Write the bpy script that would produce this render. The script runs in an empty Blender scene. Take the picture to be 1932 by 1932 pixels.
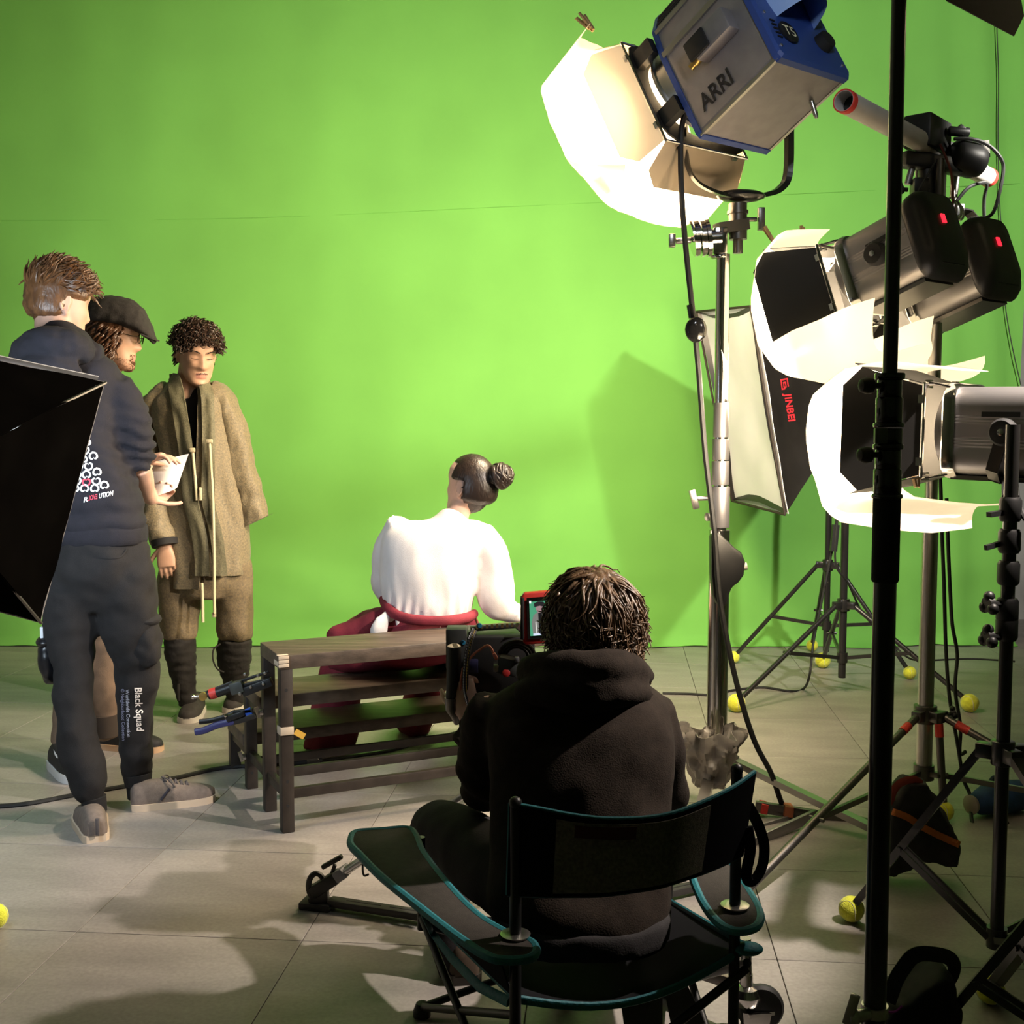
import bpy, bmesh, math, random
import numpy as np
from mathutils import Vector, Matrix, noise
from mathutils.bvhtree import BVHTree

random.seed(7)
SC = bpy.context.scene
COL = SC.collection
R = math.radians

# ------------------------------------------------------------------ camera
F = 2200.0
PITCH = R(4.28)
CAMZ = 1.32
cam = bpy.data.cameras.new('camera')
cam.sensor_width = 36.0
cam.lens = 36.0 * F / 1932.0
cam.clip_start = 0.05
camo = bpy.data.objects.new('camera', cam)
camo.location = (0, 0, CAMZ)
camo.rotation_euler = (R(90) - PITCH, 0, 0)
COL.objects.link(camo)
SC.camera = camo

# ------------------------------------------------------------------ colour management, world
SC.view_settings.view_transform = 'Standard'
SC.view_settings.look = 'None'
SC.view_settings.gamma = 1.0
SC.view_settings.use_curve_mapping = False
SC.view_settings.exposure = 0.58
try:
    SC.cycles.use_denoising = True
    SC.cycles.sample_clamp_indirect = 6.0
    SC.cycles.max_bounces = 4
    SC.cycles.diffuse_bounces = 3
    SC.cycles.glossy_bounces = 2
    SC.cycles.transmission_bounces = 3
    SC.cycles.use_adaptive_sampling = True
    SC.cycles.adaptive_threshold = 0.06
    SC.cycles.caustics_reflective = False
    SC.cycles.caustics_refractive = False
except Exception:
    pass
W = bpy.data.worlds.new('studio'); SC.world = W
W.use_nodes = True
W.node_tree.nodes['Background'].inputs[0].default_value = (0.9, 0.92, 1.0, 1)
W.node_tree.nodes['Background'].inputs[1].default_value = 0.05

# lamp strengths (watts) and colours; each lamp's light is made in that lamp's builder
WARM = (1.0, 0.80, 0.55)
COOL = (0.70, 0.86, 1.0)
POWER = dict(t5=58, t5_in=30, pair=16, pair_in=14, low=10, low_in=16, softbox=19, wash=250, key=285, top=22, door=6)

# ------------------------------------------------------------------ picture <-> place
FW = Vector((0, math.cos(PITCH), -math.sin(PITCH)))
UPV = Vector((0, math.sin(PITCH), math.cos(PITCH)))
EYE = Vector((0, 0, CAMZ))
def ray(px, py):
    return FW + Vector((1, 0, 0)) * ((px - 966.0) / F) + UPV * ((966.0 - py) / F)
def P(px, py, Y):
    d = ray(px, py)
    return EYE + d * (Y / d.y)
def G(px, py, z=0.0):
    d = ray(px, py)
    return EYE + d * ((z - CAMZ) / d.z)
def V(*a):
    return Vector(a)

# ------------------------------------------------------------------ materials
MATS = {}
def mat(name, col, rough=0.6, metal=0.0, var=0.0, vscale=30.0, bump=0.0, bscale=200.0, sheen=0.0, emit=None, estr=0.0, coat=0.0, col2=None, stretch=None, spec=0.5):
    if name in MATS:
        return MATS[name]
    m = bpy.data.materials.new(name); m.use_nodes = True
    nt = m.node_tree; b = nt.nodes['Principled BSDF']
    b.inputs['Base Color'].default_value = (*col, 1)
    b.inputs['Roughness'].default_value = rough
    b.inputs['Metallic'].default_value = metal
    b.inputs['Specular IOR Level'].default_value = spec
    if sheen: b.inputs['Sheen Weight'].default_value = sheen
    if coat: b.inputs['Coat Weight'].default_value = coat
    if emit:
        b.inputs['Emission Color'].default_value = (*emit, 1)
        b.inputs['Emission Strength'].default_value = estr
        m.cycles.emission_sampling = 'NONE'
    tc = None
    if var or bump:
        tc = nt.nodes.new('ShaderNodeTexCoord')
        src = tc.outputs['Object']
        if stretch:
            mp = nt.nodes.new('ShaderNodeMapping'); mp.inputs['Scale'].default_value = stretch
            nt.links.new(src, mp.inputs[0]); src = mp.outputs[0]
    if var:
        n = nt.nodes.new('ShaderNodeTexNoise'); n.inputs['Scale'].default_value = vscale
        n.inputs['Detail'].default_value = 2.5
        nt.links.new(src, n.inputs['Vector'])
        cr = nt.nodes.new('ShaderNodeValToRGB')
        c2 = col2 if col2 else tuple(max(0, c * (1 - var)) for c in col)
        c1 = col if col2 else tuple(min(1, c * (1 + var)) for c in col)
        cr.color_ramp.elements[0].position = 0.3; cr.color_ramp.elements[1].position = 0.7
        cr.color_ramp.elements[0].color = (*c2, 1); cr.color_ramp.elements[1].color = (*c1, 1)
        nt.links.new(n.outputs['Fac'], cr.inputs[0]); nt.links.new(cr.outputs[0], b.inputs['Base Color'])
    if bump:
        n2 = nt.nodes.new('ShaderNodeTexNoise'); n2.inputs['Scale'].default_value = bscale
        n2.inputs['Detail'].default_value = 1.0
        nt.links.new(src, n2.inputs['Vector'])
        bp = nt.nodes.new('ShaderNodeBump'); bp.inputs['Strength'].default_value = bump
        bp.inputs['Distance'].default_value = 0.004
        nt.links.new(n2.outputs['Fac'], bp.inputs['Height']); nt.links.new(bp.outputs[0], b.inputs['Normal'])
    MATS[name] = m
    return m

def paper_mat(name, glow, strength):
    # diffusion gel: scatters the lamp's light, with emission added for its lit look
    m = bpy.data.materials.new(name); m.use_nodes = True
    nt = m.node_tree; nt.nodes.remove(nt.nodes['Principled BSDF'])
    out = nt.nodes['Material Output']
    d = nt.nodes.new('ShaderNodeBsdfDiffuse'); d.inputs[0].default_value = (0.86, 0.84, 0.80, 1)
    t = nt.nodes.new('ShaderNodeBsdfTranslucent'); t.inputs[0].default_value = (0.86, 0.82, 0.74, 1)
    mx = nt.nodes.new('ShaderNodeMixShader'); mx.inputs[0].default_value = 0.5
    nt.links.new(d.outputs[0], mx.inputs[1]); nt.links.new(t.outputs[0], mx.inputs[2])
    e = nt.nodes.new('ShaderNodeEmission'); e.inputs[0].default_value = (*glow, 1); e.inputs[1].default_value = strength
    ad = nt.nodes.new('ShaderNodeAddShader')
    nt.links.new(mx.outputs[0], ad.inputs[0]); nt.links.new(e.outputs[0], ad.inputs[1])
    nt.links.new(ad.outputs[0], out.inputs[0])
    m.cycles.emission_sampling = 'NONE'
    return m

BLACK = mat('black_plastic', (0.012, 0.012, 0.013), 0.45)
MATTE = mat('matte_black', (0.010, 0.010, 0.011), 0.75)
BMETAL = mat('black_enamel_metal', (0.016, 0.015, 0.015), 0.28, 0.0, coat=0.3)
CHROME = mat('chrome', (0.62, 0.60, 0.58), 0.16, 1.0)
STEEL = mat('brushed_steel', (0.50, 0.48, 0.46), 0.32, 1.0, bump=0.05, bscale=400)
ALU = mat('silver_aluminium', (0.34, 0.325, 0.33), 0.45, 0.85)
DKSTEEL = mat('dark_steel', (0.16, 0.15, 0.14), 0.35, 0.9)
TENNIS = mat('tennis_felt', (0.75, 0.78, 0.05), 0.95, var=0.15, vscale=60, bump=0.6, bscale=300, sheen=0.3)
REDTAPE = mat('red_tape', (0.60, 0.04, 0.03), 0.6)
RUBBER = mat('cable_rubber', (0.014, 0.014, 0.014), 0.6)

# ------------------------------------------------------------------ mesh building
def frame(d, ref=V(0, 0, 1)):
    d = d.normalized()
    a = ref - d * ref.dot(d)
    if a.length < 1e-4:
        a = V(0, 1, 0) - d * d.y
        if a.length < 1e-4: a = V(1, 0, 0)
    a.normalize()
    return a, d.cross(a)

def catmull(pts, k):
    n = len(pts); out = []
    for i in range(n - 1):
        p0 = pts[max(i - 1, 0)]; p1 = pts[i]; p2 = pts[i + 1]; p3 = pts[min(i + 2, n - 1)]
        for j in range(k):
            t = j / k
            out.append(tuple(0.5 * ((2 * b) + (-a + c) * t + (2 * a - 5 * b + 4 * c - d) * t * t + (-a + 3 * b - 3 * c + d) * t ** 3)
                             for a, b, c, d in zip(p0, p1, p2, p3)))
    out.append(tuple(pts[-1]))
    return out

class MB:
    def __init__(s): s.v = []; s.f = []; s.m = []
    def add(s, vs, fs, mi=0):
        o = len(s.v); s.v += [Vector(x) for x in vs]
        s.f += [tuple(i + o for i in f) for f in fs]; s.m += [mi] * len(fs); return s
    def join(s, o, mi=None):
        k = len(s.v); s.v += o.v; s.f += [tuple(i + k for i in f) for f in o.f]; s.m += o.m if mi is None else [mi] * len(o.f); return s
    def box(s, c, sz, M=None, mi=0):
        c = Vector(c); hx, hy, hz = sz[0] / 2, sz[1] / 2, sz[2] / 2
        vs = []
        for x, y, z in ((-1,-1,-1),(1,-1,-1),(1,1,-1),(-1,1,-1),(-1,-1,1),(1,-1,1),(1,1,1),(-1,1,1)):
            p = V(x * hx, y * hy, z * hz)
            if M is not None: p = M @ p
            vs.append(c + p)
        return s.add(vs, [(3,2,1,0),(4,5,6,7),(0,1,5,4),(1,2,6,5),(2,3,7,6),(3,0,4,7)], mi)
    def bar(s, p0, p1, w, h, ref=V(0, 0, 1), mi=0):
        p0 = Vector(p0); p1 = Vector(p1); a, b = frame(p1 - p0, ref)
        vs = []
        for p in (p0, p1):
            for x, y in ((-1,-1),(1,-1),(1,1),(-1,1)): vs.append(p + b * (x * w / 2) + a * (y * h / 2))
        return s.add(vs, [(3,2,1,0),(4,5,6,7),(0,1,5,4),(1,2,6,5),(2,3,7,6),(3,0,4,7)], mi)
    def cyl(s, p0, p1, r0, r1=None, n=14, mi=0):
        return s.tube([p0, p1], [r0, r0 if r1 is None else r1], n, mi=mi)
    def tube(s, pts, r, n=8, closed=False, ref=None, mi=0, flat=1.0):
        pts = [Vector(p) for p in pts]; k = len(pts)
        rs = r if isinstance(r, (list, tuple)) else [r] * k
        vs = []; fs = []; a = None
        for i, p in enumerate(pts):
            if closed: d = pts[(i + 1) % k] - pts[i - 1]
            else: d = pts[min(i + 1, k - 1)] - pts[max(i - 1, 0)]
            if d.length < 1e-9: d = V(0, 0, 1)
            if a is None: a, b = frame(d, ref or (V(0, 0, 1) if abs(d.normalized().z) < .9 else V(1, 0, 0)))
            else:
                dn = d.normalized(); a = a - dn * a.dot(dn)
                if a.length < 1e-5: a, b = frame(d)
                else: a.normalize(); b = dn.cross(a)
            for j in range(n):
                t = 2 * math.pi * j / n
                vs.append(p + a * (math.cos(t) * rs[i]) + b * (math.sin(t) * rs[i] * flat))
        m = k if closed else k - 1
        for i in range(m):
            o = i * n; q = ((i + 1) % k) * n
            for j in range(n):
                j2 = (j + 1) % n
                fs.append((o + j, o + j2, q + j2, q + j))
        if not closed:
            fs.append(tuple(range(n - 1, -1, -1))); fs.append(tuple(range((k - 1) * n, k * n)))
        return s.add(vs, fs, mi)
    def curve(s, pts, r, n=8, k=6, closed=False, mi=0, flat=1.0):
        if closed: pts = list(pts) + [pts[0]]
        q = catmull([tuple(p) for p in pts], k)
        if closed: q = q[:-1]
        return s.tube([Vector(x) for x in q], r, n, closed, mi=mi, flat=flat)
    def lathe(s, o, axis, prof, n=20, mi=0):
        o = Vector(o); d = Vector(axis).normalized(); a, b = frame(d, V(0, 0, 1) if abs(d.z) < .9 else V(1, 0, 0))
        vs = []; fs = []
        for r_, h in prof:
            for j in range(n):
                t = 2 * math.pi * j / n
                vs.append(o + d * h + (a * math.cos(t) + b * math.sin(t)) * max(r_, 1e-4))
        for i in range(len(prof) - 1):
            for j in range(n):
                j2 = (j + 1) % n
                fs.append((i * n + j, i * n + j2, (i + 1) * n + j2, (i + 1) * n + j))
        fs.append(tuple(range(n - 1, -1, -1))); fs.append(tuple(range((len(prof) - 1) * n, len(prof) * n)))
        return s.add(vs, fs, mi)
    def ball(s, c, r, nu=16, nv=10, M=None, mi=0):
        c = Vector(c); rr = r if isinstance(r, (list, tuple)) else (r, r, r)
        vs = []; fs = []
        for i in range(nv + 1):
            ph = math.pi * i / nv
            for j in range(nu):
                t = 2 * math.pi * j / nu
                p = V(rr[0] * math.sin(ph) * math.cos(t), rr[1] * math.sin(ph) * math.sin(t), -rr[2] * math.cos(ph))
                if i in (0, nv): p = V(0.0005 * math.cos(t), 0.0005 * math.sin(t), p.z)
                if M is not None: p = M @ p
                vs.append(c + p)
        for i in range(nv):
            for j in range(nu):
                j2 = (j + 1) % nu
                fs.append((i * nu + j, i * nu + j2, (i + 1) * nu + j2, (i + 1) * nu + j))
        fs.append(tuple(range(nu - 1, -1, -1))); fs.append(tuple(range(nv * nu, nv * nu + nu)))
        return s.add(vs, fs, mi)
    def prism(s, poly, off, mi=0):
        poly = [Vector(p) for p in poly]; off = Vector(off); n = len(poly)
        vs = poly + [p + off for p in poly]
        fs = [tuple(range(n - 1, -1, -1)), tuple(range(n, 2 * n))]
        for i in range(n): fs.append((i, (i + 1) % n, n + (i + 1) % n, n + i))
        return s.add(vs, fs, mi)
    def loft(s, rings, cap=True, closed=True, mi=0):
        n = len(rings[0]); vs = [p for r_ in rings for p in r_]; fs = []
        for i in range(len(rings) - 1):
            for j in range(n if closed else n - 1):
                j2 = (j + 1) % n
                fs.append((i * n + j, i * n + j2, (i + 1) * n + j2, (i + 1) * n + j))
        if cap and closed:
            fs.append(tuple(range(n - 1, -1, -1))); fs.append(tuple(range((len(rings) - 1) * n, len(rings) * n)))
        return s.add(vs, fs, mi)
    def grid(s, fn, nu, nv, thick=0.0, mi=0):
        """sheet fn(u,v); with thick a closed slab of that thickness"""
        pts = [[Vector(fn(i / nu, j / nv)) for j in range(nv + 1)] for i in range(nu + 1)]
        idx = lambda i, j, o=0: o + i * (nv + 1) + j
        vs = [p for r_ in pts for p in r_]; fs = []
        for i in range(nu):
            for j in range(nv): fs.append((idx(i, j), idx(i + 1, j), idx(i + 1, j + 1), idx(i, j + 1)))
        if thick:
            o = len(vs)
            for i in range(nu + 1):
                for j in range(nv + 1):
                    a = pts[min(i + 1, nu)][j] - pts[max(i - 1, 0)][j]; b = pts[i][min(j + 1, nv)] - pts[i][max(j - 1, 0)]
                    nn = a.cross(b)
                    if nn.length > 0: nn.normalize()
                    vs.append(pts[i][j] - nn * thick)
            for i in range(nu):
                for j in range(nv): fs.append((idx(i, j, o), idx(i, j + 1, o), idx(i + 1, j + 1, o), idx(i + 1, j, o)))
            for i in range(nu):
                fs.append((idx(i, 0), idx(i, 0, o), idx(i + 1, 0, o), idx(i + 1, 0)))
                fs.append((idx(i, nv), idx(i + 1, nv), idx(i + 1, nv, o), idx(i, nv, o)))
            for j in range(nv):
                fs.append((idx(0, j), idx(0, j + 1), idx(0, j + 1, o), idx(0, j, o)))
                fs.append((idx(nu, j), idx(nu, j, o), idx(nu, j + 1, o), idx(nu, j + 1)))
        return s.add(vs, fs, mi)
    def split(s):
        """loose pieces, each as a mesh of its own"""
        par = list(range(len(s.v)))
        def find(i):
            while par[i] != i: par[i] = par[par[i]]; i = par[i]
            return i
        for f in s.f:
            r0 = find(f[0])
            for i in f[1:]: par[find(i)] = r0
        out = {}
        for f in s.f: out.setdefault(find(f[0]), []).append(f)
        res = []
        for fs in out.values():
            m = MB(); mp = {}
            for f in fs:
                for i in f:
                    if i not in mp: mp[i] = len(m.v); m.v.append(s.v[i])
                m.f.append(tuple(mp[i] for i in f)); m.m.append(0)
            res.append(m)
        return res
    def build_each(s, name, *a, **k):
        return [m.build(name, *a, **k) for m in s.split()]
    def xf(s, M):
        s.v = [M @ p for p in s.v]; return s
    def bvh(s):
        return BVHTree.FromPolygons([tuple(p) for p in s.v], s.f)
    def build(s, name, material, parent=None, smooth=True, angle=38, bevel=0.0, label=None):
        org = origin_of(parent)
        me = bpy.data.meshes.new(name)
        me.from_pydata([tuple(p - org) for p in s.v], [], s.f)
        mats = material if isinstance(material, (list, tuple)) else [material]
        for mm in mats: me.materials.append(mm)
        if len(mats) > 1: me.polygons.foreach_set('material_index', s.m)
        if bevel:
            bm = bmesh.new(); bm.from_mesh(me)
            bmesh.ops.recalc_face_normals(bm, faces=bm.faces)
            ed = [e for e in bm.edges if e.is_manifold and e.calc_face_angle(0) > 0.6]
            bmesh.ops.bevel(bm, geom=ed, offset=bevel, segments=2, affect='EDGES', profile=0.5, clamp_overlap=True)
            bm.to_mesh(me); bm.free()
        me.validate()
        if smooth:
            me.shade_smooth()
            try: me.set_sharp_from_angle(angle=R(angle))
            except Exception: pass
        me.update()
        o = bpy.data.objects.new(name, me); COL.objects.link(o)
        if parent is not None: o.parent = parent
        if label: o['label'] = label
        return o

def origin_of(o):
    p = V(0, 0, 0)
    while o is not None:
        p += o.location; o = o.parent
    return p

def tag(o, label, cat, group=None, kind=None):
    o['label'] = label; o['category'] = cat
    if group: o['group'] = group
    if kind: o['kind'] = kind
    return o

def thing(name, label, cat, loc, group=None):
    o = bpy.data.objects.new(name, None); COL.objects.link(o)
    o.location = loc; o.empty_display_size = 0.1
    return tag(o, label, cat, group)

def struct(o):
    o['kind'] = 'structure'; return o

def fuse(mb, voxel, smooth=4, fac=0.5):
    """one continuous skin over overlapping lofts"""
    me = bpy.data.meshes.new('tmp'); me.from_pydata([tuple(p) for p in mb.v], [], mb.f)
    bm = bmesh.new(); bm.from_mesh(me); bmesh.ops.recalc_face_normals(bm, faces=bm.faces); bm.to_mesh(me); bm.free()
    o = bpy.data.objects.new('tmp', me); COL.objects.link(o)
    m = o.modifiers.new('r', 'REMESH'); m.mode = 'VOXEL'; m.voxel_size = voxel
    if smooth:
        q = o.modifiers.new('s', 'SMOOTH'); q.factor = fac; q.iterations = smooth
    bpy.context.view_layer.update()
    dg = bpy.context.evaluated_depsgraph_get()
    ev = o.evaluated_get(dg); em = ev.to_mesh()
    out = MB()
    co = np.empty(len(em.vertices) * 3, dtype=np.float32); em.vertices.foreach_get('co', co)
    out.v = [Vector(c) for c in co.reshape(-1, 3)]
    out.f = [tuple(p.vertices) for p in em.polygons]; out.m = [0] * len(out.f)
    ev.to_mesh_clear()
    bpy.data.objects.remove(o); bpy.data.meshes.remove(me)
    return out

def normals(mb):
    v = np.array([tuple(p) for p in mb.v]); n = np.zeros_like(v)
    for f in mb.f:
        pass
    f4 = np.array([f if len(f) == 4 else (f[0], f[1], f[2], f[2]) for f in mb.f if len(f) in (3, 4)])
    a = v[f4[:, 2]] - v[f4[:, 0]]; b = v[f4[:, 3]] - v[f4[:, 1]]
    fn = np.cross(a, b)
    for k in range(4): np.add.at(n, f4[:, k], fn)
    l = np.linalg.norm(n, axis=1); l[l == 0] = 1
    return n / l[:, None]

def wrinkle(mb, amp, scale=(12, 12, 12), seed=0.0, fn=None, ridge=False):
    """cloth folds: push the skin in and out along its normals"""
    n = normals(mb)
    for i, p in enumerate(mb.v):
        q = V(p.x * scale[0] + seed, p.y * scale[1] - seed, p.z * scale[2] + seed * 0.5)
        h = noise.noise(q) + 0.5 * noise.noise(q * 2.1)
        if ridge: h = 0.6 - abs(h) * 2.0
        w = 1.0 if fn is None else fn(p)
        mb.v[i] = p + Vector(n[i]) * (amp * h * w)
    return mb

def area_light(name, loc, direction, power, col, sx, sy, parent=None, spread=math.pi):
    l = bpy.data.lights.new(name, 'AREA'); l.energy = power; l.color = col
    l.shape = 'RECTANGLE'; l.size = sx; l.size_y = sy; l.spread = spread
    o = bpy.data.objects.new(name, l); COL.objects.link(o)
    o.rotation_euler = Vector(direction).to_track_quat('-Z', 'Y').to_euler()
    o.location = Vector(loc) - origin_of(parent)
    if parent is not None: o.parent = parent
    return o

def spot_light(name, loc, direction, power, col, angle, blend, radius, parent=None):
    l = bpy.data.lights.new(name, 'SPOT'); l.energy = power; l.color = col
    l.spot_size = R(angle); l.spot_blend = blend; l.shadow_soft_size = radius
    o = bpy.data.objects.new(name, l); COL.objects.link(o)
    o.rotation_euler = Vector(direction).to_track_quat('-Z', 'Y').to_euler()
    o.location = Vector(loc) - origin_of(parent)
    if parent is not None: o.parent = parent
    return o

_FONT = {}
def text_mesh(txt, bold=0.0, spacing=1.0):
    """flat letter faces: verts (x,y) with cap height about 0.7, left aligned, plus faces"""
    cu = bpy.data.curves.new('t', 'FONT'); cu.body = txt; cu.size = 1.0; cu.offset = bold; cu.resolution_u = 3
    cu.space_character = spacing
    o = bpy.data.objects.new('t', cu); COL.objects.link(o)
    bpy.context.view_layer.update()
    ev = o.evaluated_get(bpy.context.evaluated_depsgraph_get()); em = ev.to_mesh()
    vs = [(v.co.x, v.co.y) for v in em.vertices]; fs = [tuple(p.vertices) for p in em.polygons]
    ev.to_mesh_clear(); bpy.data.objects.remove(o); bpy.data.curves.remove(cu)
    return vs, fs

def decal(name, verts, faces, bvh, parent, material, off=0.0015, label=None):
    """flat print laid on a surface: verts are picture points, dropped on the surface along the sight line"""
    mb = MB(); out = []
    last = None
    for x, y in verts:
        d = ray(x, y).normalized()
        h, n, i, dist = bvh.ray_cast(EYE, d)
        if h is None:
            dist = last if last else 3.0
            h = EYE + d * dist
        last = dist
        out.append(h - d * off)
    mb.add(out, faces)
    return mb.build(name, material, parent, smooth=False, label=label)

def text_decal(name, txt, org, xdir, ydir, bvh, parent, material, bold=0.0, off=0.0015, spacing=1.0, label=None):
    vs, fs = text_mesh(txt, bold, spacing)
    pts = [(org[0] + x * xdir[0] + y * ydir[0], org[1] + x * xdir[1] + y * ydir[1]) for x, y in vs]
    return decal(name, pts, fs, bvh, parent, material, off, label)

def lf(loc, d, up=V(0, 0, 1)):
    """local frame at loc: x right, y along d, z up"""
    d = Vector(d).normalized(); x = d.cross(up).normalized(); z = x.cross(d)
    M = Matrix((x, d, z)).transposed().to_4x4(); M.translation = loc
    return M

# ================================================================== THE ROOM
YW = G(966, 1218).y            # foot of the green backdrop
CONC = mat('studio_wall_paint', (0.42, 0.41, 0.40), 0.9, var=0.2, vscale=3)
def tile_mat():
    m = bpy.data.materials.new('porcelain_tile'); m.use_nodes = True
    nt = m.node_tree; b = nt.nodes['Principled BSDF']
    tc = nt.nodes.new('ShaderNodeTexCoord'); oi = nt.nodes.new('ShaderNodeObjectInfo')
    ad = nt.nodes.new('ShaderNodeVectorMath'); ad.operation = 'ADD'
    nt.links.new(tc.outputs['Object'], ad.inputs[0])
    ml = nt.nodes.new('ShaderNodeMath'); ml.operation = 'MULTIPLY'; ml.inputs[1].default_value = 40
    nt.links.new(oi.outputs['Random'], ml.inputs[0])
    cb = nt.nodes.new('ShaderNodeCombineXYZ'); nt.links.new(ml.outputs[0], cb.inputs[0]); nt.links.new(ml.outputs[0], cb.inputs[1])
    nt.links.new(cb.outputs[0], ad.inputs[1])
    mp = nt.nodes.new('ShaderNodeMapping'); mp.inputs['Scale'].default_value = (0.7, 2.2, 1)
    nt.links.new(ad.outputs[0], mp.inputs[0])
    n = nt.nodes.new('ShaderNodeTexNoise'); n.inputs['Scale'].default_value = 4.0; n.inputs['Detail'].default_value = 5
    nt.links.new(mp.outputs[0], n.inputs['Vector'])
    cr = nt.nodes.new('ShaderNodeValToRGB')
    cr.color_ramp.elements[0].position = 0.32; cr.color_ramp.elements[1].position = 0.72
    cr.color_ramp.elements[0].color = (0.235, 0.216, 0.202, 1); cr.color_ramp.elements[1].color = (0.325, 0.298, 0.280, 1)
    nt.links.new(n.outputs['Fac'], cr.inputs[0])
    n3 = nt.nodes.new('ShaderNodeTexNoise'); n3.inputs['Scale'].default_value = 90
    nt.links.new(ad.outputs[0], n3.inputs['Vector'])
    mx = nt.nodes.new('ShaderNodeMix'); mx.data_type = 'RGBA'; mx.blend_type = 'OVERLAY'; mx.inputs[0].default_value = 0.25
    nt.links.new(cr.outputs[0], mx.inputs[6]); nt.links.new(n3.outputs['Fac'], mx.inputs[7])
    nt.links.new(mx.outputs[2], b.inputs['Base Color'])
    b.inputs['Roughness'].default_value = 0.42
    bp = nt.nodes.new('ShaderNodeBump'); bp.inputs['Strength'].default_value = 0.06; bp.inputs['Distance'].default_value = 0.002
    nt.links.new(n3.outputs['Fac'], bp.inputs['Height']); nt.links.new(bp.outputs[0], b.inputs['Normal'])
    return m
TILE = tile_mat()
GROUT = mat('tile_grout', (0.075, 0.055, 0.04), 0.9)
fl = MB().box((0, 2.3, -0.056), (9.6, 11.8, 0.10)).build('floor', GROUT, None, smooth=False)
struct(fl); fl['label'] = 'grey porcelain tile floor of the studio'
TS, TG = 0.5998, 0.0022
tm = MB().box((0, 0, -0.005), (TS - TG, TS - TG, 0.010))
tref = tm.build('tile', TILE, fl, smooth=False, bevel=0.0012)
TYAW = R(-5.087); U0, V0 = -1.136, 2.954
ux, uy = math.cos(TYAW), math.sin(TYAW)
first = True
for j in range(-8, 9):
    for i in range(-6, 10):
        a, c = i + 0.5, j + 0.5
        x = TS * (a * ux - c * uy) + U0; y = TS * (a * uy + c * ux) + V0
        if abs(x) > 4.3 or y > 7.75 or y < 0.6: continue
        o = tref if first else tref.copy()
        if not first: COL.objects.link(o)
        first = False
        o.parent = fl; o.location = (x, y, 0); o.rotation_euler = (0, 0, TYAW)

struct(MB().box((0, YW + 1.0, 2.35), (9.6, 0.1, 4.9)).build('wall_back', CONC, smooth=False))['label'] = 'grey studio wall behind the green cloth'
struct(MB().box((-4.75, 2.3, 2.35), (0.1, 11.8, 4.9)).build('wall_left', CONC, smooth=False))['label'] = 'grey left studio wall'
struct(MB().box((4.75, 2.3, 2.35), (0.1, 11.8, 4.9)).build('wall_right', CONC, smooth=False))['label'] = 'grey right studio wall'
struct(MB().box((0, -3.6, 2.35), (9.6, 0.1, 4.9)).build('wall_front', CONC, smooth=False))['label'] = 'grey studio wall behind the photographer'
struct(MB().box((0, 2.3, 4.85), (9.6, 11.8, 0.1)).build('ceiling', CONC, smooth=False))['label'] = 'grey studio ceiling'

# ------------------------------------------------------------------ green backdrop
GREEN = mat('chroma_green_cloth', (0.182, 0.500, 0.088), 0.85, var=0.08, vscale=1.4)
XL, XR, ZT = -4.2, P(1927, 800, YW).x, 4.55
NU, NV = 150, 110
def drop_pt(u, v):
    x = XL + (XR - XL) * u
    z = ZT * (v ** 1.0)
    y = YW + 0.02
    low = max(0.0, 1 - z / 1.5)
    y += 0.07 * low * noise.noise(V(x * 1.3, z * 1.2, 3.1)) + 0.012 * noise.noise(V(x * 3.1, z * 0.6, 9.0))
    y += 0.030 * low * low * noise.noise(V(x * 3.0, z * 5.5, 1.0))
    right = max(0.0, (x - 2.0) / 1.1)
    y += 0.025 * right * math.sin(x * 23 + 1.5 * z)
    if z < 0.12:
        t = (0.12 - z) / 0.12
        y -= 0.10 * t * t * (0.7 + 0.6 * noise.noise(V(x * 2.2, 0, 5)))
        z = 0.006 + 0.114 * (1 - t) ** 1.6 + 0.010 * t * abs(noise.noise(V(x * 5, 2, 0)))
    return (x, y, z)
bd = thing('green_backdrop', 'bright green chroma cloth hanging behind the whole set', 'backdrop', (0, YW, 0))
MB().grid(drop_pt, NU, NV, 0.004).build('cloth', GREEN, bd, angle=80)
SEAM = mat('chroma_green_seam', (0.175, 0.485, 0.085), 0.9)
sm = MB()
for y0, pts in ((0, [(-40, 417), (480, 411), (1000, 388), (1500, 366), (1925, 346)]),):
    path = [P(px, py, YW + 0.016) for px, py in pts]
    sm.curve(path, 0.0012, n=6, k=20)
sm.build('seam', SEAM, bd)
th = MB()
th.curve([P(1878, -30, YW - 0.03), P(1881, 60, YW - 0.03), P(1884, 150, YW - 0.03), P(1883, 260, YW - 0.03), P(1886, 380, YW - 0.035), P(1893, 480, YW - 0.035), P(1895, 560, YW - 0.03), P(1907, 640, YW - 0.03), P(1926, 726, YW - 0.03)], 0.0032, n=5, k=6)
tag(th.build('dangling_wire', RUBBER), 'thin dark cord hanging down the right side of the green cloth', 'wire')

# ================================================================== STANDS
def tennis_ball(c, r, stand, toward):
    mb = MB().ball(c, r, 20, 12)
    b = mb.build('tennis_ball', TENNIS, stand)
    # the slit the leg is pushed into
    a, s = frame(toward)
    sl = MB().ball(c + toward.normalized() * r * 0.72, (r * 0.50, r * 0.22, r * 0.36), 10, 6, lf(V(0, 0, 0), toward).to_3x3())
    sl.build('slit', MATTE, b)
    sr = MB()
    pts = []
    for k in range(40):
        t = 2 * math.pi * k / 40
        q = V(math.cos(t) + 0.3 * math.cos(3 * t), math.sin(t) - 0.3 * math.sin(3 * t), 0.95 * math.sin(2 * t)).normalized()
        pts.append(c + q * (r * 1.003))
    sr.tube(pts, r * 0.03, 5, closed=True)
    sr.build('ball_seam', mat('ball_seam', (0.7, 0.72, 0.5), 0.8), b)
    return b

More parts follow.
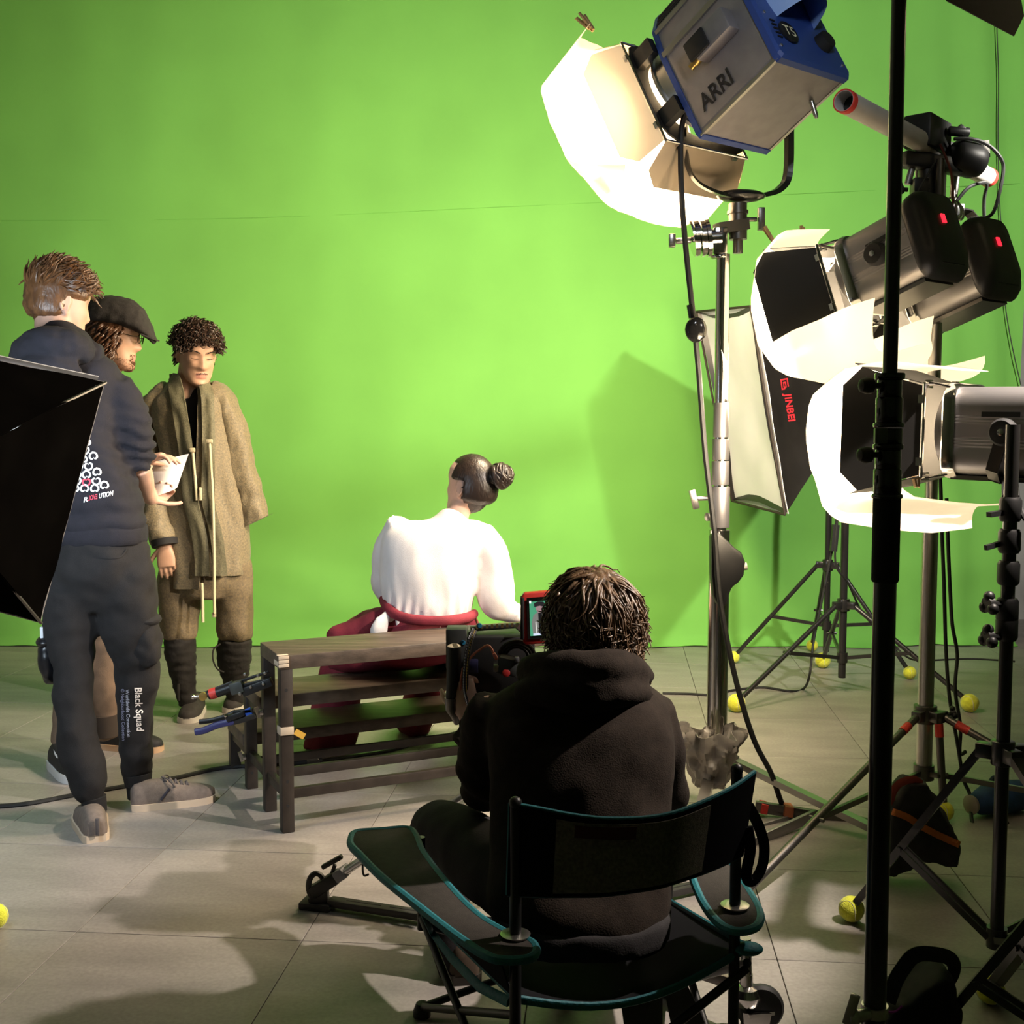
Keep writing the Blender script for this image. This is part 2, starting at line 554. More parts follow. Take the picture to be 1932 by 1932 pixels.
def tripod_stand(name, label, base, tubes, collar_z, feet, brace_z=None, ball=0.0, pole_mat=BMETAL, leg_mat=BMETAL, leg_r=0.011, flat=False, brace_at=0.55, tape=None, group=None, tilt=V(0, 0, 0), brace_pairs=False, top=None):
    """tubes: list of (z0, z1, r); legs run from the collar to each foot, struts from each leg back to the pole"""
    st = thing(name, label, 'light stand', (base[0], base[1], 0), group)
    B = V(base[0], base[1], 0)
    for z0, z1, r_ in tubes:
        MB().cyl(B + V(0, 0, z0), B + V(0, 0, z1), r_, n=20).build('pole', pole_mat, st)
    rr = tubes[0][2]
    cl = MB().cyl(B + V(0, 0, collar_z - 0.03), B + V(0, 0, collar_z + 0.03), rr + 0.012, n=18)
    for ft in feet:
        h = V(ft.x - B.x, ft.y - B.y, 0).normalized()
        cl.bar(B + V(0, 0, collar_z) + h * rr, B + V(0, 0, collar_z) + h * (rr + 0.045), 0.034, 0.036)
    c = cl.build('collar', leg_mat, st, bevel=0.003)
    for ft in feet:
        h = V(ft.x - B.x, ft.y - B.y, 0).normalized()
        p0 = B + V(0, 0, collar_z) + h * (rr + 0.035)
        end = ft + V(0, 0, ball if ball else 0.012)
        lg = MB()
        if flat: lg.bar(p0, end, leg_r * 2.6, leg_r * 1.5)
        else: lg.cyl(p0, end, leg_r, n=12)
        lg.ball(end, leg_r * 1.3, 10, 6)
        l = lg.build('leg', leg_mat, st)
        if tape is not None:
            dv = (end - p0)
            MB().cyl(p0 + dv * 0.06, p0 + dv * 0.06 + dv.normalized() * 0.045, leg_r * (1.9 if flat else 1.12), n=12).build('red_tape', tape, l)
        if ball: tennis_ball(end, ball, st, p0 - end)
        if brace_z is not None:
            q = p0 + (end - p0) * brace_at
            e2 = B + V(0, 0, brace_z) + h * rr
            br = MB()
            if brace_pairs:
                s = V(-h.y, h.x, 0) * 0.016
                br.bar(q + s, e2 + s, 0.006, 0.016); br.bar(q - s, e2 - s, 0.006, 0.016)
            else: br.bar(q, e2, 0.012, 0.018)
            br.cyl(q - V(-h.y, h.x, 0) * 0.024, q + V(-h.y, h.x, 0) * 0.024, 0.007, n=8)
            br.build('brace', leg_mat, st)
    if brace_z is not None:
        MB().cyl(B + V(0, 0, brace_z - 0.025), B + V(0, 0, brace_z + 0.025), rr + 0.008, n=16).build('brace_collar', leg_mat, st)
    return st

def knob(mb, p, d, r=0.016, L=0.035):
    d = Vector(d).normalized(); a, b = frame(d)
    mb.cyl(p, p + d * L, r * 0.35, n=8)
    for k in range(3):
        t = math.pi * 2 * k / 3
        mb.ball(p + d * (L + 0.008) + (a * math.cos(t) + b * math.sin(t)) * r * 0.7, r * 0.55, 10, 6)
    mb.cyl(p + d * L, p + d * (L + 0.016), r * 0.75, n=12)
    return mb

def cable(name, pts, r, label, material=RUBBER, parent=None, cat='cable'):
    o = MB().curve(pts, r, n=7, k=8).build(name, material, parent)
    if parent is None: tag(o, label, cat)
    return o

# ================================================================== SMALL STUDIO LAMPS
def rounded_rect(w, h, r, n=6, rib=0.0):
    pts = []
    for cx, cz, t0 in ((w/2-r, h/2-r, 0), (-w/2+r, h/2-r, 90), (-w/2+r, -h/2+r, 180), (w/2-r, -h/2+r, 270)):
        for k in range(n + 1):
            t = R(t0 + 90 * k / n); pts.append([cx + r * math.cos(t), cz + r * math.sin(t)])
    if rib:
        out = []
        for i, p in enumerate(pts):
            q = pts[(i + 1) % len(pts)]; L = math.hypot(q[0] - p[0], q[1] - p[1])
            out.append(p)
            if L > 0.05 and abs(q[0] - p[0]) < 1e-4:      # the two side walls carry fine cooling ribs
                m = int(L / 0.0042); sg = 1 if p[0] > 0 else -1
                for k in range(1, m):
                    t = k / m
                    if 0.16 < t < 0.40 or 0.58 < t < 0.84:
                        out.append([p[0] - sg * (rib if k % 2 else 0), p[1] + (q[1] - p[1]) * t])
        pts = out
    return pts

def leaf_poly(w0, w1, L, cut):
    return [(-w0/2, 0), (w0/2, 0), (w1/2, L - cut), (w1/2 - cut, L), (-w1/2 + cut, L), (-w1/2, L - cut)]

def barn_doors(M, root, half_w, half_h, ang, L, mat_leaf, grow=0.10, cut=0.05, y0=0.02, tb_ang=None, left_mat=None):
    fr = MB()
    for sx, sz, ax, az in ((0, 1, half_w, 0), (0, -1, half_w, 0), (1, 0, 0, half_h), (-1, 0, 0, half_h)):
        c = V(sx * half_w, y0, sz * half_h)
        h = V(1, 0, 0) if sz else V(0, 0, 1)
        fr.cyl(c - h * (half_w if sz else half_h), c + h * (half_w if sz else half_h), 0.005, n=8)
    fr.xf(M).build('door_frame', CHROME, root)
    for name, sx, sz in (('top', 0, 1), ('bottom', 0, -1), ('right', 1, 0), ('left', -1, 0)):
        A = R(tb_ang if (tb_ang is not None and sz) else ang)
        out = V(sx, 0, sz)
        c = V(sx * half_w, y0 + 0.006, sz * half_h)
        run = V(0, math.cos(A), 0) + out * math.sin(A)
        h = V(1, 0, 0) if sz else V(0, 0, 1)
        w0 = 2 * (half_w if sz else half_h) - 0.01
        poly = [c + h * a + run * b for a, b in leaf_poly(w0, w0 + grow, L, cut)]
        nn = h.cross(run).normalized() * 0.002
        mb = MB().prism([M @ p for p in poly], M.to_3x3() @ nn)
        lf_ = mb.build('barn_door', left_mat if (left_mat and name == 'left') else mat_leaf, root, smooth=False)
        hg = MB()
        for a in (-0.35, 0.35):
            hg.box(c + h * (a * w0), (0.022, 0.012, 0.022))
        hg.xf(M).build_each('hinge', CHROME, lf_, smooth=False)

GLEAF = mat('barn_door_black', (0.008, 0.007, 0.006), 0.7)
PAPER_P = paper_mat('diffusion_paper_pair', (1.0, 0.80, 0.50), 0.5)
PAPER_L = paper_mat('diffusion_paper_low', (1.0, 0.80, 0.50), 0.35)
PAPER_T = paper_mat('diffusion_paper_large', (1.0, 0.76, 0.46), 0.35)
LENS = mat('lamp_lens', (0.9, 0.85, 0.7), 0.15, emit=(1.0, 0.78, 0.45), estr=6.0)
PEG = mat('clothes_peg_wood', (0.42, 0.27, 0.13), 0.7, var=0.2)
REDLED = mat('red_lamp_switch', (0.5, 0.0, 0.02), 0.4, emit=(1.0, 0.02, 0.04), estr=1.3)
BLUELED = mat('blue_status_light', (0.0, 0.1, 0.5), 0.4, emit=(0.1, 0.3, 1.0), estr=1.5)

def sheet(M, fn, root, material, nu=28, nv=28):
    return MB().grid(fn, nu, nv, 0.0012).xf(M).build('diffusion_paper', material, root, angle=80)

def peg(M, p, d, root):
    mb = MB(); a, b = frame(Vector(d))
    for s in (-1, 1):
        mb.bar(p + b * (0.004 * s), p + Vector(d).normalized() * 0.06 + b * (0.011 * s), 0.006, 0.010)
    mb.cyl(p + Vector(d).normalized() * 0.025 - b * 0.012, p + Vector(d).normalized() * 0.025 + b * 0.012, 0.004, n=8)
    mb.xf(M).build('clothes_peg', PEG, root, smooth=False)

def lamp_head(label, loc, d, paper_fn, power, power_in, paper, yoke_to, pegs=(), blen=0.28, leaf_ang=22, lights=True, name='studio_lamp', yoke_y=-0.17, aim=None):
    M = lf(loc, d); M3 = M.to_3x3()
    root = thing(name, label, 'studio lamp', loc, 'focusing studio lamps with barn doors')
    prof = rounded_rect(0.215, 0.235, 0.045, 5, 0.0014)
    rings = [[M @ V(x, y, z) for x, z in prof] for y in (-blen, -0.045)]
    MB().loft(rings).build('body', ALU, root, angle=30)
    tr = MB()
    for sx in (-1, 1):
        tr.box((sx * 0.1085, -0.18, 0.045), (0.004, 0.10, 0.014))
    tr.xf(M).build_each('name_plate', BLACK, root, smooth=False)
    prof2 = rounded_rect(0.235, 0.255, 0.05, 5)
    rg = MB().loft([[M @ V(x * k, y, z * k) for x, z in prof2] for y, k in ((-0.06, 0.97), (-0.052, 1.0), (-0.03, 1.0), (-0.025, 0.96))])
    rg.build('front_ring', CHROME, root, angle=30)
    MB().lathe(M @ V(0, -0.04, 0), M3 @ V(0, 1, 0), [(0.105, 0.0), (0.110, 0.035), (0.092, 0.04), (0.09, 0.012)], 28).build('lens_tube', ALU, root)
    MB().lathe(M @ V(0, -0.03, 0), M3 @ V(0, 1, 0), [(0.088, 0.0), (0.088, 0.012), (0.06, 0.024), (0.0, 0.03)], 24).build('lens', LENS, root)
    # curved black back cover
    rc = [[M @ V(x * k, -blen - y, z * k + dz) for x, z in prof2] for y, k, dz in ((-0.008, 0.96, 0), (0.0, 1.02, 0), (0.012, 1.03, 0.004), (0.035, 0.98, 0.015), (0.055, 0.80, 0.03), (0.060, 0.4, 0.035))]
    bc = MB().loft(rc).build('back_cover', BLACK, root, angle=50)
    MB().box((-0.01, -blen - 0.060, 0.045), (0.020, 0.008, 0.028)).xf(M).build('switch', REDLED, bc, smooth=False)
    MB().box((-0.045, -blen - 0.052, 0.09), (0.004, 0.006, 0.004)).xf(M).build('status_light', BLUELED, bc, smooth=False)
    vt = MB()
    for k in range(5): vt.box((0, -blen - 0.050 + 0.003 * k, -0.02 - 0.018 * k), (0.13, 0.014, 0.006))
    vt.xf(M).build_each('vent', MATTE, bc, smooth=False)
    # floor plate and hinge rail under the body
    rl = MB().box((0, -blen * 0.55, -0.124), (0.16, blen * 0.8, 0.012)); rl.xf(M).build('base_rail', DKSTEEL, root, smooth=False)
    barn_doors(M, root, 0.125, 0.125, leaf_ang, 0.21, GLEAF)
    br = MB()
    for a, c in ((-0.09, -0.13), (0.09, -0.13), (-0.09, 0.13), (0.09, 0.13)):
        br.bar(V(a, -0.04, c * 0.9), V(a, 0.02, c), 0.02, 0.004)
    br.xf(M).build_each('door_bracket', BLACK, root, smooth=False)
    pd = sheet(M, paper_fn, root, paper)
    for p, dd in pegs: peg(M, V(*p), V(*dd), root)
    # yoke
    yk = MB(); c = M @ V(0, yoke_y, 0.0); X = (M3 @ V(1, 0, 0)).normalized()
    to = Vector(yoke_to) - c; up = to.normalized(); L = to.length
    for s in (-1, 1):
        yk.bar(c + X * (s * 0.14), c + X * (s * 0.14) + up * (L - 0.03), 0.032, 0.006, X)
        yk.bar(c + X * (s * 0.14) + up * (L - 0.03), c + X * (s * 0.10) + up * L, 0.032, 0.006, X)
    yk.bar(c - X * 0.105 + up * L, c + X * 0.105 + up * L, 0.032, 0.006, up)
    yk.build('yoke', BMETAL, root, smooth=False)
    for s in (-1, 1):
        kb = MB().lathe(c + X * (s * 0.125), X * s, [(0.034, 0), (0.036, 0.008), (0.036, 0.022), (0.03, 0.03), (0.010, 0.031)], 22)
        k_ = kb.build('tilt_knob', MATTE, root)
        MB().lathe(c + X * (s * 0.155), X * s, [(0.009, 0), (0.009, 0.004), (0.004, 0.005)], 12).build('bolt', CHROME, k_)
    if lights:
        area_light('lamp_bulb', M @ V(0, 0.015, 0), M3 @ V(0, 1, 0), power_in, WARM, 0.12, 0.12, root, R(150))
        area_light('lamp_light', M @ V(0, 0.47, -0.04), aim if aim is not None else M3 @ V(0, 1, 0), power, WARM, 0.35, 0.35, root)
    return root, M

def heading(az_left, down):
    a, e = R(az_left), R(down)
    return V(-math.sin(a) * math.cos(e), math.cos(a) * math.cos(e), -math.sin(e))

# --- double lamps on the boom
def pair_paper(u, v):
    # hung over the top door, bulging forward and down below the lower door
    a = (u - 0.5) * 2; t = v
    prof = [(0.08, 0.165), (0.19, 0.20), (0.29, 0.155), (0.345, 0.03), (0.35, -0.10), (0.31, -0.205), (0.21, -0.265), (0.09, -0.275), (-0.02, -0.25)]
    k = t * (len(prof) - 1); i = min(int(k), len(prof) - 2); w = k - i
    y = prof[i][0] * (1 - w) + prof[i + 1][0] * w; z = prof[i][1] * (1 - w) + prof[i + 1][1] * w
    half = 0.18 + 0.07 * min(1, t * 1.5)
    x = a * half * (1 - 0.5 * max(0, 1 - t / 0.12) ** 2) * (1 - 0.5 * max(0, (t - 0.85) / 0.15) ** 2)
    y -= 0.10 * abs(a) ** 2.4
    if t > 0.5 and a < 0: z += 0.13 * a * a * min(1, (t - 0.5) / 0.25)
    y += 0.008 * noise.noise(V(u * 4, v * 4, 2))
    return (x, y, z)
D_PAIR = heading(40, 20)
L1 = P(1614, 532, 3.78)
L2 = P(1722, 566, 4.02)
pairtop1 = P(1735, 395, 3.85); pairtop2 = P(1800, 395, 4.08)
AIM_PAIR = (V(-0.9, 5.6, 0.9) - L1)
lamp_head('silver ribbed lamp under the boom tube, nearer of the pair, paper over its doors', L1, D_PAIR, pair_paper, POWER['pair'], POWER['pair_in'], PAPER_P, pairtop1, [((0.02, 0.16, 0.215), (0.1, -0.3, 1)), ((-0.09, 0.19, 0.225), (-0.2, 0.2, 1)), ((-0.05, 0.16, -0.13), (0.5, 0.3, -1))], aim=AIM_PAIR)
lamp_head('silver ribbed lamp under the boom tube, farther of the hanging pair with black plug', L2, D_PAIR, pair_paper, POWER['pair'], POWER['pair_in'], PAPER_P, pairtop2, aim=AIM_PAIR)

# --- low lamp at the right edge
def low_paper(u, v):
    a = (u - 0.5) * 2
    prof = [(-0.02, 0.165), (0.14, 0.185), (0.28, 0.165), (0.385, 0.085), (0.395, -0.02), (0.37, -0.13), (0.28, -0.205), (0.12, -0.215), (-0.02, -0.215), (-0.11, -0.20)]
    k = v * (len(prof) - 1); i = min(int(k), len(prof) - 2); w = k - i
    y = prof[i][0] * (1 - w) + prof[i + 1][0] * w; z = prof[i][1] * (1 - w) + prof[i + 1][1] * w
    x = a * 0.225 * (1 - 0.55 * max(0, 1 - v / 0.14) ** 2) * (1 - 0.3 * max(0, (v - 0.88) / 0.12) ** 2)
    y = y * 0.90 - 0.04 * abs(a) ** 2
    if z < -0.15: z -= 0.05 * max(0, -a) ** 2
    return (x, y, z)
D_LOW = heading(46, -1)
L3 = P(1792, 812, 3.22)
RST = V(1.20, 2.80, 0)      # black stand at the right edge
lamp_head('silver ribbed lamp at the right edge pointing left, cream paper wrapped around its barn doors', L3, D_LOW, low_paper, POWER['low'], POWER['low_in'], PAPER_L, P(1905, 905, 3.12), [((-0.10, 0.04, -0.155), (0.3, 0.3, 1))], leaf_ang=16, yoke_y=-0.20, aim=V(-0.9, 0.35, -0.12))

# --- large fresnel lamp
T5 = P(1306, 178, 4.02)
D_T5 = heading(40, 30)
MT = lf(T5, D_T5); MT3 = MT.to_3x3()
BLUE = mat('blue_enamel', (0.03, 0.07, 0.30), 0.4)
LBLUE = mat('pale_blue_plastic', (0.30, 0.46, 0.86), 0.45)
T5M = mat('lamp_housing_aluminium', (0.33, 0.31, 0.33), 0.5, 0.6, bump=0.15, bscale=900, var=0.08, vscale=20)
t5 = thing('fresnel_lamp', 'big silver and blue tungsten lamp high on the chrome stand, paper on its barn doors', 'studio lamp', T5)
hp = [(-.165, -.265), (.165, -.265), (.175, -.25), (.175, .06), (.155, .17), (.10, .245), (-.10, .245), (-.155, .17), (-.175, .06), (-.175, -.25)]
MB().loft([[MT @ V(x, y, z) for x, z in hp] for y in (-.40, -.07)]).build('housing', T5M, t5, smooth=False)
hb = MB().loft([[MT @ V(x, y, z) for x, z in hp] for y in (-.40, -.07)]).bvh()
tr = MB()
for sx in (-1, 1):
    tr.bar(V(sx * .178, -.40, .055), V(sx * .178, -.07, .055), .012, .02)
    tr.bar(V(sx * .16, -.40, .155), V(sx * .16, -.07, .155), .012, .016)
    tr.bar(V(sx * .168, -.405, -.262), V(sx * .168, -.065, -.262), .012, .012)
tr.xf(MT).build_each('edge_trim', STEEL, t5, smooth=False)
fins = MB()
for sx in (-1, 1):
    for k in range(3):
        fins.bar(V(sx * (.150 - .012 * k), -.39, .185 + .018 * k), V(sx * (.150 - .012 * k), -.08, .185 + .018 * k), .004, .006)
fins.xf(MT).build_each('cooling_fin', MATTE, t5, smooth=False)
bp = MB().loft([[MT @ V(x * k, y, z * k) for x, z in hp] for y, k in ((-.425, 1.0), (-.415, 1.03), (-.395, 1.03))]).build('rear_panel', BLUE, t5, smooth=False)
MB().loft([[MT @ V(x * k, y, z * k) for x, z in hp] for y, k in ((-.075, 1.02), (-.055, 1.02), (-.045, .92))]).build('front_panel', BLUE, t5, smooth=False)
# bulging pale blue hood with vents
hood = MB()
rings = []
for k in range(9):
    t = k / 8; yy = -.425 - .115 * math.sin(t * math.pi * 0.62); zz = .26 - .36 * t; hw = .14 * (1 - .25 * t ** 3)
    ring = []
    for j in range(13):
        s = j / 12 * 2 - 1
        ring.append(MT @ V(s * hw, yy * (1 - .18 * abs(s) ** 3) - .0 + (.055 * abs(s) ** 3), zz))
    rings.append(ring)
hd = MB().loft(rings, cap=False, closed=False)
hd.build('rear_hood', LBLUE, bp, angle=60)
sl = MB()
for k in range(4):
    t = .10 + .13 * k; yy = -.425 - .115 * math.sin(t * math.pi * .62) - .004; zz = .26 - .36 * t
    sl.bar(V(-.075, yy, zz), V(.085, yy, zz), .010, .014)
sl.xf(MT).build_each('hood_vent', mat('vent_blue', (.03, .05, .12), .6), bp, smooth=False)
RIVET = mat('rivet_steel', (.35, .36, .42), .35, .9)
rv = MB()
for x, z in ((-.155, -.23), (.155, -.23), (-.155, -.10), (.155, -.10), (-.155, .03), (.155, .03)):
    rv.lathe(MT @ V(x, -.425, z), MT3 @ V(0, -1, 0), [(.006, 0), (.005, .003), (.001, .004)], 8)
rv.build_each('rivet', RIVET, bp)
bgc = MT @ V(-.085, -.427, -.165)
MB().lathe(bgc, MT3 @ V(0, -1, 0), [(.040, 0), (.040, .006), (.037, .008), (.001, .008)], 26).build('badge', BLACK, bp)
tv, tf = text_mesh('T5', 0.012)
tb = MB(); tb.add([MT @ V(-.085 - .030 + x * .052, -.4365, -.165 - .019 + y * .055) for x, y in tv], tf)
tb.build('badge_lettering', mat('cream_print', (.80, .76, .52), .6), bp, smooth=False)
MB().lathe(MT @ V(.095, -.425, -.16), MT3 @ V(0, -1, 0), [(.034, 0), (.030, .028), (.026, .03), (.001, .03)], 18).build('rear_socket', MATTE, bp)
gv = MB()
for k in range(5): gv.bar(V(-.15, -.427, -.13 - .016 * k), V(-.128, -.427, -.13 - .016 * k), .004, .005)
gv.xf(MT).build_each('louvre', MATTE, bp, smooth=False)
# side: switch box, cable gland, lettering
sb = MB().box((-.20, -.27, -.055), (.055, .15, .085)); sb.xf(MT); sbx = sb.build('cable_box', T5M, t5, bevel=.010)
MB().box((-.231, -.22, -.055), (.012, .085, .07)).xf(MT).build('cover_plate', MATTE, sbx, bevel=.006)
MB().lathe(MT @ V(-.205, -.195, -.075), MT3 @ V(0, 1, -.15), [(.016, 0), (.016, .02), (.011, .022), (.011, .04)], 12).build('cable_gland', mat('brass', (.55, .38, .12), .35, .9), sbx)
tv, tf = text_mesh('ARRI', 0.02)
xs = [x for x, y in tv]; wd = max(xs)
ar = MB(); ar.add([MT @ V(-.1775, -.115 - (x / wd) * .135, -.215 + y * .082) for x, y in tv], [f[::-1] for f in tf])
ar.build('lettering', MATTE, t5, smooth=False, label='black lettering on the side of the housing')
MB().lathe(MT @ V(.12, -.30, -.27), V(.3, -.1, -1), [(.008, 0), (.008, .045), (.006, .055), (.001, .058)], 12).build('foot_pin', STEEL, t5)
# lens end
MB().lathe(MT @ V(0, -.05, 0), MT3 @ V(0, 1, 0), [(.170, 0), (.170, .04), (.176, .045), (.176, .055), (.152, .06), (.150, .02)], 36).build('lens_ring', STEEL, t5)
MB().lathe(MT @ V(0, -.03, 0), MT3 @ V(0, 1, 0), [(.150, 0), (.150, .01), (.10, .03), (0, .04)], 30).build('lens', LENS, t5)
fr = MB()
N = 32
outer = [(.205, .205), (-.205, .205), (-.205, -.205), (.205, -.205)]
ring_i = [V(.165 * math.cos(2 * math.pi * k / N), .03, .165 * math.sin(2 * math.pi * k / N)) for k in range(N)]
def sq(t):
    c, s = math.cos(t), math.sin(t); m = max(abs(c), abs(s)); return V(.205 * c / m, .03, .205 * s / m)
ring_o = []
for k in range(N):
    q = sq(2 * math.pi * k / N); ring_o.append(q if q.length < .262 else q * (.262 / q.length))
vs = ring_i + ring_o + [p + V(0, .006, 0) for p in ring_i] + [p + V(0, .006, 0) for p in ring_o]
fs = []
for k in range(N):
    k2 = (k + 1) % N
    fs += [(k, k2, N + k2, N + k), (2*N + k, 3*N + k, 3*N + k2, 2*N + k2), (N + k, N + k2, 3*N + k2, 3*N + k), (k, 2*N + k, 2*N + k2, k2)]
fr.add(vs, fs).xf(MT).build('door_plate', GLEAF, t5, smooth=False)
br = MB()
for s in (-1, 1):
    br.box((s * .175, -.01, .12), (.03, .08, .06)); br.box((s * .175, -.01, -.12), (.03, .08, .06))
br.xf(MT).build_each('bracket', BLACK, t5, smooth=False)
T5LEAF = mat('glow_tinted_door_metal', (.55, .44, .31), .5, .2)  # pale warm colour carries the paper's glow on the doors
barn_doors(MT, t5, .205, .205, 30, .15, T5LEAF, grow=.05, cut=.05, y0=.036, left_mat=paper_mat('glowing_translucent_door', (1.0, .7, .4), .0))  # left door made translucent so the bulb makes it glow
def t5_paper(u, v):
    a = (u - .5) * 2; b = (v - .5) * 2
    x = a * .37 - .03; z = b * .345 + .02
    y = .39 - .11 * abs(a) ** 2.6 - .10 * abs(b) ** 2.6
    if b > .45: y -= .10 * (b - .45) / .55
    if b < -.5: y -= .06 * (-.5 - b) / -.5 if False else 0
    k = max(0, abs(a) + abs(b) - 1.45)
    x -= .17 * k * (1 if a > 0 else -1); z -= .17 * k * (1 if b > 0 else -1); y -= .06 * k
    y += .014 * noise.noise(V(a * 2.3, b * 2.3, 4)) + .006 * noise.noise(V(a * 7, b * 7, 1))
    return (x, y, z)
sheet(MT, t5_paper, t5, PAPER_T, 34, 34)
for p, d in (((-.25, .085, .295), (-.2, .1, 1)), ((-.30, .06, .265), (-.5, .1, 1)), ((-.28, .26, -.24), (-.6, -.2, .6)), ((.27, .19, -.26), (.2, -.2, 1))):
    peg(MT, V(*p), V(*d), t5)
area_light('lamp_bulb', MT @ V(0, .03, 0), MT3 @ V(0, 1, 0), POWER['t5_in'], (1.0, .72, .42), .2, .2, t5, R(150))
area_light('lamp_light', MT @ V(0, .46, 0), V(-.62, .62, -.42), POWER['t5'], WARM, .55, .55, t5)
# yoke: flat bar bent into a U, pivots at the housing sides
YK = []
pl = MT @ V(-.2, -.16, .02); pr = MT @ V(.2, -.16, .02)
b0 = P(1398, 372, 4.05)
ypts = [P(1292, 80, 3.93), P(1293, 200, 3.93), P(1296, 300, 3.93), P(1312, 340, 3.95), P(1350, 362, 3.99), b0, P(1440, 368, 4.1), P(1472, 356, 4.14), P(1487, 325, 4.16), P(1489, 230, 4.16), P(1489, 130, 4.16)]
q = [Vector(x) for x in catmull([tuple(p) for p in ypts], 6)]
yk = MB().tube(q, .018, 4, ref=V(0, 1, 0), flat=.45)
yk.build('yoke', BMETAL, t5, smooth=False)
MB().ball(P(1398, 370, 4.05), (.085, .05, .022), 20, 8).build('yoke_foot', BMETAL, t5)
MB().lathe(P(1291, 84, 3.90), V(-.2, -1, .1), [(.034, 0), (.036, .012), (.030, .02), (.001, .021)], 18).build('tilt_knob', BLACK, t5)
MB().bar(P(1291, 70, 3.94), P(1345, 72, 3.97), .075, .05, V(0, 1, 0)).build('pivot_block', BLACK, t5, bevel=.006)

# --- its chrome stand
SX = P(1360, 800, 4.0).x
def zt(py, Y): return P(966, py, Y).z
cst = tripod_stand('crank_stand', 'tall chrome crank stand carrying the big lamp, crumpled bag at its foot', (SX, 4.0), [(0.10, zt(1000, 4), .036), (zt(1000, 4), zt(480, 4), .0235)], .16,
                   [G(1692, 1592), V(SX - .62, 4.55, 0), V(SX - .22, 3.30, 0)], None, 0, CHROME, STEEL, .014, True)
B4 = V(SX, 4.0, 0)
for z0, z1, r_ in ((zt(760, 4), zt(825, 4), .0265), (zt(828, 4), zt(868, 4), .0285), (zt(870, 4), zt(915, 4), .030), (zt(918, 4), zt(995, 4), .0335)):
    MB().lathe(B4 + V(0, 0, z1), V(0, 0, 1), [(r_ * .96, 0), (r_, .003), (r_, z0 - z1 - .003), (r_ * .96, z0 - z1)], 24).build('sleeve', ALU, cst)
tk = MB(); p = P(1340, 940, 4.0)
tk.cyl(p, p + V(-.05, -.02, 0), .008, n=10); tk.bar(p + V(-.05, -.02, -.035), p + V(-.068, -.025, .03), .014, .022); tk.build('wing_screw', STEEL, cst, bevel=.003)
tk = MB(); p = P(1342, 975, 3.98); tk.lathe(p, V(-1, -.6, 0), [(.014, 0), (.014, .02), (.006, .022)], 12); tk.build('clamp_bolt', STEEL, cst)
# winch housing with handle
wp = [(1337, 1006), (1352, 1003), (1368, 1018), (1380, 1030), (1394, 1040), (1401, 1058), (1398, 1082), (1388, 1096), (1376, 1104), (1370, 1120), (1366, 1140), (1350, 1140), (1341, 1120), (1337, 1080)]
wm = MB().prism([P(x, y, 3.955) for x, y in wp], V(0, -.055, 0)); wh = wm.build('winch_housing', BLACK, cst, bevel=.010)
MB().cyl(P(1396, 1070, 3.92), P(1409, 1068, 3.92), .013, n=14).build('crank_handle', mat('grey_plastic', (.5, .48, .44), .5), wh)
# head on top of the pole: spigot, grip disc, T screws
hdm = MB()
hdm.box(P(1358, 455, 4.0), (.045, .045, .09)); hdm.cyl(P(1357, 482, 4.0), P(1357, 488, 4.0), .030, n=16)
hdm.build('spigot_block', CHROME, cst, bevel=.004)
hd2 = MB().bar(P(1352, 432, 4.0), P(1408, 424, 4.03), .05, .036); hd2.cyl(P(1392, 452, 4.03), P(1392, 384, 4.03), .031, n=20); hd2.cyl(P(1392, 478, 4.03), P(1392, 452, 4.03), .017, n=14)
hd2.cyl(P(1392, 404, 4.03), P(1392, 398, 4.03), .036, n=20)
hd2.build('receiver', DKSTEEL, cst)
gd = MB()
for k, (x0, x1, r_) in enumerate(((1304, 1308, .062), (1309, 1316, .060), (1317, 1321, .063), (1322, 1330, .058), (1331, 1338, .063), (1340, 1360, .03))):
    gd.cyl(P(x0, 450, 4.0), P(x1, 449, 4.0), r_, n=26)
gd.build('grip_disc', CHROME, cst)
tt = MB().cyl(P(1304, 453, 4), P(1275, 455, 4), .011, n=10); tt.box(P(1268, 454, 4), (.022, .02, .045)); tt.build('t_handle', STEEL, cst, bevel=.003)
tt = MB().cyl(P(1405, 414, 4.03), P(1428, 414, 4.03), .008, n=10); tt.bar(P(1436, 392, 4.03), P(1436, 434, 4.03), .022, .026, V(0, 1, 0)); tt.build('t_screw', DKSTEEL, cst, bevel=.004)
for a in ((1433, 1443), (1478, 1494)):
    pass
MB().bar(P(1434, 1522, 3.86), P(1446, 1524, 3.86), .05, .032).build('red_tape', REDTAPE, cst)
MB().bar(P(1478, 1527, 3.84), P(1494, 1529, 3.84), .052, .034).build('orange_tape', mat('orange_tape', (.45, .14, .06), .7), cst)
# flat bars of the base seen beside the chair
fb = MB()
fb.bar(P(1425, 1521, 3.86), P(1650, 1556, 3.80), .022, .036); fb.build('base_bar', DKSTEEL, cst, bevel=.002)
fb = MB(); fb.bar(P(1400, 1600, 3.55), P(1540, 1536, 3.78), .014, .034); fb.build('base_bar', ALU, cst, bevel=.002)
fb = MB(); fb.bar(P(1405, 1570, 3.72), P(1500, 1542, 3.84), .014, .026); fb.build('base_bar', ALU, cst, bevel=.002)

